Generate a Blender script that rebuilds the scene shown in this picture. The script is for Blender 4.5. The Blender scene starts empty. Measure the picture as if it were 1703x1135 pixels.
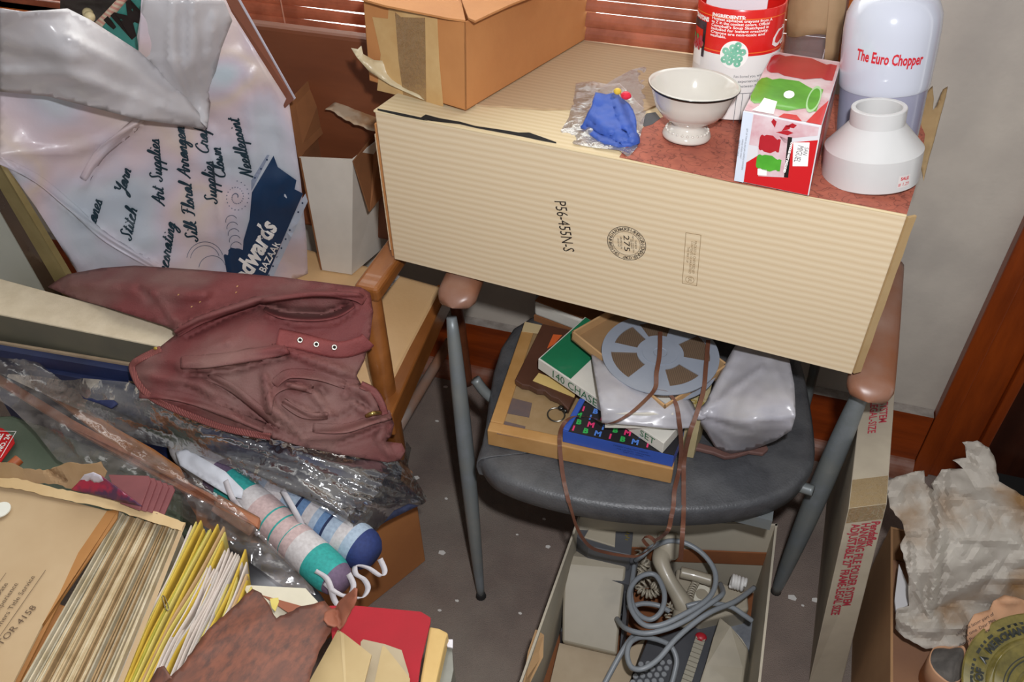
import bpy, bmesh, math, random
import numpy as np
from mathutils import Vector, Matrix, noise
from mathutils.geometry import delaunay_2d_cdt
random.seed(7)
PI = math.pi
C = bpy.context.scene.collection
S = bpy.context.scene

# ------------------------------------------------------------------ camera
FPX, CX, CY = 1450.0, 851.5, 567.5
EYE = Vector((0, 0, 1.6))
_d = Vector((884 - CX, 2150 - CY, FPX)).normalized()
_l = Vector((-5180 - CX, -714 - CY, FPX)); _l = (_l - _d * _l.dot(_d)).normalized()
AX = -_l; AZ = -_d; AY = AZ.cross(AX)
ROT = Matrix((AX, AY, AZ))
cam_d = bpy.data.cameras.new('camera'); cam = bpy.data.objects.new('camera', cam_d); C.objects.link(cam)
cam_d.sensor_width = 36.0; cam_d.lens = FPX / 1703 * 36.0; cam_d.clip_start = 0.02
r_, u_, b_ = ROT @ Vector((1, 0, 0)), ROT @ Vector((0, -1, 0)), ROT @ Vector((0, 0, -1))
cam.matrix_world = Matrix(((r_.x, u_.x, b_.x, EYE.x), (r_.y, u_.y, b_.y, EYE.y), (r_.z, u_.z, b_.z, EYE.z), (0, 0, 0, 1)))
S.camera = cam

# ------------------------------------------------------------------ light
S.view_settings.view_transform = 'Standard'; S.view_settings.look = 'None'
S.view_settings.gamma = 1.0; S.view_settings.use_curve_mapping = False
S.view_settings.exposure = 0.0
w = bpy.data.worlds.new('world'); S.world = w; w.use_nodes = True
nt = w.node_tree; nt.nodes.clear()
wo = nt.nodes.new('ShaderNodeOutputWorld'); bg = nt.nodes.new('ShaderNodeBackground')
tc = nt.nodes.new('ShaderNodeTexCoord'); sp = nt.nodes.new('ShaderNodeSeparateXYZ')
rp = nt.nodes.new('ShaderNodeValToRGB')      # daylight beyond the window (+Y), a dim room everywhere else
rp.color_ramp.elements[0].position = 0.52; rp.color_ramp.elements[0].color = (0.27, 0.265, 0.265, 1)
rp.color_ramp.elements[1].position = 0.75; rp.color_ramp.elements[1].color = (4.2, 4.2, 4.0, 1)
mp = nt.nodes.new('ShaderNodeMapRange'); mp.inputs[1].default_value = -1; mp.inputs[2].default_value = 1
nt.links.new(tc.outputs['Generated'], sp.inputs[0]); nt.links.new(sp.outputs['Y'], mp.inputs[0])
nt.links.new(mp.outputs[0], rp.inputs[0]); nt.links.new(rp.outputs[0], bg.inputs[0]); nt.links.new(bg.outputs[0], wo.inputs[0])
bg.inputs[1].default_value = 1.0
# the flash on the camera: a little above and to the right of the lens
fl = bpy.data.lights.new('camera_flash', 'AREA'); fl.shape = 'DISK'; fl.size = 0.05; fl.energy = 18; fl.color = (0.985, 0.99, 1.02)
flo = bpy.data.objects.new('camera_flash', fl); C.objects.link(flo)
flo.location = EYE + r_ * 0.07 + u_ * 0.13 + b_ * 0.03
flo.rotation_euler = (Vector((-0.02, 1.25, 0.95)) - flo.location).to_track_quat('-Z', 'Y').to_euler()

# ------------------------------------------------------------------ helpers
def ray(x, y):
    return (ROT @ Vector((x - CX, y - CY, FPX))).normalized()
def P(x, y, z=None, Y=None, X=None, d=None, pl=None):
    r = ray(x, y)
    if z is not None: t = (z - EYE.z) / r.z
    elif Y is not None: t = (Y - EYE.y) / r.y
    elif X is not None: t = (X - EYE.x) / r.x
    elif pl is not None: t = (pl[0] - EYE).dot(pl[1]) / r.dot(pl[1])
    else: t = d
    return EYE + r * t
def project(v):
    c = ROT.transposed() @ (Vector(v) - EYE)
    return CX + FPX * c.x / c.z, CY + FPX * c.y / c.z
def plane3(a, b, c):
    return (a, (b - a).cross(c - a).normalized())
V = Vector
WL = {}
def tag(o, label=None, cat=None, group=None, kind=None):
    if label: o['label'] = label
    if cat: o['category'] = cat
    if group: o['group'] = group
    if kind: o['kind'] = kind
    return o
def thing(name, label, cat, loc, group=None):
    o = bpy.data.objects.new(name, None); C.objects.link(o); o.location = loc
    o.empty_display_size = 0.02
    WL[o] = V(loc); return tag(o, label, cat, group)
def mesh(name, vs, fs, m, parent=None, loc=None, smooth=False, ang=None, mi=None, weld=False):
    if parent is not None: L = WL[parent]
    else:
        L = V(loc) if loc is not None else V((sum(v[0] for v in vs) / len(vs), sum(v[1] for v in vs) / len(vs), min(v[2] for v in vs)))
    me = bpy.data.meshes.new(name)
    me.from_pydata([V(v) - L for v in vs], [], fs)
    for k in (m if isinstance(m, (list, tuple)) else [m]): me.materials.append(k)
    if mi: me.polygons.foreach_set('material_index', mi)
    bm = bmesh.new(); bm.from_mesh(me)
    if weld: bmesh.ops.remove_doubles(bm, verts=bm.verts, dist=1e-5)
    bmesh.ops.recalc_face_normals(bm, faces=bm.faces); bm.to_mesh(me); bm.free()
    if smooth:
        me.polygons.foreach_set('use_smooth', [True] * len(me.polygons))
        if ang: me.set_sharp_from_angle(angle=math.radians(ang))
    me.update()
    o = bpy.data.objects.new(name, me); C.objects.link(o)
    if parent is not None: o.parent = parent
    else: o.location = L
    WL[o] = L; return o
def bevel(o, w, seg=2):
    b = o.modifiers.new('bevel', 'BEVEL'); b.width = w; b.segments = seg; b.limit_method = 'ANGLE'; b.angle_limit = math.radians(40); return o
def solid(o, t, off=-1):
    s = o.modifiers.new('solid', 'SOLIDIFY'); s.thickness = t; s.offset = off; return o
class MB:
    def __init__(s): s.v = []; s.f = []; s.m = []; s.cur = 0
    def add(s, vs, fs):
        n = len(s.v); s.v += [V(v) for v in vs]; s.f += [tuple(i + n for i in f) for f in fs]; s.m += [s.cur] * len(fs); return s
    def para(s, o, a, b, c):
        o = V(o); a = V(a); b = V(b); c = V(c)
        return s.add([o, o + a, o + a + b, o + b, o + c, o + a + c, o + a + b + c, o + b + c],
              [(0, 3, 2, 1), (4, 5, 6, 7), (0, 1, 5, 4), (1, 2, 6, 5), (2, 3, 7, 6), (3, 0, 4, 7)])
    def aabb(s, x0, x1, y0, y1, z0, z1):
        return s.para((x0, y0, z0), (x1 - x0, 0, 0), (0, y1 - y0, 0), (0, 0, z1 - z0))
    def hexa(s, p):   # p: bottom 4, top 4
        return s.add(p, [(0, 3, 2, 1), (4, 5, 6, 7), (0, 1, 5, 4), (1, 2, 6, 5), (2, 3, 7, 6), (3, 0, 4, 7)])
    def prism(s, pts, off):
        n = len(pts); pts = [V(p) for p in pts]; off = V(off)
        return s.add(pts + [p + off for p in pts], [tuple(range(n)), tuple(range(2 * n - 1, n - 1, -1))] + [(i, (i + 1) % n, n + (i + 1) % n, n + i) for i in range(n)])
    def lathe(s, prof, o, seg=48, ax=(0, 0, 1), cap0=True, cap1=True):
        ax = V(ax).normalized(); t = V((1, 0, 0)) if abs(ax.x) < 0.9 else V((0, 1, 0))
        e1 = (t - ax * t.dot(ax)).normalized(); e2 = ax.cross(e1); o = V(o); vs = []; fs = []
        for (r, h) in prof:
            for k in range(seg):
                a = 2 * PI * k / seg; vs.append(o + ax * h + e1 * (r * math.cos(a)) + e2 * (r * math.sin(a)))
        for i in range(len(prof) - 1):
            for k in range(seg):
                a, b = i * seg + k, i * seg + (k + 1) % seg
                fs.append((a, b, b + seg, a + seg))
        if cap0: fs.append(tuple(range(seg - 1, -1, -1)))
        if cap1: fs.append(tuple(range((len(prof) - 1) * seg, len(prof) * seg)))
        return s.add(vs, fs)
    def tube(s, pts, r, seg=10, sm=6, closed=False, flat=1.0, up=None):
        pts = spline(pts, sm, closed) if sm > 1 else [V(p) for p in pts]
        n = len(pts); vs = []; fs = []; prev = None
        for i, p in enumerate(pts):
            if closed: t = pts[(i + 1) % n] - pts[i - 1]
            else: t = pts[min(i + 1, n - 1)] - pts[max(i - 1, 0)]
            t = t.normalized() if t.length > 1e-9 else V((0, 0, 1))
            if up is not None: e1 = V(up) - t * t.dot(V(up))
            elif prev is None:
                q = V((0, 0, 1)) if abs(t.z) < 0.9 else V((1, 0, 0)); e1 = q - t * q.dot(t)
            else: e1 = prev - t * prev.dot(t)
            e1 = e1.normalized() if e1.length > 1e-6 else V((1, 0, 0)); prev = e1; e2 = t.cross(e1)
            if callable(r): rr = r(i / max(1, n - 1))
            else: rr = r
            for k in range(seg):
                a = 2 * PI * k / seg; vs.append(p + e1 * (rr * flat * math.cos(a)) + e2 * (rr * math.sin(a)))
        for i in range(n if closed else n - 1):
            for k in range(seg):
                a, b = i * seg + k, i * seg + (k + 1) % seg
                c, dd = ((i + 1) % n) * seg + (k + 1) % seg, ((i + 1) % n) * seg + k
                fs.append((a, b, c, dd))
        if not closed: fs += [tuple(range(seg - 1, -1, -1)), tuple(range((n - 1) * seg, n * seg))]
        return s.add(vs, fs)
    def ribbon(s, pts, wv, th=0.0003, sm=6):
        # flat strip along pts, wv = width vector (or function of 0..1)
        pts = spline(pts, sm) if sm > 1 else [V(p) for p in pts]; n = len(pts); vs = []; fs = []
        for i, p in enumerate(pts):
            t = (pts[min(i + 1, n - 1)] - pts[max(i - 1, 0)]).normalized()
            w_ = V(wv(i / (n - 1)) if callable(wv) else wv); w_ = w_ - t * t.dot(w_) * 0.9
            nn = t.cross(w_).normalized() * th
            vs += [p - w_ / 2 - nn, p + w_ / 2 - nn, p + w_ / 2 + nn, p - w_ / 2 + nn]
        for i in range(n - 1):
            for k in range(4):
                a, b = i * 4 + k, i * 4 + (k + 1) % 4; fs.append((a, b, b + 4, a + 4))
        fs += [(3, 2, 1, 0), (4 * n - 4, 4 * n - 3, 4 * n - 2, 4 * n - 1)]
        return s.add(vs, fs)
    def ball(s, c, rx, ry=None, rz=None, seg=16, rings=10):
        ry = ry or rx; rz = rz or rx; c = V(c); vs = []; fs = []
        for i in range(rings + 1):
            th = PI * i / rings
            for k in range(seg):
                a = 2 * PI * k / seg; vs.append(c + V((rx * math.sin(th) * math.cos(a), ry * math.sin(th) * math.sin(a), rz * math.cos(th))))
        for i in range(rings):
            for k in range(seg):
                a, b = i * seg + k, i * seg + (k + 1) % seg; fs.append((a, b, b + seg, a + seg))
        return s.add(vs, fs)
    def build(s, name, m, parent=None, **k):
        if isinstance(m, (list, tuple)): k['mi'] = s.m
        return mesh(name, s.v, s.f, m, parent, **k)
def spline(pts, sm, closed=False):
    pts = [V(p) for p in pts]; n = len(pts); out = []
    if n < 3 and not closed: sm = max(2, sm)
    for i in range(n if closed else n - 1):
        if closed: a, b, c, d = pts[i - 1], pts[i], pts[(i + 1) % n], pts[(i + 2) % n]
        else: a, b, c, d = pts[max(i - 1, 0)], pts[i], pts[i + 1], pts[min(i + 2, n - 1)]
        for k in range(sm):
            t = k / sm; t2 = t * t; t3 = t2 * t
            out.append(0.5 * ((2 * b) + (c - a) * t + (2 * a - 5 * b + 4 * c - d) * t2 + (3 * b - a - 3 * c + d) * t3))
    if not closed: out.append(pts[-1])
    return out
def rib2(poly, sm=4):
    return [(p.x, p.y) for p in spline([(x, y, 0) for x, y in poly], sm, True)]
def inside(x, y, poly):
    c = False; n = len(poly); j = n - 1
    for i in range(n):
        xi, yi = poly[i]; xj, yj = poly[j]
        if (yi > y) != (yj > y) and x < (xj - xi) * (y - yi) / (yj - yi) + xi: c = not c
        j = i
    return c
def segd(x, y, a, b):
    dx, dy = b[0] - a[0], b[1] - a[1]; L = dx * dx + dy * dy or 1e-9
    t = max(0, min(1, ((x - a[0]) * dx + (y - a[1]) * dy) / L)); return math.hypot(x - a[0] - t * dx, y - a[1] - t * dy), t
def rbf(ctrl):
    # ctrl: (x, y, value) -> smooth interpolant (thin plate)
    A = np.array([(c[0], c[1]) for c in ctrl], float) / 200; v = np.array([c[2] for c in ctrl], float); n = len(A)
    def U(r2): return np.where(r2 > 1e-12, r2 * np.log(np.maximum(r2, 1e-12)), 0)
    K = U(((A[:, None] - A[None]) ** 2).sum(2)) + np.eye(n) * 1e-3
    Pm = np.hstack([np.ones((n, 1)), A]); M = np.zeros((n + 3, n + 3)); M[:n, :n] = K; M[:n, n:] = Pm; M[n:, :n] = Pm.T
    s = np.linalg.solve(M, np.concatenate([v, np.zeros(3)]))
    def f(x, y):
        q = np.array((x, y)) / 200; return float(U(((A - q) ** 2).sum(1)) @ s[:n] + s[n] + s[n + 1] * q[0] + s[n + 2] * q[1])
    return f
def dist(x, y, **k):
    return (P(x, y, **k) - EYE).length
def drape(name, poly, ctrl, m, parent=None, step=9, folds=(), nz=((0.004, 0.03),), th=0.002, smooth=True, loc=None, edge=0.0, ang=None, crumple=0.0, cs=40.0, seed=0, jag=0):
    """A hanging or lying sheet. poly: its outline, ctrl: (x, y, {'z'|'Y'|'d': v}) points it passes through,
    folds: (polyline, half width, height). Heights lift the cloth towards the room."""
    rnd = random.Random(seed + len(name))
    if jag:
        q = []
        for i in range(len(poly)):
            a, b = poly[i], poly[(i + 1) % len(poly)]; L = math.hypot(b[0] - a[0], b[1] - a[1]); k = max(1, int(L / 7))
            for t in range(k): q.append((a[0] + (b[0] - a[0]) * t / k + rnd.uniform(-jag, jag) * (t > 0), a[1] + (b[1] - a[1]) * t / k + rnd.uniform(-jag, jag) * (t > 0)))
        poly = q
    f = rbf([(c[0], c[1], dist(c[0], c[1], **c[2])) for c in ctrl])
    pts = []
    n = len(poly)
    for i in range(n):
        a, b = poly[i], poly[(i + 1) % n]; L = math.hypot(b[0] - a[0], b[1] - a[1]); k = max(1, int(L / step))
        for t in range(k): pts.append((a[0] + (b[0] - a[0]) * t / k, a[1] + (b[1] - a[1]) * t / k))
    nb = len(pts); edges = [(i, (i + 1) % nb) for i in range(nb)]; border = list(pts)
    x0, x1 = min(p[0] for p in poly), max(p[0] for p in poly); y0, y1 = min(p[1] for p in poly), max(p[1] for p in poly)
    y = y0; row = 0
    while y < y1:
        x = x0 + (step / 2 if row % 2 else 0)
        while x < x1:
            if inside(x, y, poly) and min((x - p[0]) ** 2 + (y - p[1]) ** 2 for p in border) > (step * 0.55) ** 2: pts.append((x + rnd.uniform(-1, 1) * step * .12, y + rnd.uniform(-1, 1) * step * .12))
            x += step
        y += step * 0.87; row += 1
    res = delaunay_2d_cdt([V(p) for p in pts], edges, [], 1, 0.01)
    bd = np.array(border)
    def hf(x, y):
        d = f(x, y); q = P(x, y, d=d); h = 0.0
        for (pl, hw, am) in folds:
            best = 1e9
            for i in range(len(pl) - 1):
                dd, t = segd(x, y, pl[i], pl[i + 1])
                e = (i + t) / (len(pl) - 1); best = min(best, dd / max(0.25, (1 - 0.5 * abs(2 * e - 1))))
            h += am * math.exp(-(best / hw) ** 2)
        for (am, sc) in nz: h += am * noise.noise(V(q) / sc + V((seed * 3.1, 0, 0)))
        if crumple:
            c = noise.voronoi(V((x / cs, y / cs, seed * 1.7)))[0]
            h += crumple * (c[1] - c[0] - 0.3)
        if edge:
            e = np.sqrt(((bd - (x, y)) ** 2).sum(1)).min(); h -= edge * math.exp(-e / 14.0)
        return d - h
    vs = [P(p.x, p.y, d=hf(p.x, p.y)) for p in res[0]]
    o = mesh(name, vs, [tuple(t) for t in res[2]], m, parent, smooth=smooth, loc=loc, ang=ang)
    if th: solid(o, th, 0)
    DR[o] = hf; return o
DR = {}
def on(o, cx, cy, ang=0, e=0.003):   # print laid on a draped sheet: frame centred at (cx, cy), turned by ang degrees
    a = math.radians(ang); ca, sa = math.cos(a), math.sin(a); hf = DR[o]
    def fn(x, y):
        u, v = cx + x * ca - y * sa, cy - y * ca - x * sa
        return P(u, v, d=hf(u, v) - e)
    return fn
def text_vf(s, size, align='CENTER', shear=0.0, bold=0.0, sx=1.0):
    cu = bpy.data.curves.new('t', 'FONT'); cu.body = s; cu.size = size; cu.align_x = align; cu.align_y = 'CENTER'; cu.shear = shear; cu.offset = bold; cu.resolution_u = 2
    o = bpy.data.objects.new('t', cu); C.objects.link(o); bpy.context.view_layer.update()
    dg = bpy.context.evaluated_depsgraph_get(); me = bpy.data.meshes.new_from_object(o.evaluated_get(dg))
    v = [(p.co.x * sx, p.co.y) for p in me.vertices]; f = [tuple(p.vertices) for p in me.polygons]
    bpy.data.objects.remove(o); bpy.data.curves.remove(cu); bpy.data.meshes.remove(me); return v, f
def letter(items, fn, m, parent, name='lettering'):
    """items: (text, size, x, y, opts) laid in a flat frame; fn maps (x, y) onto the surface. One mesh of print."""
    b = MB()
    for it in items:
        s, size, x, y = it[:4]; k = dict(it[4]) if len(it) > 4 else {}
        rot = k.pop('rot', 0); v, f = text_vf(s, size, **k); c_, s_ = math.cos(rot), math.sin(rot)
        b.add([fn(x + p[0] * c_ - p[1] * s_, y + p[0] * s_ + p[1] * c_) for p in v], f)
    return b.build(name, m, parent)
GLY = dict(a=(.95, [[(0,0),(.35,.5),(.75,.95),(.45,1),(.15,.55),(.25,.05),(.55,.2),(.8,.95),(.75,.3),(.8,.02),(.95,.1)]]), c=(.8, [[(0,0),(.35,.55),(.7,.9),(.45,1),(.15,.55),(.25,.03),(.55,.05),(.8,.2)]]),
  d=(.95, [[(0,0),(.35,.5),(.7,.95),(.4,1),(.12,.5),(.25,.03),(.55,.25),(.85,2),(.72,.5),(.78,.03),(.95,.1)]]), e=(.75, [[(0,0),(.3,.3),(.6,.7),(.5,1),(.25,.85),(.15,.4),(.3,.03),(.55,.05),(.75,.2)]]),
  f=(.7, [[(0,0),(.3,.6),(.7,1.8),(.5,2.1),(.35,1.5),(.2,-.6),(.1,-1),(.3,-.4),(.35,.05),(.7,.15)]]), g=(.95, [[(0,0),(.4,.6),(.75,.95),(.45,1),(.15,.55),(.3,.08),(.6,.3),(.8,.95),(.6,-.5),(.3,-1),(.1,-.7),(.5,-.1),(.95,.15)]]),
  h=(.9, [[(0,0),(.4,.8),(.65,1.8),(.45,2),(.3,1.2),(.15,0),(.35,.6),(.65,1),(.75,.6),(.7,.03),(.9,.1)]]), i=(.5, [[(0,0),(.3,.95),(.22,.3),(.3,.02),(.5,.12)], [(.42,1.35),(.46,1.5)]]), k=(.9, [[(0,0),(.4,.8),(.6,1.9),(.4,1.8),(.15,0),(.35,.6),(.65,.95),(.6,.6),(.35,.5),(.7,.03),(.9,.1)]]),
  l=(.5, [[(0,0),(.35,.8),(.55,1.8),(.38,2),(.25,1.2),(.22,.3),(.32,.02),(.5,.1)]]), m=(1.05, [[(0,0),(.2,.95),(.15,0),(.3,.7),(.5,1),(.5,.5),(.45,0),(.6,.7),(.8,1),(.85,.5),(.8,.03),(1.05,.1)]]), n=(.85, [[(0,0),(.2,.95),(.15,0),(.35,.7),(.6,1),(.65,.5),(.6,.03),(.85,.1)]]),
  o=(.85, [[(0,0),(.3,.6),(.5,.98),(.2,.7),(.2,.15),(.45,.02),(.65,.4),(.5,.95),(.65,.6),(.85,.2)]]), p=(.85, [[(0,0),(.3,.95),(.15,-.2),(.05,-1),(.2,.3),(.45,.95),(.7,.8),(.6,.2),(.3,.02),(.55,.02),(.85,.1)]]), r=(.8, [[(0,0),(.2,.9),(.25,1.1),(.35,.85),(.6,.9),(.55,.3),(.62,.02),(.8,.1)]]),
  s=(.75, [[(0,0),(.35,1.05),(.4,.8),(.55,.3),(.4,.0),(.15,.1),(.45,.02),(.75,.1)]]), t=(.65, [[(0,0),(.35,1),(.45,1.7),(.3,.5),(.38,.02),(.65,.12)], [(.12,1.15),(.66,1.25)]]), u=(.9, [[(0,0),(.2,.95),(.15,.3),(.3,.02),(.55,.4),(.7,.95),(.65,.3),(.72,.02),(.9,.1)]]), w=(1.05, [[(0,0),(.15,.95),(.15,.2),(.3,.02),(.5,.5),(.5,.1),(.65,.02),(.85,.5),(.85,.95),(1.05,.85)]]),
  A=(1.2, [[(0,0),(.4,.6),(1.0,2),(1.0,1),(1.0,0),(1.2,.1)], [(.3,.7),(1.2,.9)]]), S=(1.05, [[(1.0,1.7),(.75,2),(.45,1.7),(.6,1.1),(.75,.5),(.4,.0),(.05,.3),(.3,.45)]]), Y=(1.0, [[(.0,1.7),(.2,2),(.3,1.2),(.6,1.0),(1.0,2),(.8,.6),(.5,-.6),(.2,-.9),(.3,-.3),(1.0,.2)]]), F=(1.05, [[(.6,1.9),(.5,.8),(.3,.1),(0,.1)], [(.1,1.6),(.4,2),(1.2,1.95)], [(.3,1.1),(.9,1.15)]]),
  D=(1.2, [[(.4,1.9),(.3,.6),(.1,.05),(.6,0),(1.1,.6),(1.0,1.5),(.5,2),(.0,1.6)]]), C=(1.1, [[(1.1,1.6),(.9,2),(.5,1.8),(.1,1.0),(.2,.2),(.6,0),(1.1,.4)]]), N=(1.2, [[(0,0),(.3,1.0),(.5,2),(.6,1.0),(.8,0),(1.0,1.2),(1.2,2)]]))
GLY[' '] = (.75, [])
def script(b, word, xh, fn, sx=1.15, wd=.23, shear=.35):
    """joined handwriting drawn as flat strokes, centred on the frame"""
    W = sum(GLY[c][0] for c in word) * sx; x0 = -W / 2
    for c in word:
        for st in GLY[c][1]:
            p = [((x0 + sx * q.x + shear * q.y) * xh, (q.y - .5) * xh) for q in spline([(x, y, 0) for x, y in st], 3)]
            vs = []
            for i, (x, y) in enumerate(p):
                a, d = p[max(i - 1, 0)], p[min(i + 1, len(p) - 1)]; tx, ty = d[0] - a[0], d[1] - a[1]; l = math.hypot(tx, ty) or 1
                h = xh * wd * (.62 + .38 * abs(ty) / l) / 2; vs += [fn(x - ty / l * h, y + tx / l * h), fn(x + ty / l * h, y - tx / l * h)]
            b.add(vs, [(2 * i, 2 * i + 1, 2 * i + 3, 2 * i + 2) for i in range(len(p) - 1)])
        x0 += GLY[c][0] * sx
    return b
def flat(o, u, v, n, e=0.0006):
    o = V(o); u = V(u).normalized(); v = V(v).normalized(); n = V(n).normalized() * e
    return lambda x, y: o + u * x + v * y + n
def shape(b, pts, fn):        # a printed polygon
    return b.add([fn(x, y) for x, y in pts], [tuple(range(len(pts)))])
def rect(b, x0, y0, x1, y1, fn, nx=1, ny=1):
    vs = [fn(x0 + (x1 - x0) * i / nx, y0 + (y1 - y0) * j / ny) for j in range(ny + 1) for i in range(nx + 1)]
    return b.add(vs, [(j * (nx + 1) + i, j * (nx + 1) + i + 1, (j + 1) * (nx + 1) + i + 1, (j + 1) * (nx + 1) + i) for j in range(ny) for i in range(nx)])
def ringp(b, cx, cy, r0, r1, fn, n=40, a0=0, a1=2 * PI):
    vs = []; fs = []
    for i in range(n + 1):
        a = a0 + (a1 - a0) * i / n; vs += [fn(cx + r0 * math.cos(a), cy + r0 * math.sin(a)), fn(cx + r1 * math.cos(a), cy + r1 * math.sin(a))]
    for i in range(n): fs.append((2 * i, 2 * i + 1, 2 * i + 3, 2 * i + 2))
    return b.add(vs, fs)

# ------------------------------------------------------------------ materials
def srgb(h):
    h = h.lstrip('#'); c = [int(h[i:i + 2], 16) / 255 for i in (0, 2, 4)]
    return tuple(x / 12.92 if x <= 0.04045 else ((x + 0.055) / 1.055) ** 2.4 for x in c) + (1,)
def mat(name, col, rough=0.6, col2=None, sc=20, det=4, lo=0.35, hi=0.65, bump=0.0, bsc=None, metal=0, stretch=(1, 1, 1), coat=0, spec=0.5, dust=None, dsc=6, dlo=.45, dhi=.75, sss=0, trans=0.0):
    m = bpy.data.materials.new(name); m.use_nodes = True; n = m.node_tree.nodes; l = m.node_tree.links
    b = n['Principled BSDF']; b.inputs['Roughness'].default_value = rough; b.inputs['Metallic'].default_value = metal
    b.inputs['Coat Weight'].default_value = coat; b.inputs['Specular IOR Level'].default_value = spec
    col = srgb(col) if isinstance(col, str) else col
    b.inputs['Base Color'].default_value = col
    t = n.new('ShaderNodeTexCoord'); mp = n.new('ShaderNodeMapping'); mp.inputs['Scale'].default_value = stretch
    l.new(t.outputs['Object'], mp.inputs[0]); last = None
    if col2 is not None:
        no = n.new('ShaderNodeTexNoise'); no.inputs['Scale'].default_value = sc; no.inputs['Detail'].default_value = det; no.inputs['Roughness'].default_value = 0.62
        l.new(mp.outputs[0], no.inputs['Vector']); r = n.new('ShaderNodeValToRGB')
        r.color_ramp.elements[0].position = lo; r.color_ramp.elements[1].position = hi
        r.color_ramp.elements[0].color = col; r.color_ramp.elements[1].color = srgb(col2) if isinstance(col2, str) else col2
        l.new(no.outputs[0], r.inputs[0]); last = r.outputs[0]; l.new(last, b.inputs['Base Color'])
    if dust is not None:
        no = n.new('ShaderNodeTexNoise'); no.inputs['Scale'].default_value = dsc; no.inputs['Detail'].default_value = 5
        l.new(t.outputs['Object'], no.inputs['Vector']); r = n.new('ShaderNodeMapRange'); r.inputs[1].default_value = dlo; r.inputs[2].default_value = dhi
        l.new(no.outputs[0], r.inputs[0]); mx = n.new('ShaderNodeMixRGB'); mx.inputs[2].default_value = srgb(dust)
        l.new(r.outputs[0], mx.inputs[0])
        if last: l.new(last, mx.inputs[1])
        else: mx.inputs[1].default_value = col
        l.new(mx.outputs[0], b.inputs['Base Color']); last = mx.outputs[0]
    if bump:
        no = n.new('ShaderNodeTexNoise'); no.inputs['Scale'].default_value = bsc or sc * 2; no.inputs['Detail'].default_value = 4
        l.new(mp.outputs[0], no.inputs['Vector']); bu = n.new('ShaderNodeBump'); bu.inputs['Strength'].default_value = bump; bu.inputs['Distance'].default_value = 0.004
        l.new(no.outputs[0], bu.inputs['Height']); l.new(bu.outputs[0], b.inputs['Normal'])
    if trans:
        tr = n.new('ShaderNodeBsdfTranslucent'); mx = n.new('ShaderNodeMixShader'); mx.inputs[0].default_value = trans
        if last: l.new(last, tr.inputs[0])
        else: tr.inputs[0].default_value = col
        l.new(b.outputs[0], mx.inputs[1]); l.new(tr.outputs[0], mx.inputs[2]); l.new(mx.outputs[0], n['Material Output'].inputs[0])
    return m
def film(name, tint='#e8ecf2', haze=0.06, gloss=0.25, rough=0.12, bump=0.4, bsc=60, hazecol='#d8dce2', highlight_streak=None):
    """clear plastic film: mostly see-through, milky by 'haze', shiny at a slant"""
    m = bpy.data.materials.new(name); m.use_nodes = True; n = m.node_tree.nodes; l = m.node_tree.links; n.remove(n['Principled BSDF'])
    tr = n.new('ShaderNodeBsdfTransparent'); tr.inputs[0].default_value = srgb(tint); gl = n.new('ShaderNodeBsdfGlossy'); gl.inputs['Roughness'].default_value = rough
    df = n.new('ShaderNodeBsdfDiffuse'); df.inputs[0].default_value = srgb(hazecol)
    lw = n.new('ShaderNodeLayerWeight'); lw.inputs[0].default_value = 0.35
    no = n.new('ShaderNodeTexNoise'); no.inputs['Scale'].default_value = bsc; no.inputs['Detail'].default_value = 3; t = n.new('ShaderNodeTexCoord')
    l.new(t.outputs['Object'], no.inputs['Vector']); bu = n.new('ShaderNodeBump'); bu.inputs['Strength'].default_value = bump; bu.inputs['Distance'].default_value = 0.006
    l.new(no.outputs[0], bu.inputs['Height'])
    for s in (gl, lw): l.new(bu.outputs[0], s.inputs['Normal'])
    m1 = n.new('ShaderNodeMixShader'); m1.inputs[0].default_value = haze; m2 = n.new('ShaderNodeMixShader')
    if highlight_streak:      # streaky highlights on the wrinkles painted in as milkier haze
        sm_ = n.new('ShaderNodeMapping'); sm_.inputs['Rotation'].default_value = (0, 0, highlight_streak[0]); sm_.inputs['Scale'].default_value = (highlight_streak[1], highlight_streak[2], highlight_streak[2]); sn = n.new('ShaderNodeTexNoise'); sn.inputs['Scale'].default_value = 1; sn.inputs['Detail'].default_value = 4
        sr = n.new('ShaderNodeMapRange'); sr.inputs[1].default_value = .42; sr.inputs[2].default_value = .74; sr.inputs[3].default_value = haze * .3; sr.inputs[4].default_value = haze * 2.2
        l.new(t.outputs['Object'], sm_.inputs[0]); l.new(sm_.outputs[0], sn.inputs[0]); l.new(sn.outputs[0], sr.inputs[0]); l.new(sr.outputs[0], m1.inputs[0])
    k = n.new('ShaderNodeMath'); k.operation = 'MULTIPLY_ADD'; k.inputs[1].default_value = gloss; k.inputs[2].default_value = gloss * 0.18
    l.new(lw.outputs['Fresnel'], k.inputs[0]); l.new(k.outputs[0], m2.inputs[0])
    l.new(tr.outputs[0], m1.inputs[1]); l.new(df.outputs[0], m1.inputs[2]); l.new(m1.outputs[0], m2.inputs[1]); l.new(gl.outputs[0], m2.inputs[2])
    l.new(m2.outputs[0], n['Material Output'].inputs[0]); return m
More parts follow.
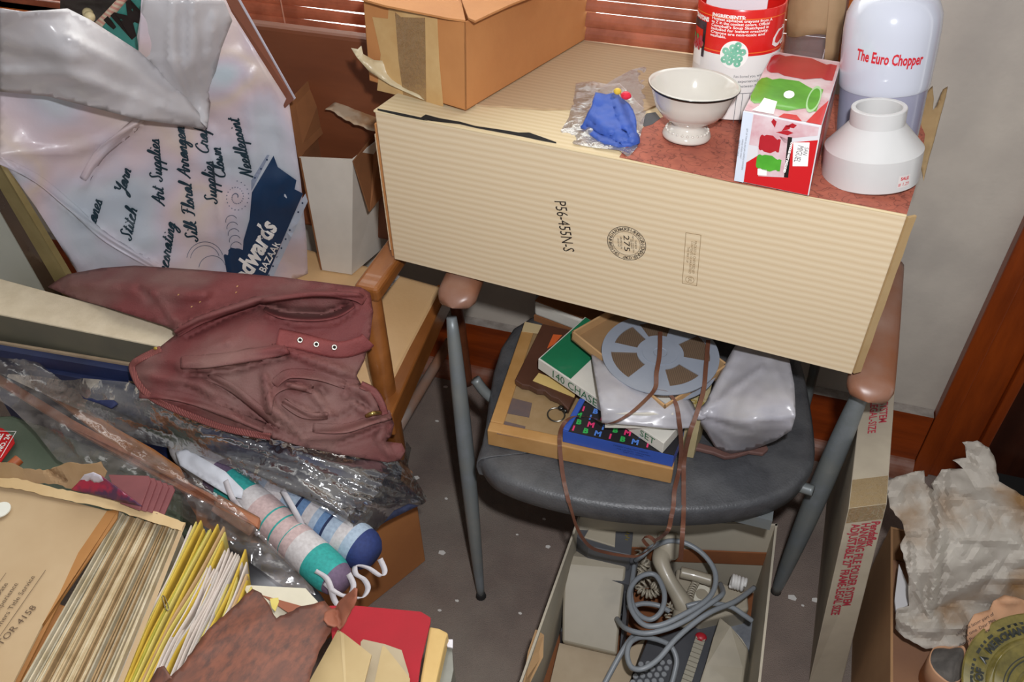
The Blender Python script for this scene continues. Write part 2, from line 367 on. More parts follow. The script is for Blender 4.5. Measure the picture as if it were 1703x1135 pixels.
def stripes(name, c1, c2, axis, freq, w=0.5, rough=0.6, nz=0.0, soft=0.15):
    """bands along an axis vector in object space"""
    m = mat(name, c1, rough); n = m.node_tree.nodes; l = m.node_tree.links; t = n.new('ShaderNodeTexCoord'); dt = n.new('ShaderNodeVectorMath'); dt.operation = 'DOT_PRODUCT'
    a = V(axis).normalized(); dt.inputs[1].default_value = a; l.new(t.outputs['Object'], dt.inputs[0])
    k = n.new('ShaderNodeMath'); k.operation = 'MULTIPLY'; k.inputs[1].default_value = freq; l.new(dt.outputs['Value'], k.inputs[0]); src = k.outputs[0]
    if nz:
        no = n.new('ShaderNodeTexNoise'); no.inputs['Scale'].default_value = 12; l.new(t.outputs['Object'], no.inputs['Vector'])
        ad = n.new('ShaderNodeMath'); ad.operation = 'MULTIPLY_ADD'; ad.inputs[1].default_value = nz; l.new(no.outputs[0], ad.inputs[0]); l.new(src, ad.inputs[2]); src = ad.outputs[0]
    pp = n.new('ShaderNodeMath'); pp.operation = 'PINGPONG'; pp.inputs[1].default_value = 0.5; l.new(src, pp.inputs[0])
    r = n.new('ShaderNodeValToRGB'); r.color_ramp.elements[0].position = max(0, w / 2 - soft / 2); r.color_ramp.elements[1].position = w / 2 + soft / 2
    r.color_ramp.elements[0].color = srgb(c1); r.color_ramp.elements[1].color = srgb(c2); l.new(pp.outputs[0], r.inputs[0]); l.new(r.outputs[0], n['Principled BSDF'].inputs['Base Color']); return m

# ------------------------------------------------------------------ the setting
YW = 1.52
M = {}
M['wall'] = mat('wall_paint', '#bdb4a8', 0.75, '#b3aa9f', 9, bump=0.12, bsc=120, dust='#8b8580', dsc=2.2, dlo=.5, dhi=.85)
M['floor'] = mat('floor_carpet', '#89796f', 0.9, '#72655e', 7, lo=.3, hi=.7, bump=0.7, bsc=420, dust='#8f877c', dsc=3.3, dlo=.5, dhi=.78)
M['trimwood'] = mat('orange_brown_woodwork', '#8e3d10', 0.32, '#6a2a0c', 3.5, stretch=(7, 7, 1), lo=.3, hi=.7, bump=.1, bsc=40)
M['basewood'] = mat('baseboard_wood', '#963f12', 0.35, '#6e2c0e', 3.5, stretch=(1, 7, 9), lo=.3, hi=.7, bump=.1, bsc=40)
M['dust'] = mat('grey_dust', '#a29a92', 0.95, '#857c74', 30)
M['doorwood'] = mat('dark_stained_door', '#3a1a0e', 0.22, '#2a120a', 3, stretch=(8, 8, 1), spec=.6)
M['black'] = mat('black_gap', '#0c0a09', 0.9)
b = MB(); b.aabb(-3.2, 1.6, -0.8, YW, -0.05, 0); tag(b.build('floor', M['floor'], loc=(0, 0, 0)), kind='structure')
WX0, WX1, WZ0, WZ1 = -1.75, 0.075, 0.84, 2.15
b = MB()
b.aabb(-3.2, WX0, YW, YW + .12, 0, 2.5); b.aabb(WX1, .58, YW, YW + .12, 0, 2.5); b.aabb(1.45, 1.6, YW, YW + .12, 0, 2.5); b.aabb(.58, 1.45, YW, YW + .12, 2.05, 2.5)
b.aabb(WX0, WX1, YW, YW + .12, 0, WZ0); b.aabb(WX0, WX1, YW, YW + .12, WZ1, 2.5)
tag(b.build('wall_back', M['wall'], loc=(0, YW, 0)), kind='structure')
b = MB(); b.aabb(-3.2, -3.1, -.8, YW, 0, 2.5); tag(b.build('wall_left', M['wall'], loc=(-3.1, 0, 0)), kind='structure')
b = MB(); b.aabb(-3.2, .46, YW - .027, YW - .001, 0.0, .185); o = b.build('baseboard_back', [M['basewood'], M['dust']], loc=(0, YW, 0))
for p in o.data.polygons:
    if p.normal.z > .5: p.material_index = 1
tag(o, kind='structure')
b = MB(); n = 7
q = [(0, YW - .027, 0)] + [(0, YW - .027 - .028 * math.cos(PI / 2 * i / n), .045 * math.sin(PI / 2 * i / n)) for i in range(n + 1)]
b.prism([(-3.2, y, z) for _, y, z in q], (3.66, 0, 0)); tag(b.build('trim_1', mat('shoe_moulding', '#8a5038', .5, '#6d3c28', 4, stretch=(1, 6, 6), dust='#a38a7c', dsc=9), loc=(0, YW, 0)), kind='structure')
b = MB(); b.aabb(.462, .50, YW - .03, YW, 0, 2.1); b.aabb(.50, .565, YW - .022, YW, 0, 2.1); b.aabb(.565, .585, YW - .036, YW, 0, 2.1)
tag(bevel(b.build('trim_2', M['trimwood'], loc=(.52, YW, 0)), .003), kind='structure')
b = MB(); b.aabb(.588, 1.44, YW + .01, YW + .05, .02, 2.04); d1 = tag(bevel(b.build('door_1', M['doorwood'], loc=(1, YW, 0)), .002), kind='structure')
b = MB(); b.aabb(.585, 1.45, YW - .06, YW + .06, 0, .022); tag(b.build('trim_3', M['black'], loc=(1, YW, 0)), kind='structure')
b = MB(); b.lathe([(.008, 0), (.008, .07)], (.60, YW - .002, .42), 12); b.build('hinge', mat('dull_brass_hinge', '#6c665c', .4, metal=.8), d1)
# window: casing, sill, pane
b = MB(); b.aabb(WX1 - .012, WX1 + .014, YW - .022, YW + .06, WZ0, WZ1); b.aabb(WX0 - .06, WX0, YW - .022, YW + .06, WZ0, WZ1)
b.aabb(WX0 - .06, WX1 + .014, YW - .022, YW + .12, WZ0 - .03, WZ0 + .0)
wn = tag(bevel(b.build('window_1', mat('orange_window_casing', '#b25a12', .4, '#9a4a0d', 5, stretch=(6, 6, 1)), loc=(-.8, YW, WZ0)), .002), kind='structure')
b = MB(); b.aabb(WX0, WX1 - .012, YW + .085, YW + .09, WZ0, WZ1); b.build('pane', film('window_glass', '#ffffff', 0.0, .1, .02, 0), wn)
# blind
bl = thing('window_blind', 'copper brown slatted blind over the window with daylight in its slits', 'blind', (-.8, YW + .03, WZ0))
slat = mat('copper_slats', '#bb7a5c', .45, '#9c5f45', 14, trans=.42)
b = MB(); z = WZ0 + .028; k = 0; pit = .0262
while z < 1.25:
    y0 = YW + .035; t = math.radians(82); hh = .0135; rows = []
    for x, g in ((WX0 + .01, .001), (-1.02, .0015), (-.93, .0046), (-.80, .0068), (-.62, .0072), (-.45, .003), (-.36, .0066 if k == 4 else .0012), (WX1 - .013, .0062 if k == 4 else .0008)):
        z0, z1 = z - pit / 2 + .0006 + max(0, g) / 2 + min(0, g), z + pit / 2 - max(0, g) / 2 + .0004
        rows.append([V((x, y0 + .0035 * s_ - .002 * (1 - s_ * s_), (z0 + z1) / 2 + (z1 - z0) / 2 * s_)) for s_ in (-1, -.5, 0, .5, 1)])
    m = len(rows); vs = [p for r in rows for p in r] + [p + V((0, .001, 0)) for r in rows for p in r]; N5 = 5 * m; fs = []
    for i in range(m - 1):
        for j in range(4):
            a = i * 5 + j; fs += [(a, a + 1, a + 6, a + 5), (N5 + a, N5 + a + 5, N5 + a + 6, N5 + a + 1)]
        fs += [(i * 5, i * 5 + 5, N5 + i * 5 + 5, N5 + i * 5), (i * 5 + 4, N5 + i * 5 + 4, N5 + i * 5 + 9, i * 5 + 9)]
    fs += [tuple(list(range(5)) + [N5 + j for j in range(4, -1, -1)]), tuple([N5 - 5 + j for j in range(5)] + [2 * N5 - 5 + j for j in range(4, -1, -1)])]
    b.add(vs, fs); z += pit; k += 1
b.build('slats', slat, bl)
b = MB(); b.aabb(WX0 + .01, WX1 - .02, YW + .025, YW + .045, WZ0 + .001, WZ0 + .014); b.build('bottom_rail', slat, bl)
cordm = mat('blind_cord', '#c08a72', .8)
for x in (-1.0, -.16, -.55): MB().tube([(x, YW + .022, WZ0 + .01), (x + .002, YW + .021, 1.0), (x, YW + .022, 1.3)], .0016, 6, 3).build('cord', cordm, bl)

# ------------------------------------------------------------------ black metal armchair
ch = thing('metal_armchair', 'grey metal armchair with black padded seat and brown wooden arm pads', 'chair', (-.1, 1.1, 0))
vinyl = mat('black_vinyl', '#47484b', .42, '#3d3e41', 40, bump=.25, bsc=260, dust='#6a6a6a', dsc=9, dlo=.45, dhi=.9)
gm = mat('grey_green_metal', '#7d8387', .42, '#6c7270', 14, metal=.25, dust='#8b8d8a', dsc=14, dlo=.45, dhi=.8)
padw = mat('brown_wood_pad', '#8a5a40', .35, '#6b3f2b', 5, stretch=(1, 1, 1), dust='#a08070', dsc=10, dlo=.4, dhi=.8)
SZ = .445
out = [(886, 521), (800, 735), (800, 765), (833, 797), (930, 828), (1060, 848), (1190, 848), (1290, 828), (1343, 790), (1358, 735), (1335, 600), (1300, 560)]
sp_ = spline([P(x, y, z=SZ) for x, y in out], 6, True)
cen = sum(sp_, V()) / len(sp_)
b = MB(); n = len(sp_); rows = [(.0, .0), (.5, 0), (.93, 0), (.975, -.0025), (.995, -.009), (1.0, -.022), (.99, -.042), (.95, -.048), (0, -.048)]
vs = []; fs = []
for s, dz in rows:
    for p in sp_: vs.append(cen + (p - cen) * s + V((0, 0, dz)))
for i in range(len(rows) - 1):
    for k in range(n): fs.append((i * n + k, i * n + (k + 1) % n, (i + 1) * n + (k + 1) % n, (i + 1) * n + k))
b.add(vs, fs); b.build('seat', vinyl, ch, smooth=True)
b = MB(); b.aabb(-.33, .13, .95, 1.27, SZ - .075, SZ - .049); b.build('seat_frame', gm, ch)
def pad(x, y, yaw):
    vs = []; fs = []; seg = 16; n = 26; L = .36
    for i in range(n):
        t = i / (n - 1); s = min(1, math.sqrt(max(0, 1 - (1 - min(1, t / .1)) ** 2))) if t < .1 else 1
        if t > .95: s = math.sqrt(max(0, 1 - ((t - .95) / .05) ** 2))
        s = max(s, .02); wd = (.036 - .006 * t) * s; hh = .019 * (.5 + .5 * s) * min(1, s + .0)
        for k in range(seg):
            a = 2 * PI * k / seg; ca, sa = math.cos(a), math.sin(a); ex = lambda q: math.copysign(abs(q) ** .7, q)
            v = V((wd * ex(ca), t * L, hh * ex(sa) - .019 - .012 * (1 - t) ** 4)); v.rotate(Matrix.Rotation(yaw, 3, 'Z')); vs.append(v + V((x, y, .6595)))
    for i in range(n - 1):
        for k in range(seg): fs.append((i * seg + k, i * seg + (k + 1) % seg, (i + 1) * seg + (k + 1) % seg, (i + 1) * seg + k))
    fs += [tuple(range(seg - 1, -1, -1)), tuple(range((n - 1) * seg, n * seg))]
    return MB().add(vs, fs).build('arm_pad', padw, ch, smooth=True)
pad(-.462, 1.055, .06); pad(.222, 1.03, -.06)
def leg(a, bq, rf, flat_=1.0): return MB().tube([a, V(a).lerp(V(bq), .5), bq], rf, 14, 8, flat=flat_).build('leg', gm, ch, smooth=True)
rl = lambda t: .0085 + .0085 * math.sin(PI * min(1, t * 1.25) ** .8) * (1 if t < .8 else 1) if t < .8 else .0085 - .0015 * (t - .8) / .2
legs = [leg(P(751, 528, Y=1.065), P(800, 993, z=.002), lambda t: .009 + .0075 * math.sin(PI * t ** .9) - .002 * t), leg(P(1437, 642, Y=1.085), P(1290, 985, z=.002), lambda t: .011 + .0095 * math.sin(PI * t ** .9) - .002 * t), leg((-.39, 1.40, .60), (-.44, 1.44, .002), lambda t: .012 - .004 * t), leg((.17, 1.40, .60), (.20, 1.44, .002), lambda t: .012 - .004 * t)]
for x in (-.37, .12): MB().aabb(x, x + .025, 1.27, 1.40, .40, .42).build('back_bar', gm, ch)
for q_ in ([(-.39, 1.40, .58), (-.40, 1.405, .61), (-.455, 1.37, .625)], [(.17, 1.40, .58), (.18, 1.405, .61), (.245, 1.36, .625)]): MB().tube(q_, .009, 8).build('arm_bracket', gm, ch, smooth=True)
for q_ in ([(-.43, 1.06, .46), (-.39, 1.06, .415), (-.3, 1.08, .395)], [(.19, 1.03, .40), (.15, 1.04, .395), (.1, 1.06, .39)]): MB().tube(q_, .010, 8).build('seat_bracket', gm, ch, smooth=True)
b = MB(); b.aabb(-.38, .16, 1.385, 1.41, .47, .64); bevel(b.build('backrest', vinyl, ch), .008)
rubm = mat('black_rubber', '#1c1c1c', .7)
for p, lg in zip((P(800, 993, z=0), P(1290, 985, z=0), V((-.44, 1.44, 0)), V((.20, 1.44, 0))), legs): MB().lathe([(.009, 0), (.011, .002), (.009, .012)], p, 12).build('foot_cap', rubm, lg)

# ------------------------------------------------------------------ the long corrugated carton lying across the arms
BL, BR = V((-.594, 1.118, .66)), V((.19, 1.05, .66)); U = (BR - BL).normalized(); BH = .29
Nf = U.cross(V((0, 0, 1))).normalized()           # towards the room
if Nf.y > 0: Nf = -Nf
Dp = -Nf; BD = .345; UP = V((0, 0, 1)); BW = (BR - BL).length
FRONT = (BL, Nf)
TL, TR = BL + UP * BH, BR + UP * BH
W_ = (UP + Dp * .10).normalized()                 # the lid sags towards the back
TOPD = (Dp - UP * .10).normalized()
TOP = (TL, W_)
card = stripes('ribbed_cream_board', '#cdb693', '#d9c7a8', UP, 88, .5, .75, nz=.5, soft=.5)
cardt = stripes('ribbed_tan_board', '#a98f6f', '#b59b7a', TOPD, 80, .5, .8, nz=.2, soft=.6)
kraft = mat('kraft_board', '#bd824c', .8, '#b17643', 6, bump=.08, bsc=200)
kraftw = mat('weathered_kraft_flap', '#b59a70', .8, '#a88a5e', 9)
kraftin = mat('kraft_inside', '#8f5c35', .85, '#7c4f2e', 8)
bx = thing('long_carton', 'long cream ribbed corrugated carton lying across the black armchair arms', 'carton', (BL + BR) / 2)
t_ = .004
b = MB()
b.para(BL, U * BW, Dp * t_, UP * (BH - .001)); b.para(BL + Dp * (BD - t_), U * BW, Dp * t_, UP * (BH - .036)); b.para(BL + Dp * t_, U * BW, Dp * (BD - 2 * t_), UP * t_)
b.para(BL + Dp * t_, U * t_, Dp * (BD - 2 * t_), UP * (BH - .037)); bevel(b.build('body', card, bx), .0015)
b = MB(); q = TL - U * .003; DL = BD / 0.995
b.para(q - W_ * t_, U * (BW + .003), TOPD * DL, W_ * t_); bevel(b.build('lid_panel', stripes('ribbed_cream_lid', '#cdb890', '#d8c6a2', TOPD, 80, .5, .75, nz=.2, soft=.6), bx), .0015)
# tan upper flap with a wavy edge
def tp(x, y, h=0.0): return P(x, y, pl=TOP) + W_ * h
fl_ = [(805, 178), (850, 180), (905, 184), (950, 183), (1000, 186), (1040, 200), (1120, 165), (1190, 140), (1195, 90), (1150, 84), (985, 66), (900, 72), (640, 145), (700, 165)]
b = MB(); b.prism([tp(x, y, .0002) for x, y in fl_], W_ * .0028); b.build('top_flap', cardt, bx)
pm = mat('terracotta_map_print', '#b4654f', .7, '#a45a48', 45, lo=.4, hi=.6)
n_ = pm.node_tree.nodes; l_ = pm.node_tree.links; tx = n_.new('ShaderNodeTexCoord'); wv = n_.new('ShaderNodeTexVoronoi'); wv.feature = 'DISTANCE_TO_EDGE'; wv.inputs['Scale'].default_value = 34
no = n_.new('ShaderNodeTexNoise'); no.inputs['Scale'].default_value = 30; mxv = n_.new('ShaderNodeMixRGB'); mxv.inputs[0].default_value = .12; l_.new(tx.outputs['Object'], no.inputs[0]); l_.new(tx.outputs['Object'], mxv.inputs[1]); l_.new(no.outputs['Color'], mxv.inputs[2]); l_.new(mxv.outputs[0], wv.inputs[0])
cr = n_.new('ShaderNodeValToRGB'); cr.color_ramp.elements[0].position = .0; cr.color_ramp.elements[1].position = .06; cr.color_ramp.elements[0].color = srgb('#4a3434'); cr.color_ramp.elements[1].color = (1, 1, 1, 1); l_.new(wv.outputs[0], cr.inputs[0])
old = n_['Principled BSDF'].inputs['Base Color'].links[0].from_socket; mm = n_.new('ShaderNodeMixRGB'); mm.blend_type = 'MULTIPLY'; mm.inputs[0].default_value = .55; l_.new(old, mm.inputs[1]); l_.new(cr.outputs[0], mm.inputs[2]); l_.new(mm.outputs[0], n_['Principled BSDF'].inputs['Base Color'])
mp_ = [(1030, 262), (1050, 232), (1075, 208), (1110, 192), (1160, 176), (1240, 165), (1330, 150), (1545, 178), (1536, 240), (1522, 312), (1508, 357), (1430, 342), (1350, 328), (1215, 303)]
b = MB(); b.prism([tp(x, y, .0004) for x, y in mp_], W_ * .0006); b.build('printed_panel', pm, bx)
b = MB(); b.prism([tp(x, y, .0006) for x, y in [(1064, 205), (1075, 190), (1090, 188), (1098, 198), (1085, 208), (1072, 212)]], W_ * .0008); b.build('print_mark', mat('slate_print', '#4d4f52', .7), bx)
# the split along the lid's front edge
b = MB()
up_ = [(628, 181), (668, 189), (700, 196), (708, 191), (730, 197), (765, 203), (790, 210), (838, 217), (862, 221), (880, 221), (900, 228), (925, 237)]
dn_ = [(925, 239), (898, 234), (880, 230), (860, 226), (838, 222), (790, 213), (765, 207), (730, 203), (705, 200), (668, 193), (628, 184)]
b.prism([P(x, y, pl=FRONT) + Nf * .0003 if P(x, y, pl=FRONT).z < TL.z else tp(x, y, .0006) for x, y in up_ + dn_], Nf * .0003); b.build('split', M['black'], bx)
# open right end: flap edges, the opening's shade put into the middle one's colour
for i, (a, e, sw, ln) in enumerate([(.0, .0, .05, .30), (.012, .004, .09, .29), (.024, .01, .30, .28)]):
    b = MB(); o0 = BR + Dp * (.004 + .016 * i) + UP * .002; dd = (U * .35 + Dp * (.30 + .28 * i)).normalized() * (.013 + .008 * i)
    jag = [(0, 0)] + [(1 + random.uniform(-.08, .08), k / 9) for k in range(10)] + [(0, 1)]
    b.prism([o0 + dd * s + UP * (h * (ln - .016 - .012 * i)) for s, h in jag], dd.cross(UP).normalized() * .004); b.build('end_flap', [kraftw, kraftin, kraftw][i], bx)
MB().para(BL - U * .006 + Dp * .003 + UP * .004, U * .0035, Dp * .12 - U * .004, UP * (BH - .03)).build('end_flap', kraft, bx); MB().para(BL - U * .0115 + Dp * .008 + UP * .012, U * .003, Dp * .10, UP * (BH - .06)).build('end_flap', card, bx)
ink = mat('dark_brown_ink', '#2b2119', .8); inkf = mat('faded_ink', '#8a7250', .8)
def frame(pc, pu, pl, e=0.0006):
    o = P(*pc, pl=pl); u = (P(*pu, pl=pl) - o).normalized(); n = pl[1].normalized()
    if n.dot(EYE - o) < 0: n = -n
    return flat(o, u, n.cross(u), n, e)
fr = frame((938, 377), (946, 422), FRONT)
letter([('P56-455N-S', .0275, 0, 0, dict(shear=.0, sx=.70))], fr, ink, bx)
fs_ = frame((1042, 405), (1060, 409), FRONT)
b = MB(); ringp(b, 0, 0, .0300, .0309, fs_); ringp(b, 0, 0, .0215, .0221, fs_)
b.build('seal_ring', ink, bx)
def arc_text(s, size, r, a0, a1, fn, m, parent, flip=False, bold=0):
    b = MB()
    for i, c in enumerate(s):
        if c == ' ': continue
        a = a0 + (a1 - a0) * i / (len(s) - 1); v, f = text_vf(c, size, bold=bold)
        ro = a - PI / 2 if not flip else a + PI / 2
        ca, sa = math.cos(ro), math.sin(ro); x0, y0 = r * math.cos(a), r * math.sin(a)
        b.add([fn(x0 + p[0] * ca - p[1] * sa, y0 + p[0] * sa + p[1] * ca) for p in v], f)
    return b.build('lettering', m, parent)
arc_text('NORTH AMERICAN CONTAINER CORP  STH KEARNING HURON ', .0082, .0258, PI * .62, -PI * 1.38, fs_, ink, bx)
letter([(t, sz, 0, y, dict(sx=sx)) for t, sz, y, sx in [('THIS BOX', .004, .0145, .9), ('MEETS ALL CONSTRUCTION', .003, .0105, .8), ('REQUIREMENTS', .003, .0075, .8), ('275', .013, .0, 1.6), ('LBS PER SQ IN', .004, -.0085, .9), ('GROSS WT', .0036, -.013, .9)]], lambda x, y: fs_(-y, x) if False else fs_(x * math.cos(-1.45) - y * math.sin(-1.45), x * math.sin(-1.45) + y * math.cos(-1.45)), ink, bx)
ft = frame((1150, 432), (1147, 470), FRONT); b = MB()
w2, h2, lw_ = .047, .0115, .0007
for a in ((-w2, -h2, w2, -h2 + lw_), (-w2, h2 - lw_, w2, h2), (-w2, -h2, -w2 + lw_, h2), (w2 - lw_, -h2, w2, h2)): rect(b, *a, ft)
ringp(b, .0375, 0, .0062, .0068, ft, 20); b.build('stamp_frame', inkf, bx)
letter([('PACKED & CHECKED BY', .0055, -.005, .004), ('CONTENTS GUARANTEED', .005, -.004, -.001), ('THIS WAY UP', .0048, -.008, -.006), ('UL', .008, .0375, 0)], ft, inkf, bx)

# ------------------------------------------------------------------ things standing on the long carton
def fit(p, ax, py):
    lo, hi = 0.0, 0.6
    for _ in range(40):
        m = (lo + hi) / 2
        if project(p + ax * m)[1] > py: lo = m
        else: hi = m
    return (lo + hi) / 2
LIFT = .0042
def top_c(x, y, r=0): return tp(x, y, LIFT) + TOPD * r
# brown shipping box
kb = thing('shipping_box', 'brown kraft shipping box with a taped torn corner on the long carton', 'box', tp(775, 189, LIFT))
kc, kl, kr = tp(775, 189, LIFT), tp(614, 139, LIFT), tp(989, 60, LIFT)
kh = fit(kc, W_, 37)
ka, kd = kl - kc, kr - kc
b = MB()
b.para(kc, ka, kd.normalized() * .004, W_ * kh); b.para(kc + kd, ka, -kd.normalized() * .004, W_ * kh)
b.para(kc, kd, ka.normalized() * .004, W_ * kh); b.para(kc + ka, kd, -ka.normalized() * .004, W_ * kh); b.para(kc, ka, kd, W_ * .004)
bevel(b.build('body', kraft, kb), .002)
ktop = (kc + W_ * kh, W_)
b = MB(); b.prism([P(x, y, pl=(kc + W_ * (kh + .001), W_)) for x, y in [(598, 0), (640, 12), (700, 24), (745, 33), (774, 37), (770, 18), (766, 0), (780, -40), (640, -60)]], W_ * .003)
b.build('top_flap', kraft, kb)
b = MB(); b.prism([P(x, y, pl=(kc + W_ * (kh + .004), W_)) for x, y in [(764, -8), (771, 12), (779, 33), (790, 38), (815, 26), (845, 12), (880, -2), (930, -25), (820, -60)]], W_ * .003)
b.build('side_flap', kraft, kb)
kf = (kc, ka.cross(W_).normalized())
kn = kf[1] if kf[1].dot(EYE - kc) > 0 else -kf[1]
tapm = mat('cream_paper_tape', '#c8a672', .5, '#bb9560', 16); clr = film('yellowed_clear_tape', '#f6ecd6', .08, .35, .15, .5, 90, '#ead9b6')
b = MB(); b.prism([P(x, y, pl=kf) + kn * .0006 for x, y in [(620, 28), (646, 31), (647, 14), (690, 20), (728, 31), (731, 100), (738, 177), (700, 167), (628, 150), (634, 90)]], kn * .0006); b.build('paper_tape', tapm, kb)
b = MB()
for q in ([(658, 20), (668, 28), (690, 29), (708, 29), (710, 175), (672, 160), (664, 100)],): b.prism([P(x, y, pl=kf) + kn * .0014 for x, y in q], kn * .0004)
b.build('clear_tape', clr, kb)
kd_ = (P(610, 110, pl=kf) - EYE).length; kd2 = (P(705, 166, pl=kf) - EYE).length
drape('peeled_tape', [(584, 80), (595, 82), (601, 76), (604, 90), (622, 100), (650, 102), (675, 125), (706, 167), (690, 160), (650, 142), (615, 120), (593, 95)], [(590, 82, dict(d=kd_ - .02)), (650, 110, dict(d=kd_ - .03)), (600, 95, dict(d=kd_ - .035)), (640, 135, dict(d=kd_ - .03)), (705, 167, dict(d=kd2 - .004))], mat('peeled_kraft_tape', '#b4a07c', .35, '#cdbf9e', 9), kb, step=6, folds=[([(600, 100), (650, 140), (700, 166)], 6, .006)], th=.0006, nz=((.003, .02),))

# bagged blue toy
c0 = top_c(1012, 232)
b = MB(); b.prism([tp(x, y, LIFT) for x, y in [(985, 205), (1000, 228), (1040, 238), (1062, 210), (1052, 165), (1020, 160), (995, 175)]], W_ * .04)
toy = thing('blue_cloth_toy', 'folded blue cloth toy with red and yellow tip inside the clear bag', 'toy', c0)
rnd = random.Random(3)
def lump(b, poly, h0, h1, top_s=.6):
    pts = [tp(x, y, h0) for x, y in poly]; c = sum(pts, V()) / len(pts); t = [c + (p - c) * top_s + W_ * (h1 - h0) * rnd.uniform(.75, 1.1) for p in pts]
    n = len(pts); mid = [c + (p - c) * 1.06 + W_ * (h1 - h0) * .45 for p in pts]
    b.add(pts + mid + t + [c + W_ * (h1 - h0)], [tuple(range(n))] + [(i, (i + 1) % n, n + (i + 1) % n, n + i) for i in range(n)] + [(n + i, n + (i + 1) % n, 2 * n + (i + 1) % n, 2 * n + i) for i in range(n)] + [(2 * n + i, 2 * n + (i + 1) % n, 3 * n) for i in range(n)])
drape('cloth', [(966, 213), (985, 228), (1000, 241), (1030, 247), (1061, 241), (1058, 215), (1055, 190), (1046, 178), (1030, 166), (1022, 158), (1005, 160), (990, 158), (984, 180), (978, 195)], [(966, 213, dict(d=(tp(966, 213, .012) - EYE).length)), (1010, 242, dict(d=(tp(1010, 242, .012) - EYE).length)), (1061, 241, dict(d=(tp(1061, 241, .008) - EYE).length)), (1022, 158, dict(d=(tp(1022, 190, .055) - EYE).length)), (990, 160, dict(d=(tp(990, 195, .05) - EYE).length)), (1015, 200, dict(d=(tp(1015, 215, .055) - EYE).length)), (1050, 185, dict(d=(tp(1050, 205, .04) - EYE).length))],
  mat('bright_blue_cloth', '#3c5cb0', .6, '#34529f', 8, bump=.3, bsc=60), toy, step=4, folds=[([(985, 195), (1010, 215), (1050, 235)], 5, .008), ([(1022, 165), (1035, 200), (1055, 235)], 5, .010), ([(975, 210), (1000, 225), (1030, 240)], 4, -.006)], nz=((.006, .02),), crumple=.006, cs=14, th=.010)
tp_ = c0 + W_ * .062
b = MB(); b.ball(P(1041, 159, pl=(tp_, W_)), .008, .006, .006, 10, 6); b.build('red_tip', mat('red_plastic', '#d5233c', .4), toy)
b = MB(); b.ball(P(1027, 152, pl=(tp_, W_)), .006, .005, .005, 10, 6); b.build('yellow_tip', mat('yellow_plastic', '#d2b23c', .4), toy)
pb = thing('clear_plastic_bag', 'small crumpled clear plastic bag around a blue cloth toy on the carton', 'bag', c0)
fm = film('clear_bag_film', '#f8f8fa', .2, .95, .17, .8, 60, '#efecea')
dz = lambda h: dict(d=0)
def onp(x, y, h): return dict(d=(tp(x, y, h) - EYE).length)
bagp = [(932, 218), (946, 195), (955, 160), (958, 138), (985, 135), (1010, 140), (1030, 138), (1045, 152), (1065, 175), (1075, 182), (1068, 215), (1060, 245), (1045, 262), (1030, 250), (990, 246), (955, 240)]
drape('film', bagp, [(935, 222, onp(935, 222, .006)), (958, 140, onp(958, 140, .05)), (1030, 140, onp(1030, 140, .065)), (1010, 190, onp(1010, 190, .075)), (1075, 182, onp(1075, 182, .03)), (1060, 250, onp(1060, 250, .008)), (990, 246, onp(990, 246, .012)), (1000, 215, onp(1000, 215, .065))], fm, pb, step=5, nz=((.009, .02), (.004, .008)), crumple=.010, cs=17, th=0)
drape('film_tail', [(1000, 146), (1020, 132), (1050, 116), (1080, 108), (1100, 130), (1090, 165), (1072, 185), (1050, 160), (1030, 140)], [(1000, 146, onp(1000, 146, .03)), (1050, 120, onp(1050, 120, .04)), (1080, 110, onp(1080, 110, .02)), (1075, 180, onp(1075, 180, .01)), (1050, 150, onp(1050, 150, .05))], film('grey_bag_film', '#efecef', .25, .6, .15, .4, 60, '#c9bfbc'), pb, step=6, nz=((.006, .02),), crumple=.004, cs=20, th=0)

# footed bowl
glaze = mat('cream_glaze', '#d0cbc1', .12, '#cac5bb', 6, coat=.5)
bc = top_c(1131, 246, .035); bo = thing('footed_bowl', 'white footed china bowl with black rim line', 'bowl', bc)
rh = fit(bc - TOPD * .062, W_, 164)
def lathe4(b, prof, o, ax, e1, seg=72, am=.0):
    e1 = (e1 - ax * e1.dot(ax)).normalized(); e2 = ax.cross(e1); vs = []; fs = []
    for (r, h, k) in prof:
        for i in range(seg):
            a = 2 * PI * i / seg; q = r * (1 + k * math.cos(4 * a + .5)); hh = h
            vs.append(o + ax * hh + e1 * (q * math.cos(a)) + e2 * (q * math.sin(a)))
    for i in range(len(prof) - 1):
        for j in range(seg): fs.append((i * seg + j, i * seg + (j + 1) % seg, (i + 1) * seg + (j + 1) % seg, (i + 1) * seg + j))
    fs += [tuple(range(seg - 1, -1, -1)), tuple(range((len(prof) - 1) * seg, len(prof) * seg))]
    b.add(vs, fs); return b
R = .0655
prof = [(.033, 0, 0), (.0355, .001, 0), (.036, .004, 0), (.034, .009, 0), (.026, .016, 0), (.0225, .020, 0), (.026, .024, .0), (.042, .034, .02), (.052, .046, .012), (.0565, .060, .012), (.058, rh * .80, .012), (R * .95, rh * .93, .012), (R, rh, .012),
        (R * .985, rh + .0008, .012), (R * .93, rh * .94, .012), (.0545, rh * .80, .012), (.052, .058, .012), (.046, .045, .02), (.034, .036, 0), (.01, .031, 0)]
b = MB(); lathe4(b, prof, bc, W_, TOPD); b.build('bowl_body', glaze, bo, smooth=True)
b = MB(); lathe4(b, [(R * .975, rh * .945, .012), (R * .998, rh * .968, .012), (R * 1.004, rh * .985, .012), (R * 1.0, rh * .99, .012)], bc, W_, TOPD); b.f = b.f[:-2]; b.build('rim_line', mat('black_glaze', '#15130f', .2), bo, smooth=True)
b = MB()
